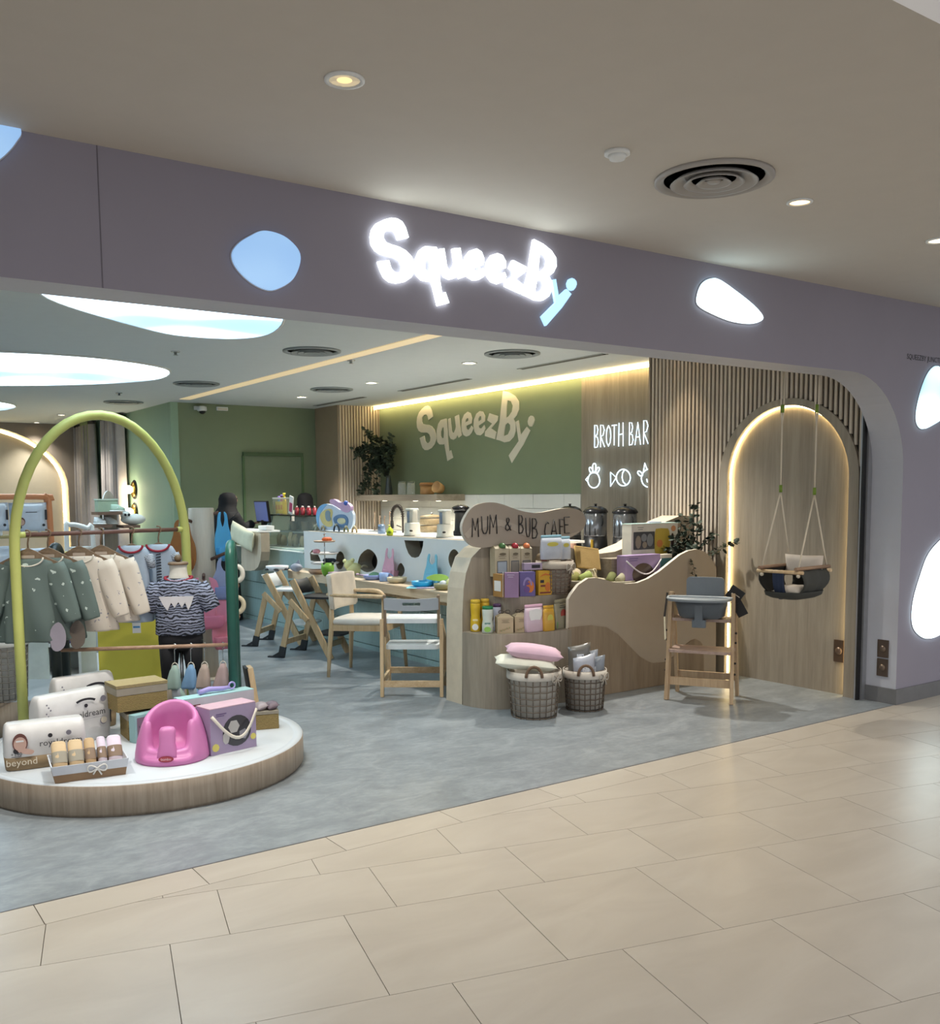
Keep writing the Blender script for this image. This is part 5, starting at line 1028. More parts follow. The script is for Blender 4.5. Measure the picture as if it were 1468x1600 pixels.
for i, (u, m, w2) in enumerate(((-0.72, plain('#cdb48f', 0.85, bump=0.2), 'tan rolled vest at the left end of the gift tray'), (-0.28, plain('#cdb48f', 0.85, bump=0.2), 'tan rolled vest second from the left in the gift tray'), (0.10, plain('#bfa27b', 0.85, bump=0.2), 'slim tan rolled vest in the middle of the gift tray'), (0.42, plain('#d3c8d6', 0.85, bump=0.2), 'narrow lilac rolled vest in the gift tray'), (0.78, plain('#d6cbd8', 0.85, bump=0.2), 'lilac rolled vest at the right end of the gift tray'))):
    hw = (0.036, 0.036, 0.026, 0.022, 0.036)[i]; c = M @ Vector((u*w, 0.02, 0.012))
    t = thing('rolled_vest', w2, 'clothing', tuple(c), 'rolled vests in the gift tray'); R = M.to_3x3()
    X, Y, Zt = R @ Vector((1, 0, 0)), R @ Vector((0, 0.60, 0.80)), R @ Vector((0, -0.80, 0.60))
    secs = [(c+Zt*0.02+Y*(f*0.18-0.02), X*hw*a, Zt*0.026*b, 0.08, 3) for f, a, b in ((0, 0.7, 0.4), (0.04, 0.95, 0.9), (0.5, 1, 1), (0.93, 0.96, 0.95), (1.0, 0.75, 0.5))]
    obj('roll', MB().loft(secs, 18, power=0.8), m, t)
    obj('paper_band', MB().loft([(c+Zt*0.02+Y*(f*0.18-0.02), X*hw*1.03, Zt*0.027, 0.02, 3) for f in (0.32, 0.66)], 18, caps=False, power=0.8), plain('#9c9687' if i < 2 else '#8a7562', 0.7), t)

# pink floor seat
g0 = Vector((1.585, 5.06, PH)); th0 = -0.48+PI*1.5   # direction of the front
t = thing('floor_seat', 'pink moulded baby floor seat with rounded leg holes', 'seat', tuple(g0))
na, mb = 96, MB(); P = []
def rim_h(a):
    b = abs((a+PI) % (2*PI)-PI)
    f = 1/(1+math.exp(-(b-0.80)/0.055))
    return 0.078+f*(0.098+0.115*(0.5-0.5*cos(min(b, PI)))**1.2+0.018*math.exp(-((b-1.05)/0.2)**2))
prof_n = 0
for k in range(na):
    a = 2*PI*k/na-PI; H = rim_h(a); b = abs(a); d = Vector((cos(th0+a), sin(th0+a), 0)); sx = 1.0
    col = []
    for r, z in ((0.0, 0.004), (0.12, 0.0), (0.187, 0.0), (0.193, 0.012), (0.19, 0.045), (0.183-0.02*H, H*0.5), (0.176-0.12*(H-0.05), H*0.82), (0.170-0.16*(H-0.05), H*0.95), (0.160-0.16*(H-0.05), H), (0.145-0.16*(H-0.05), H*0.995), (0.134-0.16*(H-0.05)*0.9, H*0.95), (0.122-0.06*H, max(0.075, H*0.75)), (0.113, max(0.066, H*0.45)), (0.095, 0.062), (0.05, 0.055), (0.0, 0.053)):
        col.append(g0+d*max(r, 0)+Vector((0, 0, z)))
    P.append(col)
m_ = len(P[0]); V = [p for c in P for p in c]
mb.add(V, [(i*m_+j, ((i+1) % na)*m_+j, ((i+1) % na)*m_+j+1, i*m_+j+1) for i in range(na) for j in range(m_-1)], 0, True)
fq = Vector((cos(th0), sin(th0), 0)); fs_ = Vector((-fq.y, fq.x, 0))
mb.loft([(g0+fq*d_+Vector((0, 0, z_)), fs_*a_, fq*b_) for z_, d_, a_, b_ in ((0.02, .150, .060, .040), (.06, .150, .052, .040), (.11, .142, .040, .036), (.15, .134, .041, .034), (.178, .128, .042, .032), (.192, .126, .034, .026), (.197, .125, .018, .012))], 22, power=.75)
M_PINK = plain('#c878ae', 0.42, var=0.02)
obj('shell', mb, M_PINK, t)
fd_ = Vector((cos(th0), sin(th0), 0)); fu = Vector((-fd_.y, fd_.x, 0))
lg = g0+fd_*0.1925+Vector((0, 0, 0.042))
o = obj('badge', MB().prism(oval(0, 0, 0.038, 0.016), 0.004, (lg, fu, (0, 0, 1), fd_)).prism(oval(0, 0, 0.032, 0.012), 0.005, (lg, fu, (0, 0, 1), fd_), 1), [plain('#8d2230', 0.5), plain('#b24a58', 0.5)], t)
obj('badge_lettering', MB().text('bumbo', 0.018, (lg+fd_*0.005-Vector((0, 0, 0.005)), fu, (0, 0, 1), fd_), 0.001), plain('#e7cdd0', 0.5), t)

# boxes at the right of the podium
g = (1.884, 5.046, 0.160, 0.189, 0.286, 0.140, 0.252)
g = (g[0], g[1], g[2], g[3], g[4], g[5], g[6])
M_LIL = plain('#9f8fab', 0.5, var=0.03)
t, M = carton('toy_box', 'lilac teether gift box with round window and white strap handle', 'box', g, M_LIL)
F = FRM(M, g); w, h = g[4]/2, g[6]
obj('window', MB().prism(oval(0.02, h*0.45, w*0.62, h*0.34), 0.001, F), plain('#3c3a40', 0.25), t)
obj('contents_print', MB().prism(oval(0.0, h*0.55, w*0.25, h*0.15, 6), 0.002, F, 0).prism(oval(0.06, h*0.35, w*0.22, h*0.12, 5), 0.002, F, 1).prism(oval(-0.05, h*0.33, w*0.15, h*0.14, 7), 0.002, F, 0).prism(oval(-w*0.8, h*0.16, 0.022, n=8), 0.0015, F, 2).prism(oval(w*0.85, h*0.25, 0.018, n=8), 0.0015, F, 2), [plain('#b9b6b4', 0.5), plain('#8f8d95', 0.5), plain('#d3c768', 0.5)], t)
obj('lid_top', MB(M).box((0, 0, h+0.002), (g[4], g[5], 0.004)), plain('#c9a9b6', 0.5), t)
obj('lettering', MB().prism(rrect(-w*.75, h*.86, -w*.3, h*.885, .002), .001, F).prism(rrect(-w*.75, h*.82, -w*.4, h*.84, .002), .001, F), plain('#6a5680', 0.5), t)
obj('strap_handle', MB().tube([F[0]+F[1]*(w*(1-2*s)*0.98)+F[2]*(h*0.86-0.13*sin(PI*s))+F[3]*(0.012+0.04*sin(PI*s)) for s in [k/14 for k in range(15)]], 0.005, 6, flat=2.0), M_OFF, t)
g = (1.997, 5.534, 0.160, 0.125, 0.472, 0.100, 0.215)
t, M = carton('toy_box', 'long white toy box with mint top behind the lilac box', 'box', g, plain('#b9b4bd', 0.5))
F = FRM(M, g); w, h = g[4]/2, g[6]
obj('lid_top', MB(M).box((0, 0, h+0.002), (g[4], g[5], 0.004)), plain('#a7cfd0', 0.5), t)
obj('front_print', MB().prism(oval(0.03, h*0.40, w*0.36, h*0.36), 0.001, F, 0).prism(oval(-0.1, h*0.55, 0.02, n=8), 0.001, F, 1).prism(rrect(0.0, h*0.42, 0.09, h*0.6, 0.006), 0.002, F, 2), [plain('#4a3a66', 0.5), plain('#cf7a5a', 0.5), plain('#8b8fa0', 0.4)], t)
obj('lettering', MB().prism(rrect(-w*.8, h*.78, -w*.5, h*.83, .002), .001, F).prism(rrect(-w*.8, h*.70, -w*.55, h*.73, .002), .001, F), plain('#6b2f36', 0.5), t)
c = M @ Vector((0.05, 0.0, h+0.022))
t = thing('teether_ring', 'small lilac silicone teether lying on the long white toy box', 'toy', tuple(c-Vector((0, 0, 0.018))))
obj('bar', MB(M).tube([(-0.10, 0, h+0.02), (-0.03, 0.01, h+0.03), (0.05, 0, h+0.024), (0.10, 0, h+0.026)], [0.014, 0.016, 0.014, 0.010], 10), plain('#a79bd6', 0.5), t)
obj('ring', MB(M).tube([(0.115+0.02*cos(a), 0, h+0.034+0.02*sin(a)) for a in [2*PI*k/14 for k in range(14)]], 0.006, 6, closed=True), plain('#a79bd6', 0.5), t)
g = (1.599, 5.532, 0.160, 0.313, 0.213, 0.060, 0.159)
t, M = carton('toy_box', 'thin dark box with mint edge leaning behind the pink seat', 'box', g, plain('#8fb3b6', 0.5)); F = FRM(M, g)
obj('front_print', MB().prism(rrect(-g[4]*0.44, 0.012, g[4]*0.44, g[6]*0.9, 0.004), 0.001, F), spots('#7d6478', '#4a3a52', 30, 0.3), t)
def straw_box(name, label, g, lid=0.35, group=None):
    t = thing(name, label, 'basket', (g[0], g[1], g[2]), group); M = facing(g)
    obj('body', MB(M).box((0, 0, g[6]*(1-lid)/2), (g[4], g[5], g[6]*(1-lid))), weave('#6f5d34', '#a18c58', 90), t, 0.004)
    obj('cloth_band', MB(M).box((0, 0, g[6]*(1-lid*0.65)), (g[4]*1.02, g[5]*1.02, g[6]*lid*0.7)), plain('#8e8778', 0.8), t, 0.004)
    if lid > 0.3: obj('lid', MB(M).box((0, 0, g[6]*(1-lid*0.15)), (g[4]*1.03, g[5]*1.03, g[6]*lid*0.3)), weave('#857550', '#a6966b', 120), t, 0.003)
    return t, M
g = (1.598, 5.650, 0.160, -0.040, 0.207, 0.200, 0.164); straw_box('straw_box', 'straw storage box at the bottom of the pair behind the pink seat', g, 0.3, 'straw boxes behind the pink seat')
g2 = (g[0]-0.02, g[1]+0.02, g[2]+g[6]+0.004, g[3]+0.1, 0.29, 0.20, 0.155)
straw_box('straw_box', 'lidded straw storage box on top of the pair behind the pink seat', g2, 0.4, 'straw boxes behind the pink seat')
g = (2.263, 5.398, 0.160, -0.290, 0.136, 0.130, 0.120); t, M = straw_box('straw_box', 'small open straw box with wrapped toys at the podium right edge', g, 0.25)
for i, (u, c_) in enumerate(((-0.25, '#9a8f92'), (0.22, '#6f6068'))):
    p = M @ Vector((u*g[4], -0.01, g[6]+0.012)); solo('wrapped_toy', pillow_mb(p, (1, 0, 0.2), (0, 1, 0), (0, 0, 1), 0.035, 0.05, 0.022, 6), plain(c_, 0.5), ('pale', 'dark')[i]+' wrapped toy resting in the small open straw box', 'toy', tuple(p-Vector((0, 0, 0.02))), 'wrapped toys in the small straw box')
# slanted board behind the green hoop
t = thing('a_board', 'black-faced wooden board leaning behind the dark green hoop', 'board', (2.42, 5.95, 0))
p0, p1 = Vector((2.415, 5.934, 0.152)), Vector((2.376, 5.993, 0.430)); p0.z = 0.0
obj('panel', MB().beam(p0, p1, 0.02, 0.30, up=(0.3, 0.95, 0)), plain('#16191a', 0.6), t)
obj('wood_edge', MB().beam(p0+Vector((0.02, -0.014, 0)), p1+Vector((0.02, -0.014, 0)), 0.035, 0.30, up=(0.3, 0.95, 0)), M_PALE, t)

# ================================================================ GOODS ON THE ISLAND
def decal_lines(mb, F, u0, u1, v, n, gap, mi, hgt=0.003):
    for k in range(n): mb.prism(rrect(u0+(0.006 if k % 2 else 0), v-gap*k, u1-(0.008 if k % 3 == 1 else 0), v-gap*k+hgt, 0.0008, 1), 0.0008, F, mi)
    return mb
def pouch(name, label, g, m, top_m, prints, group, cat='pouch'):
    """stand-up pouch: full at the foot, flat crimped top"""
    t = thing(name, label, cat, (g[0], g[1], g[2]), group); M = facing(g); R = M.to_3x3(); w, d, h = g[4]/2, g[5]/2, g[6]
    S = lambda z, a, b: (M @ Vector((0, 0, z*h)), R @ Vector((w*a, 0, 0)), R @ Vector((0, d*b, 0)))
    obj('wrap', MB().loft([S(0, .92, .9), S(.03, .97, 1), S(.35, 1, .95), S(.7, .99, .6), S(.88, .98, .22)], 24, power=0.45), m, t)
    obj('crimped_top', MB().loft([S(.88, .98, .22), S(.92, 1.0, .10), S(1.0, 1.0, .08)], 24, power=0.45), top_m, t)
    if prints:
        mb = MB(); F = FRM(M, g, -g[5]*0.10); prints(mb, F, w, h); obj('front_print', mb, PRM, t)
    return t
PRM = [M_INK, plain('#4f6fa8', 0.6), plain('#c9c05a', 0.6), plain('#9a4038', 0.6), plain('#5f9a4a', 0.6), M_WHITE, plain('#d08a3c', 0.6)]
def bottle(name, label, c, m, cap, prints=None, group=None, cat='bottle'):
    t = thing(name, label, cat, c[:3], group); x, y, z, r, h = c
    obj('body', MB().lathe([(r*.9, 0), (r, h*.03), (r, h*.30), (r*.84, h*.5), (r*.95, h*.68), (r*.98, h*.86), (r*.9, h*.9)], (x, y, z), 20), m, t)
    obj('cap', MB().lathe([(r*.93, h*.88), (r*.95, h*.98), (r*.85, h), (0.0001, h)], (x, y, z), 20), cap, t)
    d = Vector((-0.62, -0.78, 0)); e = Vector((0.78, -0.62, 0))
    if prints: obj('front_print', MB().prism(oval(0, h*0.15, r*0.6, h*0.10), 0.002, (Vector((x, y, z))+d*(r-0.001), e, (0, 0, 1), d), 0).prism(rrect(-r*.5, h*.34, r*.5, h*.4, .002), 0.004, (Vector((x, y, z))+d*(r*.86), e, (0, 0, 1), d), 1), prints, t)
    return t
ZB, ZM, ZU = 0.546, 0.798, 0.939
GB = 'packets on the island base drum'; GM = 'boxes on the island middle step'
bottle('milk_bottle', 'tall yellow waisted drink bottle at the left of the island base', (4.062, 5.742, 0.546, 0.039, 0.235), plain('#d9b42c', 0.35), plain('#d8b53a', 0.35), [M_WHITE, plain('#e9d9a0', 0.5)], GB)
bottle('milk_bottle', 'second yellow bottle, half hidden behind the green-capped one', (4.148, 5.742, 0.546, 0.034, 0.235), plain('#cfa82c', 0.35), plain('#cfa93a', 0.35), None, GB)
bottle('milk_bottle', 'white waisted bottle with dark green cap and avocado print', (4.088, 5.625, 0.546, 0.042, 0.195), plain('#c9d1c6', 0.35), plain('#1f7a4a', 0.4), [plain('#8fc05a', 0.5), plain('#6b8f86', 0.5)], GB)
bottle('supplement_tub', 'white tub with purple lid behind the left kraft gift box', (4.203, 5.667, 0.546, 0.031, 0.20), plain('#b8bccc', 0.4), plain('#4a2f55', 0.4), None, GB, 'tub')
def gable_box(label, c, w, rz):
    g = (c[0], c[1], c[2], rz, w, w*0.95, w*1.0); t = thing('gable_box', label, 'box', c, 'kraft gift boxes on the island base'); M = facing(g); h = g[6]; mk = plain('#b3a284', 0.7, var=0.03)
    mb = MB(M).box((0, 0, h/2), (w, w*.95, h)); a, b, k = w/2, w*.475, h*.22
    mb.add([(-a, -b, h), (a, -b, h), (a, b, h), (-a, b, h), (-a*.45, -b*.25, h+k), (a*.45, -b*.25, h+k), (a*.45, b*.25, h+k), (-a*.45, b*.25, h+k)], [(0, 1, 5, 4), (1, 2, 6, 5), (2, 3, 7, 6), (3, 0, 4, 7), (4, 5, 6, 7)])
    obj('carton', mb, mk, t); F = FRM(M, g)
    p = decal_lines(MB(), F, -a*.5, a*.5, h*.84, 3, h*.08, 0)
    for i in range(8): p.prism(oval(-a*.7+a*1.4*((i*5) % 8)/8, h*(.18+.22*((i*3) % 5)/5), a*.09, h*.07, 8), 0.0007, F, 1 if i % 2 else 2)
    obj('front_print', p, [plain('#7f7560', 0.7), plain('#8f9168', 0.7), plain('#a58a6c', 0.7)], t)
    obj('ribbon', MB(M).tube([(0.03*sin(s)*1.4, -0.01+0.01*cos(s), h+k+0.012+0.012*sin(2*s)) for s in [2*PI*i/16 for i in range(16)]], 0.003, 5, closed=True).tube([(0, 0, h+k+0.01), (-a*.9, -b*.6, h+0.004)], 0.003, 5), plain('#4b4338', 0.7), t)
for lb, px_ in (('kraft gable gift box with dark ribbon, left of the pair in front', (4.168, 5.51, 0.546)), ('kraft gable gift box with dark ribbon, right of the pair in front', (4.30, 5.478, 0.546))):
    gable_box(lb, (px_[0]+0.02, px_[1]+0.05, ZB), 0.115, -0.45)
pouch('snack_pouch', 'pink and white fruit snack pouch on the island base', (4.385, 5.463, 0.546, -0.027, 0.164, 0.060, 0.201), plain('#c9b3c0', 0.3, coat=0.4), plain('#c79fb4', 0.3), lambda m, F, w, h: m.prism(smooth_loop([(-w*.7, h*.8), (w*.7, h*.8), (w*.5, h*.4), (0, h*.25), (-w*.5, h*.4)], 2), .001, F, 5) and decal_lines(m, F, -w*.5, w*.5, h*.72, 5, h*.07, 0, .004) and m.prism(oval(w*.2, h*.2, w*.3, h*.12, 10), .0015, F, 3).prism(oval(-w*.4, h*.14, w*.3, h*.09, 10), .0015, F, 4), GB)
pouch('snack_pouch', 'golden yellow snack pouch right of the pink one', (4.498, 5.430, 0.546, 0.044, 0.101, 0.050, 0.188), plain('#c79a34', 0.35, coat=0.3), plain('#c79a34', 0.35), lambda m, F, w, h: m.prism(oval(0, h*.5, w*.55, h*.16, 12), .001, F, 2).prism(oval(w*.2, h*.25, w*.4, h*.1, 10), .0012, F, 0).prism(oval(-w*.3, h*.16, w*.3, h*.07, 8), .0012, F, 6), GB)
pouch('snack_pouch', 'cream and green snack pouch tucked against the wave board', (4.652, 5.475, 0.546, 0.294, 0.168, 0.050, 0.220), plain('#8f8a74', 0.35, coat=0.3), plain('#8f8a74', 0.35), lambda m, F, w, h: m.prism(oval(w*.1, h*.5, w*.45, h*.16, 12), .001, F, 3).prism(rrect(-w*.9, h*.04, w*.9, h*.26, .004), .001, F, 4) and decal_lines(m, F, -w*.5, w*.5, h*.86, 3, h*.07, 0, .004), GB)
def mid_box(label, g, m, prints, group=GM, bevel=0.002):
    t, M = carton('tea_box', label, 'box', g, m, group, bevel); F = FRM(M, g); mb = MB(); prints(mb, F, g[4]/2, g[6]); obj('front_print', mb, PRM2, t); return t, M
PRM2 = [M_INK, plain('#c9c2d2', 0.6), plain('#6a4f8a', 0.6), plain('#c7702c', 0.6), plain('#7a3a2a', 0.6), M_WHITE, plain('#8d7fb0', 0.6)]
mid_box('slim tan box with a white label at the left of the middle step', (4.219, 5.660, 0.798, -1.589, 0.113, 0.030, 0.169), plain('#a8804a', 0.6), lambda m, F, w, h: m.prism(rrect(-w*.7, h*.25, w*.75, h*.70, .002), .001, F, 5))
t, M = mid_box('lilac box with white side panel, second on the middle step', (4.263, 5.565, 0.798, -0.689, 0.103, 0.060, 0.183), plain('#8a6f8f', 0.55), lambda m, F, w, h: decal_lines(m, F, -w*.6, w*.4, h*.9, 2, h*.08, 1))
obj('white_side_panel', MB(M).box((-0.0625, 0, 0.095), (0.002, 0.056, 0.18)), M_WHITE, t)
mid_box('violet box with an orange arc print, third on the middle step', (4.410, 5.572, 0.798, -0.495, 0.115, 0.060, 0.180), plain('#62578c', 0.55), lambda m, F, w, h: m.prism([(w*.6*cos(a), h*.45+h*.34*sin(a)) for a in [PI*k/10 for k in range(11)]]+[(w*.4*cos(a), h*.45+h*.24*sin(a)) for a in [PI-PI*k/10 for k in range(11)]], .001, F, 6).prism(oval(w*.35, h*.4, w*.5, h*.25, 10), .0008, F, 3).prism(oval(-w*.1, h*.28, w*.4, h*.14, 10), .0012, F, 2).prism(oval(0, h*.52, w*.3, h*.06, 8), .0014, F, 2))
mid_box('yellow box with brown lettering, right on the middle step', (4.567, 5.565, 0.798, -0.261, 0.110, 0.050, 0.182), plain('#c99b2a', 0.55), lambda m, F, w, h: m.prism(rrect(-w*.75, h*.5, -w*.2, h*.62, .002), .001, F, 0).prism(rrect(-w*.7, h*.34, 0, h*.42, .002), .001, F, 4).prism(oval(w*.35, h*.33, w*.4, h*.2, 9), .001, F, 3).prism(rrect(-w*.8, h*.06, w*.8, h*.13, .002), .001, F, 4).prism(smooth_loop([(-w*.8, h*.75), (0, h*.9), (w*.8, h*.78), (0, h*.82)], 2), .001, F, 3))
mid_box('small lilac carton lying on top behind the violet and yellow boxes', (4.50, 5.62, 0.986, -0.3, 0.15, 0.05, 0.05), plain('#a99ab0', 0.55), lambda m, F, w, h: m.prism(rrect(-w*.2, h*.25, w*.7, h*.75, .002), .001, F, 0))
for i, (g, cc, nm) in enumerate((((4.280, 5.735, 0.997, 0.000, 0.125, 0.070, 0.152), '#3f6b3a', 'green'), ((4.401, 5.735, 0.991, 0.000, 0.100, 0.070, 0.154), '#a02030', 'red'), ((4.511, 5.735, 0.986, 0.000, 0.102, 0.070, 0.155), '#d07848', 'orange'))):
    g = (g[0], g[1], ZU, -0.05, g[4], 0.07, g[2]+g[6]-ZU)
    t, M = carton('drink_carton', 'tall beige drink carton with a %s cap on the upper step' % nm, 'carton', g, plain('#b5ab92', 0.6), 'capped drink cartons on the upper step'); F = FRM(M, g); w, h = g[4]/2, g[6]
    mb = MB().prism(rrect(-w*.72, h*.12, w*.72, h*.56, .002), .001, F, 0).prism(rrect(-w*.62, h*.15, w*.62, h*.53, .002), .0014, F, 1 if i else 2).prism(oval(w*.1, h*.8, w*.5, h*.05, 8), .001, F, 3); decal_lines(mb, F, -w*.5, w*.6, h*.72, 2, h*.07, 3)
    obj('front_print', mb, [plain('#5a5f66', 0.6), plain('#8c887e', 0.6), plain('#a3b0bb', 0.6), plain('#6a604c', 0.6)], t)
    obj('gable_top', MB(M).add([(-w, -.035, h), (w, -.035, h), (w, .035, h), (-w, .035, h), (-w*.9, -.006, h+.022), (w*.9, -.006, h+.022), (w*.9, .006, h+.022), (-w*.9, .006, h+.022)], [(0, 1, 5, 4), (1, 2, 6, 5), (2, 3, 7, 6), (3, 0, 4, 7), (4, 5, 6, 7)]), plain('#a69c82', 0.6), t)
    obj('screw_cap', MB(M).lathe([(.027, h+.004), (.027, h+.022), (.018, h+.036), (0.0001, h+.042)], (w*.2, -.018, 0), 16), plain(cc, 0.4), t)
g = (4.680, 5.670, 0.796, 0.000, 0.277, 0.220, 0.252)
wb = wire_basket('small lined wicker basket of packs on the middle step', (g[0]+0.02, 5.60, 0.799), 0.135, 0.115, 0.24, 'wicker baskets on the island', strand='#6f5f52', liner='#a79d90', n=20, rings=8, handles=False)
for i, (g, lb) in enumerate((((4.637, 5.565, 1.061, 0.000, 0.199, 0.050, 0.182), 'silver-blue pack with a yellow badge standing in the small wicker basket'), ((4.829, 5.635, 1.048, 0.000, 0.103, 0.050, 0.177), 'narrower silver pack behind the blue one in the small wicker basket'))):
    pouch('snack_pack', lb, (g[0], g[1], g[2], 0.0, g[4], 0.05, g[6]), plain('#b5bcc8', 0.25, coat=0.4), plain('#7fa8b8', 0.3), lambda m, F, w, h: m.prism(oval(0, h*.62, w*.55, h*.09, 12), .001, F, 2) and decal_lines(m, F, -w*.6, w*.6, h*.40, 3, h*.09, 1, .006), 'packs in the small wicker basket')
t = thing('animal_tin', 'brown owl-shaped tin standing between cartons and wicker basket', 'tin', (4.66, 5.70, ZU)); c = (4.655, 5.70, ZU)
obj('body', MB().prism(smooth_loop([(-.045, 0), (.045, 0), (.055, .07), (.04, .13), (.02, .155), (-.02, .155), (-.04, .13), (-.055, .07)], 3), .05, ((c[0], c[1]-.03, c[2]), (1, 0, 0), (0, 0, 1), (0, 1, 0))), plain('#7d6d58', 0.6), t, 0.004)
obj('face_print', MB().prism(oval(0, .095, .03, .025, 12), .001, ((c[0], c[1]-.03, c[2]), (1, 0, 0), (0, 0, 1), (0, -1, 0)), 0).prism(oval(0, .045, .022, .02, 12), .001, ((c[0], c[1]-.03, c[2]), (1, 0, 0), (0, 0, 1), (0, -1, 0)), 1), [plain('#6a3030', 0.6), plain('#a89a80', 0.6)], t)

# right half of the island: straw baskets of rolled cloths, boxes, plant
def straw_basket(label, c, rx, ry, h, cloth=True):
    t = thing('straw_basket', label, 'basket', c, 'straw baskets behind the wave board')
    obj('bowl', MB().lathe([(0.0001, 0), (.85, 0), (1.0, h), (.94, h), (.8, .01), (0.0001, .012)], c, 28, sx=rx, sy=ry), weave('#7a6540', '#a58d5e', 110), t)
    obj('cloth_rim', MB().lathe([(1.0, h-.035), (1.03, h-.03), (1.04, h), (1.0, h+.006), (.93, h)], c, 28, sx=rx, sy=ry), plain('#b3aa92', 0.85, bump=.2), t); return t
b1c = (5.0, 5.605, 0.716); straw_basket('oval straw basket with bow full of rolled cloths, left of the two', b1c, 0.185, 0.13, 0.165)
b2c = (5.335, 5.565, 0.716); straw_basket('oval straw basket of rolled cloths, right of the two', b2c, 0.135, 0.11, 0.14)
obj('bow', MB().tube([(5.03+.03*sin(s), 5.468, .855+.012*sin(2*s)) for s in [2*PI*k/16 for k in range(16)]], .0035, 5, closed=True), plain('#c2b8a2', .8), bpy.data.objects['straw_basket'])
for i, (bx, by, bz, dx, dy, a, hx, lb) in enumerate(((b1c[0], b1c[1], .90, -.11, 0, .3, '#8d8a4e', 'olive rolled cloth at the left of the left straw basket'), (b1c[0], b1c[1], .905, -.02, -.035, -.4, '#9aa860', 'green rolled cloth in front in the left straw basket'), (b1c[0], b1c[1], .915, -.045, .055, .9, '#b9a98c', 'beige rolled cloth at the back of the left straw basket'),
        (b2c[0], b2c[1], .875, -.06, .03, 1.0, '#6f7345', 'dark olive rolled cloth at the left of the right straw basket'), (b2c[0], b2c[1], .88, .0, -.03, .7, '#a8a287', 'grey green rolled cloth in the middle of the right straw basket'), (b2c[0], b2c[1], .872, .065, .01, -.2, '#bcae7e', 'straw yellow rolled cloth at the right of the right straw basket'))):
    p = Vector((bx+dx, by+dy, bz)); d = Vector((cos(a), .35*sin(a), .35)).normalized(); t = thing('rolled_cloth', lb, 'cloth', tuple(p), 'rolled cloths in the straw baskets')
    obj('roll', MB().tube([p-d*.055, p-d*.05, p+d*.05, p+d*.055], [.026, .034, .034, .026], 14), plain(hx, .9, bump=.3), t)
    obj('roll_end', MB().tube([p+d*.0555+Vector((r*cos(s), r*sin(s)*.4, r*sin(s))) for s, r in [(k*.7, .004+.0022*k) for k in range(11)]], .003, 5), plain('#d0c6ae', .9), t)
c = Vector((5.075, 5.60, .90)); t = thing('silicone_cup', 'cream cup with handle tipped over in the left straw basket', 'cup', tuple(c)); Mx = Matrix.Translation(c) @ Matrix.Rotation(-.9, 4, 'Y') @ Matrix.Rotation(.3, 4, 'X')
obj('cup', MB(Mx).lathe([(.0001, -.05), (.038, -.05), (.046, .045), (.042, .047), (.035, -.04), (.0001, -.042)], (0, 0, .0), 20), plain('#cdbfa0', .5), t)
obj('handle', MB(Mx).tube([(.043+.028*sin(s), 0, .03*cos(s)) for s in [PI*k/10 for k in range(11)]], .006, 6), plain('#cdbfa0', .5), t)
lidc = Vector((5.17, 5.755, 1.035)); t = thing('straw_lid', 'tilted plaited straw basket lid leaning on the oak board', 'mat', tuple(lidc-Vector((0, 0, .08))))  # lid of a straw basket, tilted against the board
obj('panel', MB(Matrix.Translation(lidc) @ Matrix.Rotation(-.35, 4, 'X') @ Matrix.Rotation(.15, 4, 'Y')).box((0, 0, 0), (.24, .018, .17)), weave('#8a6f3c', '#bb9d62', 120), t, .006)
obj('border', MB(Matrix.Translation(lidc) @ Matrix.Rotation(-.35, 4, 'X') @ Matrix.Rotation(.15, 4, 'Y')).tube([(-.12, -.002, -.085), (.12, -.002, -.085), (.12, -.002, .085), (-.12, -.002, .085)], .009, 6, closed=True), plain('#a88a50', .8), t)
g = (5.828, 5.710, 1.027, 0.000, 0.539, 0.110, 0.270); ZT = g[2]
isl = [o for o in bpy.data.objects if o.name == 'display_island'][0]
obj('back_step', MB().box((5.82, 5.71, (ZT+.70)/2), (1.0, .15, ZT-.70)), M_OAKX, isl)
t, M = carton('feeding_set_box', 'large white feeding set box with window and yellow panel', 'box', (g[0], g[1]+.0, ZT+.001, 0, g[4], .11, g[6]), plain('#c5c3b8', .5), None); F = FRM(M, (0, 0, 0, 0, g[4], .11, g[6])); w, h = g[4]/2, g[6]
obj('window', MB().prism(rrect(-w*.92, h*.22, -w*.02, h*.76, .006), .001, F), plain('#3f4246', .2), t)
obj('contents', MB().prism(oval(-w*.72, h*.45, w*.12, h*.2, 12), .002, F, 0).prism(oval(-w*.48, h*.58, w*.12, h*.12, 14), .002, F, 1).prism(oval(-w*.22, h*.5, w*.14, h*.2, 12), .002, F, 1).prism(oval(-w*.45, h*.36, w*.1, h*.1, 10), .0025, F, 0), [plain('#7d7466', .5), plain('#6d7377', .4)], t)
obj('yellow_panel', MB().prism(smooth_loop([(0, h*.1), (w*.62, h*.1), (w*.62, h*.75), (w*.45, h*.84), (w*.1, h*.84), (0, h*.75)], 2), .001, F, 0).prism(oval(w*.2, h*.38, w*.13, h*.12, 12), .002, F, 1).prism(oval(w*.76, h*.45, w*.07, h*.24, 14), .002, F, 2).prism(oval(w*.8, h*.83, w*.1, h*.09, 14), .002, F, 3), [plain('#a99436', .5), plain('#b06a35', .5), plain('#3a2420', .5), plain('#c58a5c', .5)], t)
mb = MB(); decal_lines(mb, F, -w*.75, -w*.5, h*.88, 2, h*.06, 0, .006); decal_lines(mb, F, w*.68, w*.95, h*.6, 6, h*.08, 0, .004); obj('lettering', mb, plain('#7a8078', .6), t)
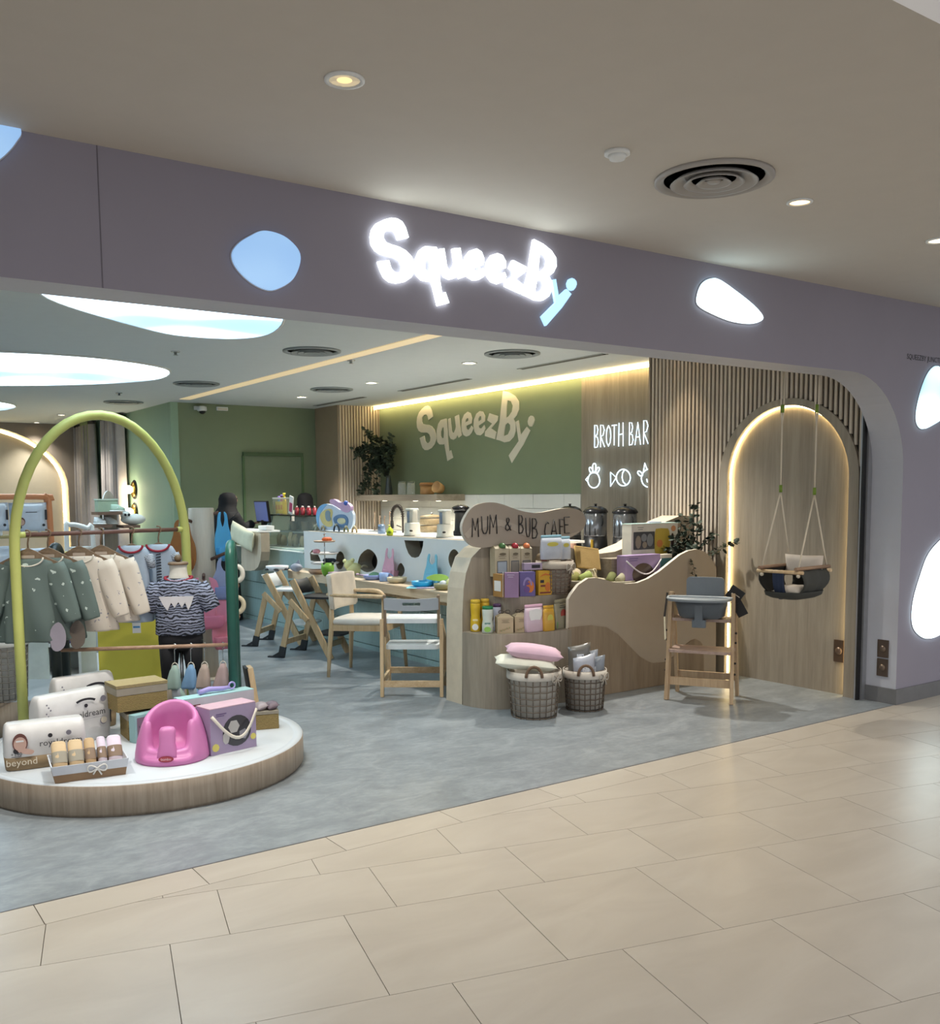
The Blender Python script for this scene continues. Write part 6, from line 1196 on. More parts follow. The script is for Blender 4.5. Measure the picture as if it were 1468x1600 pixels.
obj('lid_edge', MB(M).box((0, 0, h+.001), (g[4]*1.01, .112, .004)), plain('#a9c8c2', .5), t)
solo('wipes_sheet', MB().prism(smooth_loop([(-.07, -.02), (.02, -.03), (.08, -.01), (.06, .025), (-.04, .03)], 3), .012, ((g[0]+.04, g[1], ZT+g[6]+.004), (1, 0, 0), (0, 1, 0), (0, 0, 1))), plain('#c2bfd0', .6), 'crumpled lilac sheet lying on top of the feeding set box', 'packaging', (g[0]+.04, g[1], ZT+g[6]+.004))
g = (5.666, 5.640, 1.041, 0.000, 0.292, 0.020, 0.052); solo('flat_carton', MB().box((g[0], 5.635, ZT+.005+g[6]/2-.06), (g[4], .03, g[6]+.02)), spots('#c2b3bd', '#6d6078', 40, .2), 'flat pinkish carton in front of the feeding set box', 'box', (g[0], 5.635, ZT-.06), None, .002)
g = (5.538, 5.550, 0.862, 0.000, 0.387, 0.100, 0.195); t, M = carton('teether_box', 'lilac carry box with white rope handle behind the wave board', 'box', (g[0], g[1], .716, 0, g[4], .10, g[2]+g[6]-.716), plain('#9c86ad', .55)); h = g[2]+g[6]-.716; F = FRM(M, (0, 0, 0, 0, g[4], .10, h)); w = g[4]/2
obj('window', MB().prism(oval(0, h*.55, w*.62, h*.26, 24), .001, F), plain('#4a3a36', .25), t)
mb = MB(); decal_lines(mb, F, -w*.8, -w*.3, h*.92, 2, h*.05, 0, .005); obj('lettering', mb, plain('#5f4f80', .6), t)
obj('rope_handle', MB().tube([F[0]+F[1]*w*(2*s-1)+F[2]*(h*.88-.11*sin(PI*s))+F[3]*(.008+.03*sin(PI*s)) for s in [k/12 for k in range(13)]], .006, 7), plain('#cfc8cc', .6), t)
g = (5.823, 5.550, 0.913, 0.000, 0.127, 0.060, 0.121); t, M = carton('teether_box', 'small teal and white carton right of the lilac carry box', 'box', (g[0], g[1], .716, 0, g[4], .06, g[2]+g[6]-.716), plain('#3f7880', .5)); obj('lid_end', MB(M).box((0, 0, g[2]+g[6]-.716), (g[4]*1.02, .062, .03)), M_OFF, t)

def foliage(stems, leaf, mat, seed, size):
    """stems: list of point paths; leaves set in pairs along each; returns builders for stems and leaves"""
    rnd = random.Random(seed); s_, l_ = MB(), MB()
    for P in stems:
        Q = smooth_path(P, 5); s_.tube(Q, [.004*(1-.7*i/len(Q)) for i in range(len(Q))], 5)
        for i in range(2, len(Q)):
            for k in range(leaf):
                d = Vector((rnd.uniform(-1, 1), rnd.uniform(-1, 1), rnd.uniform(-.6, .7))).normalized(); u = d.cross(Vector((rnd.uniform(-1, 1), rnd.uniform(-1, 1), 1))).normalized(); n = d.cross(u)
                b = Q[i]+d*.006; L = size*rnd.uniform(.7, 1.2); W = L*.36
                l_.add([b, b+d*L*.35+u*W, b+d*L*.8+u*W*.7+n*L*.05, b+d*L, b+d*L*.8-u*W*.7+n*L*.05, b+d*L*.35-u*W, b+d*L*.5-n*L*.06], [(0, 1, 6), (1, 2, 6), (2, 3, 6), (3, 4, 6), (4, 5, 6), (5, 0, 6)])
    return s_, l_
pp = Vector((6.13, 5.62, 0.0)); t = thing('potted_plant', 'dark leafy plant in a brown pot beside the arch frame', 'plant', (pp.x, pp.y, .716))
obj('pot', MB().lathe([(.06, .716), (.075, .80), (.085, .95), (.08, .95), (.07, .93), (.0001, .93)], (pp.x, pp.y, 0), 20), plain('#4f3b2b', .6), t)
st = [[pp+Vector((dx, dy, .93)), pp+Vector((dx*2+a*.4, dy*2+b*.4, .93+c*.5)), pp+Vector((a, b, .93+c))] for dx, dy, a, b, c in ((0, 0, .02, .0, .30), (.01, 0, .10, -.1, .36), (-.01, 0, -.12, -.02, .24), (.02, 0, .16, -.20, .28), (.0, .02, .05, .06, .42), (-.02, 0, -.20, .02, .16), (.02, -.01, .20, -.36, .20), (0, -.02, .0, -.1, .18), (.0, .0, .12, -.02, .52))]
s_, l_ = foliage(st, 5, None, 3, .052); obj('stems', s_, plain('#4a4030', .8), t); o = obj('leaves', l_, plain('#27352a', .6, var=.3), t); o['kind'] = 'stuff'
st = [[pp+Vector((-.08, -.05, .96)), pp+Vector((-.13, -.2, 1.0)), pp+Vector((-.14, -.245, .93)), pp+Vector((-.13, -.25, .86))]]
s_, l_ = foliage(st, 2, None, 5, .03); obj('trailing_stem', s_, plain('#5a4a3a', .8), t); o = obj('trailing_leaves', l_, plain('#3a3c30', .7, var=.2), t); o['kind'] = 'stuff'

# ================================================================ ON THE EATING LEDGE
ZL = 0.747
def plate(name, label, c, m, rim=.022, cat='plate', group='weaning plates on the ledge'):
    x, y, z, r, h = c; z = ZL; h = max(h, .02); t = thing(name, label, cat, (x, y, z), group)
    obj('dish', MB().lathe([(r*.7, 0), (r*.95, h*.4), (r, h), (r*.94, h*1.02), (r*.84, h*.45), (0.0001, h*.4)], (x, y, z), 28), m, t); return t
def lump(mb, p, r, mi=0): mb.ball(p, r, 9, 6, mi)
c = (4.242, 9.701, 0.747, 0.123, 0.053); t = plate('weaning_plate', 'white cow-spotted plate with red compartments at the ledge far end', c, plain('#dfe2e6', .4)); x, y, r = c[0], c[1], c[3]
obj('insert', MB().lathe([(r*.3, .02), (r*.6, .035), (r*.55, .045), (.0001, .04)], (x, y, ZL), 20), plain('#b04a68', .4), t)
mb = MB()
for k in range(6): mb.ball((x+r*.95*cos(k*1.05), y+r*.95*sin(k*1.05), ZL+.02), (.03, .03, .012), 8, 5)
obj('spots', mb, plain('#26282e', .4), t)
c = (4.629, 9.340, 0.747, 0.102, 0.411); t = thing('cake_stand', 'three-tier cake stand of play food at the ledge far end', 'stand', (4.475, 9.02, ZL)); cx, cy, H = 4.475, 9.02, c[4]
obj('rod', MB().tube([(cx, cy, ZL), (cx, cy, ZL+H)], .006, 6).ball((cx, cy, ZL+H), .014, 8, 6).lathe([(.09, 0), (.09, .006), (.01, .012)], (cx, cy, ZL), 18), M_STEEL, t)
for k, (z, r, m) in enumerate(((.10, .15, '#d8d6d4'), (.20, .145, '#c9c4c2'), (.325, .115, '#b09a86'))):
    obj('tier', MB().lathe([(.0001, 0), (r*.9, 0), (r, .014), (r*.97, .016), (r*.88, .006), (.0001, .006)], (cx, cy, ZL+z), 24), plain(m, .4), t)
for k in range(11):
    a = k*2.2; z = (.106, .206, .331)[k % 3]; r = (.09, .09, .06)[k % 3]; cc = ('#36404f', '#c98a92', '#d0602c')[k % 3]
    w_ = ('nearest the ledge edge', 'nearest the white panel', 'at the far end', 'at the near end')[k//3]
    p = (cx+r*cos(a), cy+r*sin(a), ZL+z+.02); solo('play_food', MB().ball((p[0], p[1], p[2]+.004), (.038, .034, .024), 10, 6), plain(cc, .6), {0: 'dark blue', 1: 'pink', 2: 'orange'}[k % 3]+' play food piece on the %s cake stand tier, ' % ('bottom', 'middle', 'top')[k % 3]+w_, 'toy', (p[0], p[1], p[2]-.02), ('play food on the bottom tier', 'play food on the middle tier', 'play food on the top tier')[k % 3])
c = (4.343, 9.432, 0.747, 0.068, 0.084); solo('shark_bowl', MB().ball((c[0], c[1], ZL+.045), (c[3], c[3]*.9, .045), 14, 8).prism([(-.02, 0), (.04, 0), (.03, .05)], .012, ((c[0], c[1], ZL+.08), (.7, -.7, 0), (0, 0, 1), (.7, .7, 0))), plain('#8d94a4', .5), 'grey shark-shaped bowl left of the cake stand base', 'bowl', (c[0], c[1], ZL))
c = (4.372, 9.000, 0.747, 0.085, 0.046); plate('weaning_plate', 'flat terracotta saucer under the cake stand rod', c, plain('#a08068', .5))
c = (4.345, 8.699, 0.747, 0.067, 0.130); t = thing('frog_cup', 'bright green frog-shaped cup on the ledge', 'cup', (c[0], c[1], ZL)); x, y, r, h = c[0], c[1], c[3], c[4]
obj('cup', MB().lathe([(r*.55, 0), (r*.85, h*.2), (r, h*.6), (r*.9, h), (r*.8, h), (r*.85, h*.6), (.0001, h*.3)], (x, y, ZL), 20), plain('#7cb33c', .4), t)
obj('eye', MB().ball((x-.045, y-.02, ZL+h), .017, 10, 7), plain('#2a3a20', .4), t); obj('eye', MB().ball((x+.03, y-.05, ZL+h), .017, 10, 7), plain('#2a3a20', .4), t)
c = (4.363, 8.525, 0.747, 0.094, 0.049); t = plate('weaning_plate', 'mauve divided plate with a silver spoon right of the frog cup', c, plain('#8f7a86', .5))
obj('food', MB().ball((c[0], c[1], ZL+.03), (.04, .03, .02), 9, 6).ball((c[0]+.05, c[1]+.02, ZL+.03), (.03, .03, .02), 9, 6), plain('#b9aeb6', .5), t)
c = (4.631, 8.666, 0.747, 0.078, 0.124); t = thing('plush_bear', 'pale yellow plush bear bib curled up on the ledge', 'toy', (c[0], c[1], ZL)); x, y = c[0], c[1]; M_YB = plain('#dfe0a8', .9, bump=.3)
obj('body', MB().ball((x, y, ZL+.06), (.085, .075, .062), 16, 10).ball((x-.05, y+.02, ZL+.10), .052, 12, 8), M_YB, t); obj('ear', MB().ball((x-.085, y+.045, ZL+.14), .022, 10, 7), M_YB, t); obj('ear', MB().ball((x-.03, y-.015, ZL+.15), .022, 10, 7), M_YB, t); obj('rattle_ring', MB().tube([(x+.085+.04*cos(a), y-.05, ZL+.05+.04*sin(a)) for a in [2*PI*k/16 for k in range(16)]], .012, 7, closed=True), plain('#bdb49a', .6), t)
c = (4.491, 8.044, 0.747, 0.091, 0.047); t = plate('weaning_plate', 'periwinkle blue bowl with green leaf and pink spoon', c, plain('#8a9cd0', .4)); x, y = c[0], c[1]
obj('leaf', MB().prism(smooth_loop([(-.05, 0), (0, .03), (.06, .01), (.05, -.02), (0, -.02)], 3), .006, ((x, y, ZL+.045), (.6, -.8, .15), (.3, .3, .9), (.8, .6, 0))), plain('#5f8a68', .6), t)
obj('spoon', MB().tube([(x-.11, y+.05, ZL+.05), (x-.03, y+.01, ZL+.035)], .008, 6).ball((x-.13, y+.06, ZL+.055), (.02, .02, .01), 8, 5), plain('#c9b0c6', .5), t)
c = (4.487, 7.817, 0.747, 0.048, 0.080); t = thing('toddler_mug', 'light blue toddler mug with handle on the ledge', 'mug', (c[0], c[1], ZL)); x, y, r, h = c[0], c[1], c[3], c[4]
obj('mug', MB().lathe([(r*.85, 0), (r*.95, h*.1), (r, h), (r*.88, h), (r*.85, h*.2), (.0001, h*.18)], (x, y, ZL), 20), plain('#92aedd', .4), t); obj('handle', MB().tube([(x+r*.6+.03*sin(a), y-r*.75-.02*sin(a), ZL+h*.5+.03*cos(a)) for a in [PI*k/10 for k in range(11)]], .008, 6), plain('#92aedd', .4), t)
c = (4.766, 8.228, 0.747, 0.057, 0.071); solo('spoon_set', MB().tube([(c[0]-.08, c[1]+.08, ZL+.075), (c[0]+.06, c[1]-.06, ZL+.078)], .007, 6).ball((c[0]+.075, c[1]-.075, ZL+.078), (.022, .022, .01), 8, 5).lathe([(.03, 0), (.035, .07), (.0001, .07)], (c[0], c[1], ZL), 14), plain('#a9b9d8', .4), 'blue spoon laid over a small pale pot behind the mug', 'spoon', (c[0], c[1], ZL))
c = (4.503, 7.610, 0.747, 0.093, 0.051); plate('weaning_plate', 'cream round plate in front of the pink bowl', c, plain('#d0c3a4', .45))
c = (4.822, 8.100, 0.747, 0.069, 0.070); t = plate('weaning_bowl', 'dusty pink bowl behind the cream plate', c, plain('#b5a4a8', .45), cat='bowl')
def bib(label, px_, X, m, lean, h, w, pocket, group):
    """silicone bib standing against the white panel"""
    t = thing('silicone_bib', label, 'bib', tuple(px_), group); U = Vector((0, -1, 0)); V = Vector((lean, 0, 1)).normalized(); W = U.cross(V)
    out = smooth_loop([(-w*.5, 0), (w*.5, 0), (w*.55, h*.35), (w*.42, h*.62), (w*.38, h*.9), (w*.26, h), (w*.2, h*.94), (w*.24, h*.76), (0, h*.66), (-w*.24, h*.76), (-w*.22, h*.94), (-w*.3, h), (-w*.4, h*.88), (-w*.42, h*.62), (-w*.55, h*.35)], 3)
    obj('sheet', MB().prism(out, .008, (px_, U, V, W)), m, t, .002)
    obj('catcher', MB().loft([(Vector(px_)+V*z-W*(.02+.02*z/h), U*w*.46*a, W*(.03+.03*b)) for z, a, b in ((.005, .9, .3), (.03, 1, .7), (.09, 1, 1), (.095, .96, .95))], 20, power=.6), pocket, t); return t
bib('pink silicone bib standing against the white panel', (4.585, 7.92, 0.749), 0, plain('#dca9bd', .5), .12, .30, .19, plain('#d8a2b8', .5), 'bibs standing on the ledge')
bib('sky blue silicone bib standing against the white panel', (4.585, 7.17, 0.749), 0, plain('#7cc4dd', .5), .12, .28, .20, plain('#74bcd8', .5), 'bibs standing on the ledge')
c = (4.829, 7.698, 0.747, 0.045, 0.111); t = thing('baby_food_jar', 'cream toddler cup with a brown bear print on the ledge', 'cup', (c[0], c[1], ZL)); x, y, r, h = c[0], c[1], c[3], c[4]
obj('jar', MB().lathe([(r*.9, 0), (r, h*.1), (r, h*.8), (r*.7, h), (.0001, h)], (x, y, ZL), 18), plain('#d3c7a2', .45), t); obj('bear_print', MB().prism(oval(0, h*.35, r*.6, h*.2, 12), .004, ((x-.62*(r-.003), y-.78*(r-.003), ZL), (.78, -.62, 0), (0, 0, 1), (-.62, -.78, 0))), plain('#9a6038', .6), t)
c = (4.487, 7.154, 0.747, 0.095, 0.047); t = plate('weaning_plate', 'cyan blue plate on a mat in front of the blue bib', c, plain('#2f9fd0', .4)); x, y = c[0], c[1]
solo('placemat', MB().prism(rrect(-.16, -.11, .16, .11, .03), .003, ((x+.0, y-.06, ZL-.0035), (.75, -.66, 0), (.66, .75, 0), (0, 0, 1))), plain('#86cfe0', .5), 'pale blue placemat under the cyan plate', 'placemat', (x, y-.06, ZL))
c = (4.410, 6.939, 0.747, 0.049, 0.023); solo('spoon', MB().tube([(c[0]-.08, c[1]+.05, ZL+.008), (c[0]+.05, c[1]-.05, ZL+.01)], .008, 6).ball((c[0]+.07, c[1]-.065, ZL+.012), (.022, .022, .009), 8, 5), plain('#c9bfe0', .4), 'lilac toddler spoon lying before the cyan plate', 'spoon', (c[0], c[1], ZL))
c = (4.468, 6.788, 0.747, 0.081, 0.052); t = plate('weaning_plate', 'olive green bowl with leaf spoon at the near end of the ledge', c, plain('#8d8a62', .45)); x, y = c[0], c[1]
obj('lime_leaf', MB().prism(smooth_loop([(-.09, 0), (-.02, .035), (.07, .03), (.11, 0), (.03, -.025)], 3), .012, ((x-.03, y+.06, ZL+.095), (.75, -.6, 0), (.2, .2, .95), (.6, .75, 0))), plain('#9fc95a', .5), t)
obj('blossom', MB().ball((x+.05, y-.03, ZL+.055), (.035, .035, .04), 10, 7).ball((x-.0, y-.0, ZL+.05), (.035, .03, .03), 10, 7, 1), [plain('#dcdc9a', .6), plain('#c9d3dd', .5)], t)

# ================================================================ ON THE WHITE COUNTER TOP
ZC = 1.160
t = thing('rabbit_board', 'rabbit-shaped activity board in white, blue and pink on the counter', 'toy', (4.86, 9.55, ZC)); XB = 4.86
BO = lambda pts: pts
obj('body', MB().prism(smooth_loop([(9.989, 1.326), (9.935, 1.408), (9.817, 1.453), (9.688, 1.457), (9.562, 1.432), (9.439, 1.397), (9.287, 1.377), (9.167, 1.392), (9.110, 1.351), (9.106, 1.289), (9.138, 1.219), (9.206, 1.186), (9.388, 1.172), (9.702, 1.164), (9.898, 1.165), (9.969, 1.230)], 3), .03, XF(XB)), plain('#c6d6e8', .45), t, .004)
obj('blue_crescent', MB().prism(smooth_loop([(9.986, 1.326), (9.932, 1.406), (9.817, 1.451), (9.704, 1.454), (9.803, 1.402), (9.889, 1.342), (9.925, 1.275), (9.912, 1.201), (9.961, 1.223)], 3), .004, XF(XB-.004)), plain('#79b6e8', .45), t)  # blue crescent along one end of the board
obj('head', MB().prism(smooth_loop([(9.638, 1.496), (9.590, 1.511), (9.496, 1.504), (9.405, 1.475), (9.298, 1.483), (9.194, 1.462), (9.144, 1.427), (9.168, 1.385), (9.243, 1.367), (9.348, 1.384), (9.423, 1.419), (9.545, 1.446), (9.623, 1.468)], 3), .034, XF(XB-.006)), plain('#c9a9cf', .45), t, .003)
obj('yellow_arc', MB().prism(smooth_loop([(9.890, 1.320), (9.821, 1.372), (9.706, 1.402), (9.611, 1.403), (9.573, 1.367), (9.600, 1.295), (9.587, 1.223), (9.700, 1.206), (9.828, 1.240)], 3), .004, XF(XB-.004)), plain('#d8c988', .5), t)
obj('grey_bean', MB().prism(smooth_loop([(9.740, 1.366), (9.675, 1.388), (9.628, 1.367), (9.630, 1.323), (9.608, 1.288), (9.681, 1.265), (9.736, 1.293)], 3), .007, XF(XB-.009)), plain('#7f98a8', .5), t)
obj('blue_ring', MB().prism(smooth_loop([(9.553, 1.296), (9.488, 1.332), (9.380, 1.347), (9.274, 1.339), (9.216, 1.301), (9.218, 1.245), (9.280, 1.209), (9.401, 1.206), (9.508, 1.239)], 3), .007, XF(XB-.008), 0, [smooth_loop([(9.475, 1.290), (9.412, 1.309), (9.306, 1.307), (9.262, 1.279), (9.278, 1.251), (9.370, 1.235), (9.461, 1.254)], 3)]), plain('#5f86b0', .5), t)
obj('cream_oval', MB().prism(smooth_loop([(9.459, 1.287), (9.397, 1.305), (9.306, 1.303), (9.274, 1.279), (9.290, 1.256), (9.369, 1.242), (9.445, 1.258)], 3), .004, XF(XB-.004)), plain('#d8d6b0', .5), t)
obj('eye', MB().ball((XB-.010, 9.242, 1.47), .026, 10, 7), plain('#3a63c0', .4), t)
for i, (px_, m, lb, rr) in enumerate((((4.760, 9.920, 1.160), '#8f9a86', 'grey green stacking ring toy at the far end of the white counter', .04), ((4.778, 9.762, 1.160), '#b0a078', 'tan wooden toy before the rabbit board', .035), ((4.755, 9.388, 1.160), '#3a4a58', 'dark arch toy before the rabbit board', .06), ((4.745, 9.146, 1.160), '#8a8a5a', 'olive round toy below the blue ring of the board', .045), ((4.726, 8.924, 1.160), '#b8a276', 'tan ring toy at the near end of the rabbit board', .05))):
    p = Vector(px_)+Vector((.05, 0, 0)); t = thing('wooden_toy', lb, 'toy', tuple(p), 'small toys before the rabbit board')
    obj('arch', MB().tube([p+Vector((0, rr*cos(a), rr*1.1*sin(a)+.006)) for a in [PI*k/10 for k in range(11)]], .010, 7), plain(m, .6), t); obj('bead', MB().ball(p+Vector((0, 0, rr*1.1+.008)), .017, 9, 6), plain('#c9c3a8', .6), t)
p = Vector((4.986, 8.886, 1.160)); t = thing('tap_stand', 'gold cup-rinser taps behind the white counter edge', 'tap', tuple(p)); M_GOLD = plain('#a98f78', .3, .8)
for d in (-.16, -.05, .05, .16): obj('spout', MB().tube([p+Vector((.1, d, 0)), p+Vector((.1, d, .12+abs(d)*.4)), p+Vector((.09, d-.02, .15+abs(d)*.4)), p+Vector((.08, d-.05, .145+abs(d)*.4))], .007, 7), M_GOLD, t)
obj('rinser_tray', MB().box(p+Vector((.1, 0, .008)), (.12, .4, .016)), M_STEEL, t, .004)
p = Vector((5.005, 8.625, 1.160))+Vector((.15, 0, 0)); t = thing('kitchen_faucet', 'black spring-neck kitchen faucet arching over the white counter', 'faucet', tuple(p))
arcp = [p+Vector((0, -.05, 0)), p+Vector((0, -.05, .15))]+[p+Vector((0, .06-.11*cos(a)*1.0, .17+.11*sin(a))) for a in [PI*k/14 for k in range(15)]]+[p+Vector((0, .17, .10))]
obj('neck', MB().tube(arcp, .011, 8), plain('#3a3430', .4, .6), t)
sp = MB()
for k in range(2, len(arcp)-1):
    q = arcp[k]; d = (arcp[k+1]-arcp[k-1]).normalized(); u = Vector((1, 0, 0)); v = d.cross(u); sp.tube([q+(u*cos(a)+v*sin(a))*.017 for a in [2*PI*i/10 for i in range(10)]], .004, 5, closed=True)
obj('spring_coil', sp, plain('#4a423c', .35, .7), t); obj('spray_head', MB().tube([p+Vector((0, .17, .12)), p+Vector((0, .17, .04))], [.016, .021], 10), plain('#2a2624', .4), t); obj('lever', MB().tube([p+Vector((-.02, -.05, .06)), p+Vector((-.08, -.06, .08))], .006, 6), plain('#3a3430', .4), t)
c = (4.895, 8.565, 1.160, 0.039, 0.096); t = thing('steel_jug', 'small grey blue steel jug by the faucet', 'jug', (c[0], c[1], ZC)); obj('body', MB().lathe([(c[3], 0), (c[3], c[4]*.8), (c[3]*.8, c[4]), (c[3]*.7, c[4]), (c[3]*.85, c[4]*.7), (.0001, .02)], (c[0], c[1], ZC), 18), plain('#7f94ae', .3, .5), t); obj('handle', MB().tube([(c[0], c[1]+c[3]+.025*sin(a), ZC+c[4]*.5+.04*cos(a)) for a in [PI*k/10 for k in range(11)]], .006, 6), plain('#7f94ae', .3, .5), t)
c = (4.718, 8.094, 1.160, 0.034, 0.092); t = thing('soap_bottle', 'lime green soap bottle beside the faucet', 'bottle', (c[0], c[1], ZC)); x, y, r, h = c[0], c[1], c[3], c[4]
obj('body', MB().lathe([(r*.8, 0), (r, h*.1), (r*1.0, h*.55), (r*.5, h*.8), (r*.35, h*.9)], (x, y, ZC), 16), plain('#c3d23a', .35), t); obj('pump', MB().tube([(x, y, ZC+h*.85), (x, y, ZC+h*1.08), (x-.03, y-.02, ZC+h*1.08)], .006, 6), plain('#d8e070', .4), t); obj('label_print', MB().prism(oval(0, h*.35, r*.5, h*.14, 10), .002, ((x-.64*r, y-.77*r, ZC), (.77, -.64, 0), (0, 0, 1), (-.64, -.77, 0))), plain('#7a9a2a', .5), t)
def machine(label, c):
    x, y, z, r, h = c; t = thing('baby_food_maker', label, 'appliance', (x, y, ZC), 'baby food makers on the white counter'); q = Vector((x, y, ZC)); mw = plain('#d8d4c6', .35)
    obj('base', MB().loft([(q+Vector((0, 0, zz)), Vector((r*a, 0, 0)), Vector((0, r*a, 0))) for zz, a in ((0, 1.05), (.012, 1.06), (.02, .98), (h*.46, .92), (h*.5, .84))], 24, power=.6), mw, t)
    obj('water_tank', MB().loft([(q+Vector((0, r*.32, zz)), Vector((r*.5*a, 0, 0)), Vector((0, r*.5*a, 0))) for zz, a in ((h*.5, 1), (h*.94, 1), (h*.96, .9))], 20, power=.6), plain('#7f93ad', .15, alpha=.8), t)
    obj('column', MB().loft([(q+Vector((0, -r*.38, zz)), Vector((r*.5*a, 0, 0)), Vector((0, r*.45*a, 0))) for zz, a in ((h*.5, 1), (h*.95, 1), (h, .9))], 20, power=.6), mw, t)
    obj('lid', MB().loft([(q+Vector((0, 0, zz)), Vector((r*a, 0, 0)), Vector((0, r*a, 0))) for zz, a in ((h*.95, .8), (h*1.02, .8), (h*1.04, .72))], 20, power=.6), plain('#c9ccc6', .35), t)
    obj('dial', MB().ball((x-r*.62, y-r*.72, ZC+h*.2), (.018, .018, .012), 10, 7), plain('#26221e', .4), t)
machine('cream and clear baby food maker, left of the two', (4.854, 7.901, 1.160, 0.070, 0.252)); machine('cream and clear baby food maker, right of the two', (4.889, 7.385, 1.160, 0.070, 0.243))
c = (5.352, 8.384, 1.160, 0.092, 0.115); t = thing('bamboo_steamer', 'two-tier bamboo steamer between the food makers', 'steamer', (c[0]+.1, c[1]+.1, ZC)); x, y = c[0]+.1, c[1]+.1
for k in range(2): obj('tier', MB().lathe([(.12, .005+.075*k), (.125, .01+.075*k), (.125, .06+.075*k), (.118, .072+.075*k), (.0001, .072+.075*k)], (x, y, ZC), 26), wood('#8f7a58', '#b09a74', 'x', 3), t)
obj('lid', MB().lathe([(.125, .156), (.12, .17), (.05, .182), (.0001, .185)], (x, y, ZC), 24), wood('#8f7a58', '#b09a74', 'x', 3), t); obj('knob', MB().ball((x, y, ZC+.195), .014, 9, 6), M_STEEL, t)
c = (5.085, 7.528, 1.160, 0.045, 0.287); t = thing('coffee_grinder', 'black coffee grinder behind the right food maker', 'grinder', (c[0]+.12, c[1]+.06, ZC)); x, y, h = c[0]+.12, c[1]+.06, c[4]
obj('body', MB().lathe([(.10, 0), (.10, .02), (.06, .05), (.055, h*.72), (.07, h*.78)], (x, y, ZC), 20), M_BLACK, t); obj('hopper', MB().lathe([(.06, h*.78), (.085, h*.92), (.07, h*.97), (.03, h*1.02), (.0001, h*1.03)], (x, y, ZC), 20), plain('#1b1a1c', .25), t); obj('spout', MB().tube([(x, y-.05, ZC+h*.35), (x-.04, y-.11, ZC+.12)], .018, 8), M_BLACK, t)

# urns on the back counter, things on the wall shelf
ZK = .912
for i, (px_, top, w_) in enumerate((((6.600, 7.617, 1.280), (6.600, 7.617, 1.446), 'behind the cloud sign'), ((6.600, 7.225, 1.074), (6.600, 7.227, 1.447), 'in the middle of the broth bar'), ((6.600, 6.804, 1.089), (6.600, 6.807, 1.448), 'nearest the slat wall'))):
    x, y, zt = 6.6, px_[1], top[2]; t = thing('soup_urn', 'glass soup urn with domed black lid, '+w_, 'urn', (x, y, ZK), 'soup urns on the broth bar'); R = .118; zl = zt-.085
    obj('base', MB().lathe([(R*1.05, 0), (R*1.08, .02), (R*.98, zl-.24-ZK), (.0001, zl-.24-ZK)], (x, y, ZK), 24), plain('#1b1b1d', .35), t)
    obj('kettle', MB().lathe([(R*.96, zl-.245), (R*.98, zl-.22), (R*.98, zl-.01), (R*.9, zl)], (x, y, 0), 28), plain('#8e9094', .12, .6), t)
    obj('lid', MB().lathe([(R*1.06, zl-.006), (R*1.06, zl+.008), (R*.9, zl+.035), (R*.5, zl+.058), (.0001, zl+.064)], (x, y, 0), 28), plain('#26262a', .25), t)
    obj('lid_knob', MB().lathe([(.012, zl+.06), (.010, zl+.075), (.024, zl+.08), (.0001, zl+.086)], (x, y, 0), 14), M_BLACK, t)
    obj('handle', MB().tube([(x-.03, y-R-.01, zl-.13), (x-.05, y-R-.04, zl-.11), (x-.05, y-R-.04, zl-.06), (x-.03, y-R-.01, zl-.04)], .008, 6), M_BLACK, t)
    for k in range(3): obj('heating_rod', MB().tube([(x-R*.98*cos(.5*k-.2), y-R*.98*sin(.5*k-.2), zl-.23), (x-R*.98*cos(.5*k-.2), y-R*.98*sin(.5*k-.2), zl-.06-.05*k)], .006, 5), M_BLACK, t)
    obj('tag', MB().box((x-R*.9, y-.06, zl-.31), (.012, .05, .08), rz=-.3), plain('#b8942a', .5), t)
q = (6.400, 7.259, 1.035); solo('serving_tray', MB().box((6.42, q[1], ZK+.02), (.28, .42, .02)), plain('#c9b7b4', .5), 'pale serving tray in front of the middle soup urn', 'tray', (6.42, q[1], ZK+.01), None, .005)
q = (6.400, 7.308, 1.072); solo('salt_shaker', MB().lathe([(.03, 0), (.032, .1), (.025, .13), (.0001, .14)], (6.42, q[1]+.05, ZK+.031), 14), plain('#d3a58c', .5), 'peach coloured shaker on the serving tray', 'shaker', (6.42, q[1]+.05, ZK+.031))
ZS = 1.556
for px_, n_, h_ in (((6.660, 11.086, 1.580), 'left', .175), ((6.660, 10.858, 1.578), 'right', .17)):
    t = thing('glass_jar', 'clear glass jar on the wall shelf, %s of the pair' % n_, 'jar', (6.66, px_[1], ZS), 'glass jars on the wall shelf')
    obj('glass', MB().lathe([(.052, 0), (.055, .01), (.055, h_*.8), (.045, h_*.9)], (6.66, px_[1], ZS), 20), glass(), t); obj('lid', MB().lathe([(.045, h_*.9), (.048, h_*.92), (.048, h_), (.0001, h_+.004)], (6.66, px_[1], ZS), 18), plain('#8f9a8c', .3, alpha=.7), t)
q = (6.660, 10.466, 1.576); t = thing('wooden_canister', 'lidded bamboo canister standing on the wall shelf', 'canister', (6.66, q[1], ZS)); obj('pot', MB().lathe([(.085, 0), (.09, .01), (.09, .11), (.0001, .11)], (6.66, q[1], ZS), 24), plain('#b58a58', .5), t); obj('lid', MB().lathe([(.098, .11), (.098, .135), (.08, .15), (.0001, .152)], (6.66, q[1], ZS), 24), plain('#a8794a', .5), t)
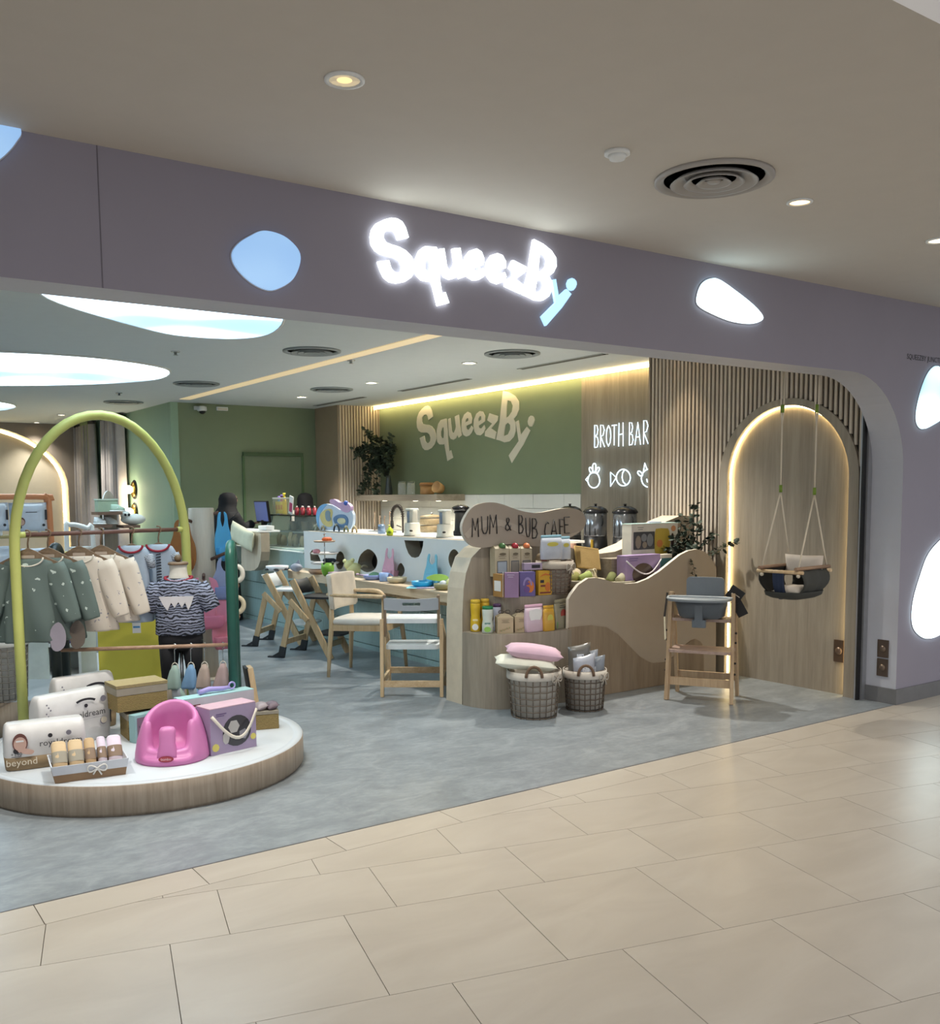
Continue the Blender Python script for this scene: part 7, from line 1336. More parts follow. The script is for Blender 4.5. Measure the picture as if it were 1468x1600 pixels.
q = (6.620, 10.135, 1.574); Mx = Matrix.Translation((6.62, q[1], ZS+.078)) @ Matrix.Rotation(-1.25, 4, 'Y') @ Matrix.Rotation(.2, 4, 'X'); t = thing('wooden_canister', 'bamboo canister tipped on its side on the wall shelf', 'canister', (6.62, q[1], ZS)); obj('pot', MB(Mx).lathe([(.0001, -.05), (.06, -.05), (.075, .05), (.066, .05), (.052, -.035), (.0001, -.035)], (0, 0, 0), 24), plain('#c09a66', .5), t); obj('handle', MB(Mx).tube([(0, .07+.03*sin(a), .03*cos(a)) for a in [PI*k/10 for k in range(11)]], .01, 6), plain('#c09a66', .5), t)
q = Vector((6.660, 11.440, 1.599)); t = thing('trailing_plant', 'bushy dark green trailing plant in a tall vase on the wall shelf', 'plant', (6.66, q.y, ZS)); vz = Vector((6.66, q.y, ZS))
obj('vase', MB().lathe([(.05, 0), (.055, .03), (.035, .20), (.03, .26), (.026, .26), (.0001, .05)], tuple(vz), 18), plain('#3b4444', .3), t)
rnd = random.Random(4); st = []
for k in range(26):
    a = rnd.uniform(0, 2*PI); r_ = rnd.uniform(.1, .42); top = rnd.uniform(.2, .62); dr = rnd.uniform(-.1, .35)
    st.append([vz+Vector((0, 0, .25)), vz+Vector((cos(a)*r_*.3-.05, sin(a)*r_*.5+.1, .25+top*.7)), vz+Vector((cos(a)*r_*.5-.12, sin(a)*r_+.18, .25+top-dr*.4))])
for a, b in ((.45, -.12), (.3, -.05), (.05, -.10)): st.append([vz+Vector((0, .0, .25)), vz+Vector((-.1, a*.7, .42)), vz+Vector((-.16, a, .25+b)), vz+Vector((-.16, a+.03, .12+b))])
s_, l_ = foliage(st, 6, None, 9, .065); obj('stems', s_, plain('#3a3a2c', .8), t); o = obj('leaves', l_, plain('#3c4a3a', .65, var=.35), t); o['kind'] = 'stuff'

# ================================================================ TILL END OF THE COUNTER
t = thing('till_desk', 'rounded oak hanging till desk at the far end of the counter', 'desk', (4.55, 11.0, 0.75))
lp = [(11.140, 1.124), (10.731, 1.130), (10.549, 1.124), (10.552, 0.904), (10.586, 0.800), (10.656, 0.724), (10.765, 0.681), (10.874, 0.664), (11.038, 0.658), (11.178, 0.662)]
obj('rounded_slab', MB().prism(lp, 0.11, XF(4.42), 0, side_mi=1), [wood('#c2b49f', '#d6cab6', 'z'), plain('#a39682', 0.6)], t)
zt = max(p[1] for p in lp); y0 = min(p[0] for p in lp)
obj('desk_top', MB().box((4.54, y0+0.62, zt+0.012), (0.26, 1.2, 0.02)), M_WHITE, t)
obj('ledge_box', MB().box((4.55, y0+0.14, zt+0.05), (0.10, 0.24, 0.05)), M_WHITE, t, 0.006)
p = Vector((4.345, 10.93, zt-0.17)); solo('cushion', pillow_mb((4.345, 10.93, zt-0.05), (0, 0.97, 0.2), (0, -0.3, 0.95), (1, 0, 0), 0.33, 0.12, 0.06), plain('#e0dfc4', .85, bump=.15), 'pale green triangular cushion draped over the till desk edge', 'cushion', tuple(p))
t = thing('till_monitor', 'dark till monitor with a blue-grey screen behind the desk', 'monitor', (4.78, 11.15, zt)); sq = [(11.761, 1.472), (11.209, 1.489), (11.227, 1.236), (11.509, 1.231)]
cy = sum(q[0] for q in sq)/4; cz = sum(q[1] for q in sq)/4
obj('case', MB().box((4.82, cy, cz), (0.03, 0.40, 0.27), R=Matrix.Rotation(-.12, 3, 'Y')), M_BLACK, t, 0.004)
obj('screen', MB().box((4.803, cy, cz+.002), (0.002, 0.37, 0.24), R=Matrix.Rotation(-.12, 3, 'Y')), glow('#5a6698', 0.35), t)
obj('stand', MB().box((4.84, cy, (zt+cz)/2-.05), (0.05, 0.08, cz-zt)).box((4.84, cy, zt+.012), (0.18, 0.22, 0.02)), M_BLACK, t)

# glass display case on the counter
t = thing('display_case', 'slanted glass pastry case of kraft bags on the mint counter', 'display', (4.98, 10.55, .918)); Y0_, Y1_ = 9.97, 11.45; z0 = .919; zt2 = 1.31
obj('floor_tray', MB().box((5.0, 10.71, z0+.012), (.56, 1.46, .022)), plain('#b4c6bf', .4), t)
obj('glass_front', MB().add([(4.735, Y0_, z0+.025), (4.735, Y1_, z0+.025), (4.90, Y1_, zt2), (4.90, Y0_, zt2)], [(0, 1, 2, 3)]), glass('#cfe0da', .02, .16), t)
obj('glass_side', MB().add([(4.735, Y0_, z0+.025), (5.25, Y0_, z0+.025), (5.25, Y0_, zt2), (4.90, Y0_, zt2)], [(0, 1, 2, 3)]), glass('#cfe0da', .02, .16), t)
obj('end_panel', MB().prism([(4.74, z0+.02), (4.86, z0+.02), (4.93, zt2), (4.90, zt2)], .02, YF(Y1_-.1)), plain('#b5d3cf', .5), t)
for y in (Y0_, Y1_): obj('corner_bar', MB().beam((4.735, y, z0+.02), (4.90, y, zt2), .02, .02), plain('#c3c6bd', .4, .4), t)
obj('top_shelf', MB().box((5.07, 10.92, zt2+.006), (.40, 1.22, .012)), plain('#15201e', .15), t)
obj('back_wall', MB().box((5.27, 10.71, 1.11), (.02, 1.46, .38)), plain('#6d6a58', .6), t)
obj('inner_shelf', MB().box((5.12, 10.71, 1.11), (.28, 1.42, .012)), plain('#9aa59c', .3), t)
rnd = random.Random(2)
for k in range(8):
    y = 10.08+.165*k; h = .13+.02*(k % 3); solo('kraft_bag', MB().loft([((4.94+.02*(k % 2), y, z0+.024+zz), (0.03*a, 0, 0), (0, .045*b, 0)) for zz, a, b in ((0, 1, 1), (h*.6, 1, 1), (h*.9, .3, 1), (h, .15, 1.02))], 14, power=.5), plain(('#a89a72', '#8d8058', '#b3a67e')[k % 3], .7), ('first', 'second', 'third', 'fourth', 'fifth', 'sixth', 'seventh', 'eighth')[k]+' kraft bag in the pastry case, counted from the rabbit board', 'bag', (4.94, y, z0+.024), 'kraft bags in the pastry case')
for k in range(4):
    y = 10.2+.32*k; solo('paper_cup', MB().lathe([(.035, 0), (.05, .12), (.046, .12), (.0001, .11)], (5.12, y, 1.117), 16), plain('#8a7f66', .6), ('first', 'second', 'third', 'fourth')[k]+' brown paper cup inside the pastry case, counted from the rabbit board', 'cup', (5.12, y, 1.117), 'paper cups in the pastry case')
zs = zt2+.0125
for i, (y, hx, w_) in enumerate(((11.50, '#3f9ac0', 'blue, nearest the monitor'), (11.42, '#c04a78', 'pink, behind the jar'), (11.34, '#e0c430', 'bright yellow, tallest'))):
    t = thing('drink_pouch', 'spouted drink pouch on the pastry case, ' + w_, 'pouch', (5.08, y, zs), 'spouted pouches on the pastry case'); h = .20+.02*i
    obj('pouch', MB().loft([((5.08, y, zs+zz*h), (.025*a, 0, 0), (0, .045*b, 0)) for zz, a, b in ((0, .9, .95), (.05, 1, 1), (.6, .8, 1), (.88, .3, .8), (.92, .2, .4))], 16, power=.6), plain(hx, .35, coat=.3), t); obj('spout', MB().lathe([(.012, h*.9), (.012, h), (.018, h), (.018, h+.025), (.0001, h+.026)], (5.08, y, zs), 12), plain('#8a6fc0' if i < 2 else '#e6d24a', .4), t)
t = thing('plastic_jar', 'square clear jar of yellow pouches on the pastry case', 'jar', (4.98, 11.20, zs))
obj('jar', MB().box((4.98, 11.20, zs+.095), (.14, .24, .19)), glass('#e8ead8', .05, .22), t, .012); obj('lid', MB().box((4.98, 11.20, zs+.2), (.145, .245, .02)), plain('#d8ddd8', .4, alpha=.7), t, .005)
for k in range(3):
    y = 11.125+.075*k; solo('snack_packet', MB().box((4.97, y, zs+.085), (.05, .066, .15)).box((4.944, y, zs+.09), (.002, .045, .06), mi=1), [plain('#d9c22c', .4), plain('#c98432', .5)], ('near', 'middle', 'far')[k]+' yellow packet inside the clear jar on the pastry case', 'packet', (4.97, y, zs), 'yellow packets in the clear jar')
t = thing('promo_card', 'tilted white and pink card in a stand on the pastry case', 'card', (4.98, 10.92, zs)); obj('card', MB().box((4.98, 10.92, zs+.115), (.012, .10, .22), R=Matrix.Rotation(.22, 3, 'X')), M_WHITE, t); obj('pink_print', MB().box((4.973, 10.92, zs+.09), (.002, .08, .11), R=Matrix.Rotation(.22, 3, 'X')), plain('#b0406a', .5), t)
for k in range(6):
    y = 10.80-.085*k; solo('red_tin', MB().lathe([(.022, 0), (.023, .004), (.023, .085), (.0001, .088)], (5.0+.03*(k % 2), y, zs), 14).ball((5.0+.03*(k % 2), y, zs+.095), .012, 8, 5, 1), [plain('#8e1f2c', .35), plain('#d8c9c6', .4)], ('first', 'second', 'third', 'fourth', 'fifth', 'sixth')[k]+' dark red tin on the pastry case, counted from the promo card', 'tin', (5.0, y, zs), 'dark red tins on the pastry case')
t = thing('espresso_machine', 'dark grey espresso machine behind the pastry case', 'appliance', (5.64, 11.70, 0))
obj('body', MB().box((5.64, 11.70, 1.15), (.30, .50, .44)), plain('#3b3d3f', .35, .3), t, .02); obj('front_badge', MB().prism(oval(11.70, 1.24, .09, .03), .003, XF(5.487)), plain('#6a6d70', .3, .5), t); obj('side_trim', MB().box((5.48, 11.97, 1.15), (.03, .03, .42)), M_OFF, t)
obj('machine_table', MB().box((5.64, 11.70, .46), (.36, .56, .90)), M_DARK, t)
for dy in (-.14, .14): obj('portafilter', MB().tube([(5.49, 11.70+dy, 1.06), (5.41, 11.70+dy, 1.05)], .014, 8), M_BLACK, t)

# ================================================================ PEOPLE
def hooded_person(label, base, heading, lean, arm_targets, height=1.60):
    """standing figure in a black robe and headscarf; local +x is the way they face"""
    B = Vector(base); M = Matrix.Translation(B) @ Matrix.Rotation(math.radians(heading), 4, 'Z'); k = height/1.62
    t = thing('person', label, 'person', base)
    # body: one continuous skinned figure
    V = [(0, 0, .90), (0.01, 0, 1.10), (0.02+lean*.4, 0, 1.28), (0.03+lean*.7, 0, 1.38), (0.045+lean, 0, 1.46), (0.06+lean, 0, 1.54)]
    Rr = [.12, .11, .11, .06, .05, .08]; E_ = [(0, 1), (1, 2), (2, 3), (3, 4), (4, 5)]
    for s, tg in ((1, arm_targets[0]), (-1, arm_targets[1])):
        i0 = len(V); sh = Vector((.02+lean*.6, s*.17, 1.33)); tg = Vector(tg); el = sh.lerp(tg, .5)+Vector((-.03, s*.05, -.10))
        V += [tuple(sh), tuple(el), tuple(tg.lerp(el, .12)), tuple(tg)]; Rr += [.045, .036, .027, .026]; E_ += [(2, i0), (i0, i0+1), (i0+1, i0+2), (i0+2, i0+3)]
        d = (tg-el).normalized(); side = Vector((0, 0, 1)).cross(d).normalized()
        for f, (o_, L) in enumerate(((-.030, .060), (-.011, .075), (.010, .080), (.030, .068), (.045*-s if False else -.045, .045))):
            j = len(V); q = tg+d*.045+side*o_; V += [tuple(q), tuple(q+d*L*.55+Vector((0, 0, -.006))), tuple(q+d*L+Vector((0, 0, -.022)))]; Rr += [.010, .009, .0075]; E_ += [(i0+3, j), (j, j+1), (j+1, j+2)]
    for s in (1, -1):
        i0 = len(V); V += [(0, s*.09, .82), (.01, s*.095, .48), (-.01, s*.10, .09), (.10, s*.11, .035)]; Rr += [.085, .06, .045, .035]; E_ += [(0, i0), (i0, i0+1), (i0+1, i0+2), (i0+2, i0+3)]
    me = bpy.data.meshes.new('body'); me.from_pydata([Vector(v)*k for v in V], E_, []); o = bpy.data.objects.new('body', me); COL.objects.link(o)
    md = o.modifiers.new('skin', 'SKIN'); md.use_smooth_shade = True
    for i, r in enumerate(Rr): me.skin_vertices[0].data[i].radius = (r*k, r*k)
    me.skin_vertices[0].data[0].use_root = True
    sb = o.modifiers.new('sub', 'SUBSURF'); sb.levels = 1; sb.render_levels = 1
    dg = bpy.context.evaluated_depsgraph_get(); dg.update(); ev = o.evaluated_get(dg); me2 = bpy.data.meshes.new_from_object(ev)
    verts = [v.co.copy() for v in me2.vertices]; faces = [tuple(p.vertices) for p in me2.polygons]
    bpy.data.objects.remove(o); obj('body', MB(M).add(verts, faces, 0, True), plain('#9a7058', .55), t)
    K = lambda *a: [Vector(p)*k for p in a]
    S = lambda x, z, a, b: (M @ Vector((x*k, 0, z*k)), M.to_3x3() @ Vector((b*k, 0, 0)), M.to_3x3() @ Vector((0, a*k, 0)), .03, 5)
    BLK = plain('#0b0b10', .85, var=.2)
    rb = MB().loft([S(-.01, .012, .27, .24), S(0, .3, .25, .22), S(0, .7, .23, .19), S(.0, .95, .21, .17), S(.01+lean*.2, 1.15, .22, .17), S(.02+lean*.5, 1.28, .22, .16), S(.025+lean*.65, 1.36, .185, .13), S(.03+lean*.75, 1.41, .10, .09)], 28)
    for s, tg in ((1, arm_targets[0]), (-1, arm_targets[1])):
        sh = Vector((.02+lean*.6, s*.16, 1.32)); tg = Vector(tg); el = sh.lerp(tg, .5)+Vector((-.03, s*.05, -.10))
        rb.tube([M @ (q*k) for q in smooth_path([sh, el, tg.lerp(el, .06)], 5)], [v*k for v in (.098, .094, .09, .084, .078, .072, .068, .064, .06, .056, .054)], 14)
    obj('robe', rb, BLK, t)
    hj = MB().loft([S(.02+lean*.6, 1.22, .245, .175), S(.02+lean*.65, 1.29, .225, .17), S(.025+lean*.75, 1.37, .165, .14), S(.03+lean*.9, 1.43, .115, .115), S(.035+lean, 1.48, .108, .118), S(.035+lean, 1.54, .104, .12), S(.035+lean, 1.59, .085, .10), S(.035+lean, 1.615, .05, .06), S(.035+lean, 1.622, .012, .014)], 26)
    obj('headscarf', hj, BLK, t)
    fx = .035+lean; f_ = MB(M).ball(Vector((fx+.055, 0, 1.525))*k, (.072*k, .066*k, .088*k), 18, 12)
    f_.ball(Vector((fx+.128, 0, 1.515))*k, (.016*k, .012*k, .02*k), 8, 6)
    fo = obj('face', f_, plain('#a97c62', .5), t)
    obj('eye', MB(M).ball(Vector((fx+.118, .028, 1.545))*k, .009*k, 8, 6), M_BLACK, fo); obj('eye', MB(M).ball(Vector((fx+.118, -.028, 1.545))*k, .009*k, 8, 6), M_BLACK, fo)
    obj('mouth', MB(M).ball(Vector((fx+.120, 0, 1.482))*k, (.006*k, .022*k, .006*k), 8, 6), plain('#7d4038', .5), fo)
    obj('shoe', MB(M).ball(Vector((.07, .11, .03))*k, (.12*k, .045*k, .03*k), 12, 8), M_BLACK, t); obj('shoe', MB(M).ball(Vector((.07, -.11, .03))*k, (.12*k, .045*k, .03*k), 12, 8), M_BLACK, t)
    return t
hooded_person('person in a black robe and headscarf leaning on the till desk', (4.36, 11.66, 0), 12, 0.08, ((.33, .16, 1.22), (.36, -.16, 1.22)))
hooded_person('person in a black headscarf behind the pastry case, mostly hidden', (5.85, 12.42, 0), 20, 0.0, ((.22, .16, 1.05), (.22, -.16, 1.05)), 1.59)

# ================================================================ BIB COLUMN BEHIND THE MANNEQUIN
cc = Vector((2.83, 8.02, 0)); cr = .105; ztop = 1.455
t = thing('bib_column', 'round pale column with dark wooden pegs behind the mannequin', 'display', tuple(cc))
obj('cylinder', MB().lathe([(cr, 0), (cr, ztop-.004), (cr-.004, ztop), (.0001, ztop)], tuple(cc), 40), wood('#b3a999', '#c6bdae', 'z', 1.4), t)
obj('base_plate', MB().lathe([(cr+.10, 0), (cr+.10, .012), (cr, .014)], tuple(cc), 32), plain('#b3a999', .5), t)
pd = Vector((-.55, -.835, 0)); pe = Vector((.835, -.55, 0))
def peg(ax, z, L): 
    q = cc+ax*cr*.9+Vector((0, 0, z)); obj('peg', MB().tube([q, q+ax*L+Vector((0, 0, .05*L/.15))], .014, 8), wood('#4a332a', '#6a4a3c', 'x', 3), t); return q+ax*L*.8
def hung_bib(label, p, N_, w, h, m, pocket):
    """soft bib hanging by its neck loop at p, facing N_"""
    tt = thing('hanging_bib', label, 'bib', tuple(p-Vector((0, 0, h))), 'bibs on the column pegs'); N_ = N_.normalized(); U = Vector((0, 0, 1)).cross(N_).normalized(); q = p+N_*.012
    out = smooth_loop([(-w*.5, -h*.85), (0, -h), (w*.5, -h*.85), (w*.55, -h*.5), (w*.38, -h*.25), (w*.30, -h*.02), (w*.12, .02), (w*.16, -h*.12), (0, -h*.28), (-w*.16, -h*.12), (-w*.12, .02), (-w*.30, -h*.02), (-w*.38, -h*.25), (-w*.55, -h*.5)], 3)
    obj('sheet', MB().prism(out, .012, (q, U, (0, 0, 1), N_)), m, tt, .003)
    obj('catcher', MB().loft([(q+Vector((0, 0, -h*.97+z))+N_*(.02), U*w*.47*a, N_*(.018+.02*b)) for z, a, b in ((0, .8, .3), (.03, 1, .8), (.10, 1, 1), (.105, .95, .95))], 18, power=.6), pocket, tt)
q = peg((pd*.8-pe*.62).normalized(), 1.34, .12); hung_bib('brown teddy bear bib on the left of the column', q, pd*.9-pe*.2, .21, .42, plain('#9a6434', .6), plain('#8a5428', .6))
q = peg((pe*.95-pd*.1).normalized(), 1.40, .05); hung_bib('bright blue bib on the right side of the column', q+pe*.03, pd*.5+pe*.6, .15, .40, plain('#4fa8dc', .5), plain('#4a9fd4', .5))
q = peg((pe*.8+pd*.5).normalized(), 1.02, .20); hung_bib('lavender grey bib on the long right peg', q, pd*.9+pe*.2, .19, .34, plain('#8c96b8', .5), plain('#7c88b4', .5))
q = peg((pd*.95+pe*.25).normalized(), .86, .14); hung_bib('large pink bib low on the column behind the mannequin', q, pd*.95+pe*.25, .34, .42, plain('#d0809a', .5), plain('#c8708c', .5))
q = peg((pe*.6+pd*.8).normalized(), .62, .12); hung_bib('long pink bib below the lavender grey one', q+pe*.05, pd*.6+pe*.6, .16, .36, plain('#cf7f93', .5), plain('#c87488', .5))
for i, (z, c_) in enumerate(((1.06, '#d9d4c6'), (.86, '#cbbfa2'))):
    q = GR+gn*.27+gd*.01+Vector((0, 0, z)); tt = thing('teether_toy', ('white', 'tan')[i]+' ring teether hanging behind the dark green hoop', 'toy', tuple(q-Vector((0, 0, .05))), 'teethers behind the green hoop')
    obj('ring', MB().tube([q+gd*.045*cos(a)+Vector((0, 0, .05*sin(a))) for a in [2*PI*k/18 for k in range(18)]], .016, 8, closed=True), plain(c_, .5), tt); obj('cord', MB().tube([q+Vector((0, 0, .05)), q+Vector((0, 0, .14))-gn*.02], .004, 5), M_OFF, tt); obj('bead', MB().ball(q-Vector((0, 0, .075)), .022, 10, 7), plain('#8a6a55', .5), tt)

# ================================================================ BACK PODIUM AND LEFT BACKGROUND
t = thing('display_cube', 'yellow-green display cube on the back podium', 'display', (1.90, 6.98, BPH))
Mx = Matrix.Translation((1.97, 6.98, BPH)) @ Matrix.Rotation(-.45, 4, 'Z'); obj('box', MB(Mx).box((0, 0, .312), (.46, .44, .62)), plain('#cbbd45', .5, var=.02), t, .004); obj('plinth', MB(Mx).box((0, 0, .0025), (.44, .42, .004)), plain('#8c8d32', .5), t)
b_ = (1.041, 6.826, 0.250, 0.171, 0.402); wire_basket('large grey wicker basket with white liner at the left photo edge', (b_[0], b_[1], BPH), b_[3], b_[3]*.88, b_[4], 'wicker baskets on the back podium', strand='#8a8378', liner='#d8d4cc', n=26, rings=10, bow=False)
for i, (dx, dy, dz, c_, w_) in enumerate(((-.02, -.08, .03, '#b8405c', 'crimson'), (.06, .02, .05, '#d8d4da', 'white'), (-.08, .05, .08, '#2f8f90', 'teal'))):
    p = (b_[0]+dx, b_[1]+dy, BPH+b_[4]-.03+dz); solo('soft_toy', pillow_mb(p, (1, .3, .2), (-.3, 1, .3), (0, -.3, 1), .09, .07, .04, 7), plain(c_, .8), w_+' cloth toy lying in the large grey basket', 'toy', (p[0], p[1], p[2]-.03))
t = thing('display_cabinet', 'white open display cabinet behind the dark hoop legs', 'cabinet', (1.42, 7.6, BPH)); Mx = Matrix.Translation((1.46, 7.55, BPH)) @ Matrix.Rotation(-.55, 4, 'Z')
obj('side_panel', MB(Mx).box((-.30, 0, .28), (.02, .34, .56)), M_WHITE, t); obj('side_panel', MB(Mx).box((.30, 0, .28), (.02, .34, .56)), M_WHITE, t); obj('front_panel', MB(Mx).box((-.11, -.165, .28), (.38, .02, .56)), plain('#dbe3dd', .5), t)
for z in (.01, .24, .55): obj('shelf', MB(Mx).box((0, 0, z), (.6, .34, .02)), M_WHITE, t)
obj('back_panel', MB(Mx).box((0, .165, .28), (.6, .01, .56)), plain('#c9cfcb', .5), t)
p = Mx @ Vector((.19, -.09, .251)); t = thing('nursery_box', 'dark blue box in the white open cabinet', 'box', tuple(p)); obj('box', MB(Mx).box((.19, -.09, .325), (.14, .10, .147)), plain('#26307c', .5), t, .003); obj('front_print', MB(Mx).box((.16, -.1405, .29), (.03, .001, .03)), plain('#c07a5a', .6), t); obj('white_band', MB(Mx).box((.19, -.1405, .385), (.13, .001, .02)), M_WHITE, t)
# orange rack with hanging nappy packs
YO = 8.9
t = thing('hoop_rack', 'orange rounded rack frame holding white nappy packs at the left', 'rack', (0.9, YO, 0)); fr_ = [(1.089, 1.562), (1.753, 1.557), (1.793, 1.535), (1.812, 1.485), (1.812, 1.264), (1.804, 0.876), (1.789, 0.316)]
zz = fr_[0][1]; x1 = fr_[5][0]
ptsO = [(-.05, YO, 0), (-.05, YO, zz-.1), (-.02, YO, zz-.02), (.05, YO, zz), (x1-.10, YO, zz), (x1-.03, YO, zz-.03), (x1, YO, zz-.11), (x1+.005, YO, 0)]
obj('tube_frame', MB().tube(smooth_path(ptsO, 4), .026, 10), plain('#d28a5c', .45), t)
zr = [(1.555, 1.228)][0][1]; obj('rail', MB().tube([(-.05, YO, zr), (x1, YO, zr)], .016, 8), wood('#9a8a5a', '#b8a878', 'x', 3), t); zr2 = zr-.62; obj('rail', MB().tube([(-.05, YO, zr2), (x1, YO, zr2)], .016, 8), wood('#9a8a5a', '#b8a878', 'x', 3), t)
def hung_pack(lb, a, b, y0, y1, base_z):
    w = (b-a); t = thing('nappy_pack', lb, 'pack', ((a+b)/2, YO-.03, base_z), 'nappy packs on the orange rack'); h = y1-y0; c = Vector(((a+b)/2, YO-.03, (y0+y1)/2))
    obj('wrap', pillow_mb(c, (1, 0, 0), (0, 0, 1), (0, -1, 0), w/2, h/2, .06, 8, .04), plain('#cbd6e4', .4, coat=.3), t); F = (Vector((c.x, YO-.097, y0)), (1, 0, 0), (0, 0, 1), (0, -1, 0)); mb = MB()
    mb.prism(oval(-w*.22, h*.35, .03, .036, 12), .002, F, 0).prism(oval(-w*.22, h*.33, .024, .026, 12), .003, F, 1).prism(oval(-w*.26, h*.16, .014, n=8), .002, F, 2).prism(oval(w*.36, h*.22, .012, n=8), .002, F, 2).prism(rrect(-w*.1, h*.66, w*.2, h*.68, .002), .002, F, 2).prism(rrect(w*.40, h*.4, w*.46, h*.75, .004), .002, F, 2)
    obj('front_print', mb, [plain('#6b4038', .6), plain('#c9a596', .6), M_INK], t); obj('clip', MB().tube([(c.x-w*.3, YO, y0+.02), (c.x-w*.3, YO, y0-.04)], .014, 7).tube([(c.x+w*.3, YO, y0+.02), (c.x+w*.3, YO, y0-.04)], .014, 7), M_WHITE, t)
q0, q1 = [(1.478, 1.268), (1.777, 1.513)]; hung_pack('white nappy pack in the orange rack, right of the arch leg', q0[0], q1[0], q0[1], q1[1], q0[1])
q0, q1 = [(1.168, 1.277), (1.475, 1.516)]; hung_pack('white nappy pack in the orange rack, left of the arch leg', q0[0], q1[0], q0[1], q1[1], q0[1])
q0, q1 = [(1.164, 0.724), (1.532, 1.153)]; hung_pack('tall white nappy pack on the lower rail of the orange rack', q0[0], q1[0], q0[1], q1[1], q0[1])
q0, q1 = [(1.533, 0.754), (1.795, 1.126)]; hung_pack('pale nappy pack on the lower rail, mostly hidden by smocks', q0[0], q1[0], q0[1], q1[1], q0[1])
# white hoop rack with pale clothes
YW_ = 9.6; q0, q1 = [(2.087, 1.298), (2.304, 1.262)]; t = thing('hoop_rack', 'white hoop rack with pale clothes behind the smocks', 'rack', (q0[0], YW_, 0))
obj('tube_frame', MB().tube(smooth_path([(q0[0], YW_, 0), (q0[0], YW_, q0[1]-.1), (q0[0]+.03, YW_, q0[1]), (q1[0]-.03, YW_, q1[1]), (q1[0]+.02, YW_, q1[1]-.08), (q1[0]+.02, YW_, 0)], 4), .022, 10), M_WHITE, t)
obj('gold_sleeve', MB().tube([(q0[0], YW_, q0[1]-.25), (q0[0], YW_, q0[1]-.60)], .024, 10).tube([(q1[0]+.02, YW_, q0[1]-.25), (q1[0]+.02, YW_, q0[1]-.6)], .024, 10), plain('#c9b45a', .3, .6), t); obj('rail', MB().tube([(q0[0], YW_, q0[1]-.22), (q1[0]+.02, YW_, q0[1]-.22)], .012, 8), M_WHITE, t)
for k in range(3):
    x = q0[0]+.06+.085*k; z = q0[1]-.24; t = thing('baby_vest', ('white', 'pale pink', 'cream')[k]+' baby vest on the white hoop rack', 'clothing', (x, YW_, z-.36), 'vests on the white hoop rack'); obj('bodice', MB().loft([((x, YW_, z-.02), (.012, 0, 0), (0, .05, 0)), ((x, YW_, z-.06), (.018, 0, 0), (0, .14, 0), .1, 4), ((x, YW_, z-.2), (.025, 0, 0), (0, .13, 0), .2, 4), ((x, YW_, z-.36), (.025, 0, 0), (0, .13, 0), .2, 4)], 18), spots(('#d8dade', '#dcc9cc', '#d9d2c0')[k], '#b08a92', 22, .15), t); obj('hook', MB().tube([(x, YW_, z-.02), (x, YW_, z+.02)], .004, 5), M_STEEL, t)
# shelf tower
YT = 10.6; tw = [(2.667, 1.053), (2.687, 1.529), (2.699, 1.573), (2.717, 1.606), (2.739, 1.622), (2.765, 1.611), (2.796, 1.561), (2.814, 1.483), (2.823, 1.372), (2.818, 1.048)]; t = thing('shelf_tower', 'round-topped oak shelf tower with shoes and toys', 'shelf', (tw[0][0]+.08, YT, 0)); x0 = min(p[0] for p in tw); x1 = max(p[0] for p in tw)
tw = [(p[0], p[1] if p[1] > 1.2 else 0.0) for p in tw]; obj('panel', MB().prism(tw, .04, YF(YT), 0, side_mi=1), [M_OAK, M_WHITE], t)
sl = [(2.570, 1.404), (2.799, 1.389), (2.538, 1.273), (2.691, 1.254), (2.821, 1.262), (2.974, 1.247)]; SH = []
for a, b in ((0, 1), (2, 3), (4, 5)): z = sl[a][1]; obj('shelf', MB().box(((sl[a][0]+sl[b][0])/2, YT-.14, z-.018), (abs(sl[b][0]-sl[a][0])+.02, .27, .03)), wood('#5d463a', '#7a6050', 'x', 2), t); SH.append((sl[a][0], sl[b][0], z))
for z in (.9, .55, .2): obj('shelf', MB().box(((x0+x1)/2-.06, YT-.14, z), (x1-x0+.1, .27, .03)), wood('#5d463a', '#7a6050', 'x', 2), t)
a, b, z = SH[0]; t = thing('shoe_box', 'sage green shoe box on the top shelf of the tower', 'box', (a+.10, YT-.14, z-.002)); obj('box', MB().box((a+.11, YT-.14, z+.058), (.2, .14, .12)), plain('#93a68f', .6), t, .004); obj('lid', MB().box((a+.11, YT-.14, z+.125), (.21, .15, .015)), plain('#b5c2b0', .6), t)
def shoe(lb, x, y, z, m, rz):
    Mx = Matrix.Translation((x, y, z)) @ Matrix.Rotation(rz, 4, 'Z'); t = thing('baby_shoe', lb, 'shoe', (x, y, z), 'baby shoes on the shelf tower'); obj('upper', MB(Mx).loft([((0, 0, .012), (.075, 0, 0), (0, .034, 0)), ((0, 0, .035), (.07, 0, 0), (0, .032, 0)), ((-.02, 0, .06), (.045, 0, 0), (0, .026, 0)), ((-.03, 0, .075), (.034, 0, 0), (0, .022, 0))], 16), m, t); obj('sole', MB(Mx).loft([((0, 0, 0), (.078, 0, 0), (0, .036, 0)), ((0, 0, .014), (.08, 0, 0), (0, .037, 0))], 16), M_WHITE, t); obj('strap', MB(Mx).tube([(.0, -.034, .035), (.005, 0, .066), (.0, .034, .035)], .006, 6), M_WHITE, t)
shoe('mint baby shoe leaning before the sage shoe box', a+.20, YT-.23, z, plain('#a9c2ae', .6), -.3)
a, b, z = SH[1]; shoe('white baby shoe at the left of the second tower shelf', a+.06, YT-.18, z, plain('#d6d9d8', .6), -.9); shoe('white baby shoe right of its twin on the second tower shelf', a+.17, YT-.16, z, plain('#cfd2d0', .6), -.5)
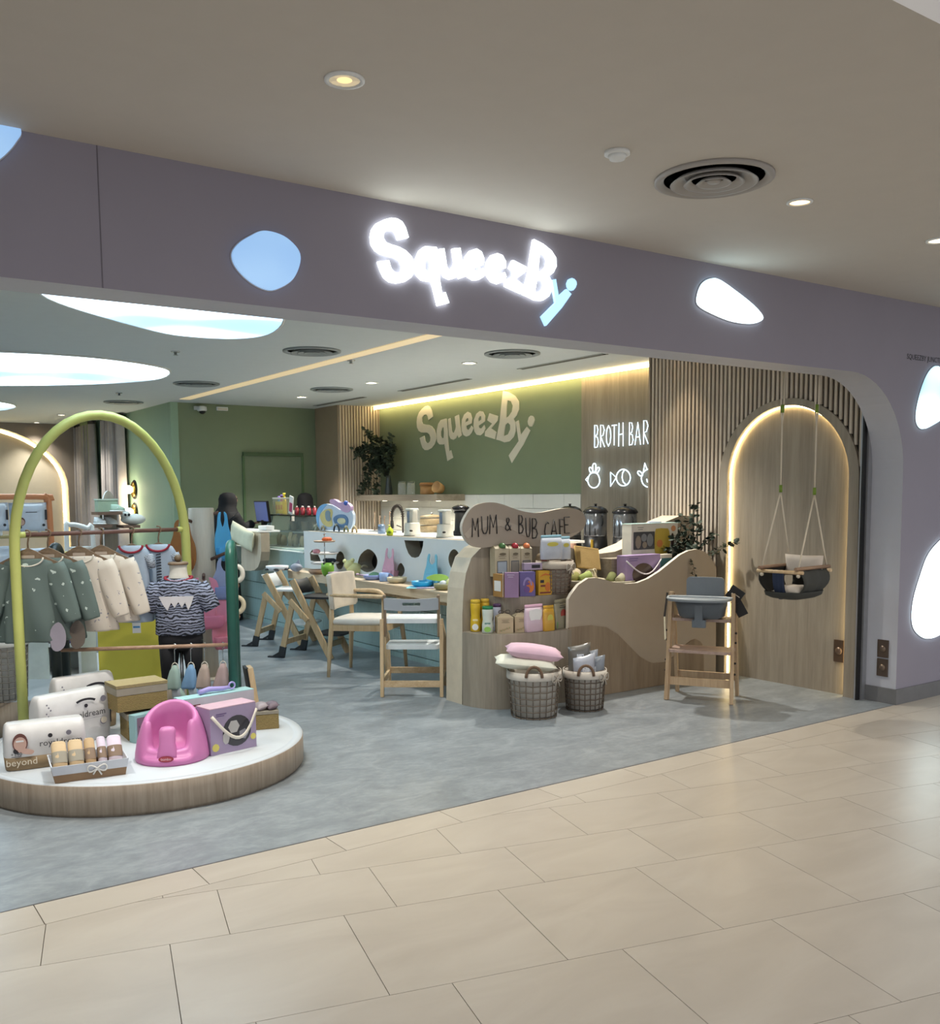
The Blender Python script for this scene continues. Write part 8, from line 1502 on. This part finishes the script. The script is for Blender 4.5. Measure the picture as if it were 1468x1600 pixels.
a, b, z = SH[2]; t = thing('plush_panda', 'white plush toy with black spots on the right tower shelf', 'toy', (a+.12, YT-.14, z)); obj('body', MB().ball((a+.13, YT-.14, z+.055), (.13, .08, .06), 16, 10).ball((a+.05, YT-.15, z+.10), (.055, .05, .05), 12, 8), plain('#d9dcd6', .9, bump=.3), t); obj('ear', MB().ball((a+.03, YT-.16, z+.155), .018, 9, 6), M_BLACK, t); obj('eye_patch', MB().ball((a+.035, YT-.20, z+.105), .014, 9, 6).ball((a+.07, YT-.20, z+.105), .014, 9, 6), M_BLACK, t)
# curtains along the lamp wall, globe lamps
def curtain(lb, ya, yb, seed, m):
    t = thing('curtain', lb, 'curtain', (4.05, (ya+yb)/2, .05)); n = 64; mb = MB(); top, bot = [], []
    for i in range(n+1):
        f = i/n; y = ya+(yb-ya)*f; a = f*7*2*PI+seed; top.append((4.04+.05*sin(a), y+.02*cos(a*1.3), 2.74)); bot.append((4.02+.075*sin(a+.4), y+.03*cos(a*1.3)+(f-.5)*.12, .04))
    mb.add(top+bot, [(i, i+1, n+2+i, n+1+i) for i in range(n)], 0, True); obj('drape', mb, m, t); obj('track', MB().box((4.05, (ya+yb)/2, 2.765), (.05, yb-ya+.1, .04)), M_DARK, t)
ys = [[(17.779, 2.412)][0][0], [(16.353, 2.350)][0][0], [(15.806, 2.326)][0][0], [(14.767, 2.280)][0][0]]
curtain('grey curtain further from the lamps, framing the fitting rooms', ys[1], ys[0], .3, plain('#9d9693', .85, bump=.1)); curtain('grey curtain nearer the globe lamps', ys[3], ys[2], 1.7, plain('#a8a19e', .85, bump=.1))
for i, (q, w_) in enumerate((((4.100, 14.569, 1.664), 'upper'), ((4.100, 14.584, 1.333), 'lower'))):
    t = thing('wall_lamp', w_+' of two glowing globe lamps with gold discs on the green wall', 'lamp', (4.15, q[1], q[2]), 'globe lamps on the lamp wall'); Rm = Matrix.Translation((4.15, q[1], q[2])) @ Matrix.Rotation(-PI/2, 4, 'Y')
    obj('backplate', MB(Rm).lathe([(.14, 0), (.14, .01), (.0001, .012)], (0, 0, 0), 28), M_BLACK, t); obj('gold_disc', MB(Rm).lathe([(.11, .012), (.115, .03), (.0001, .034)], (0, 0, 0), 28), plain('#d0a850', .25, .9), t); obj('globe', MB().ball((4.06, q[1], q[2]), .062, 18, 12), glow('#fff2cf', 8), t); lamp('globe_lamp_light', 'POINT', (4.0, q[1], q[2]), 12, (1, .82, .55), .06)
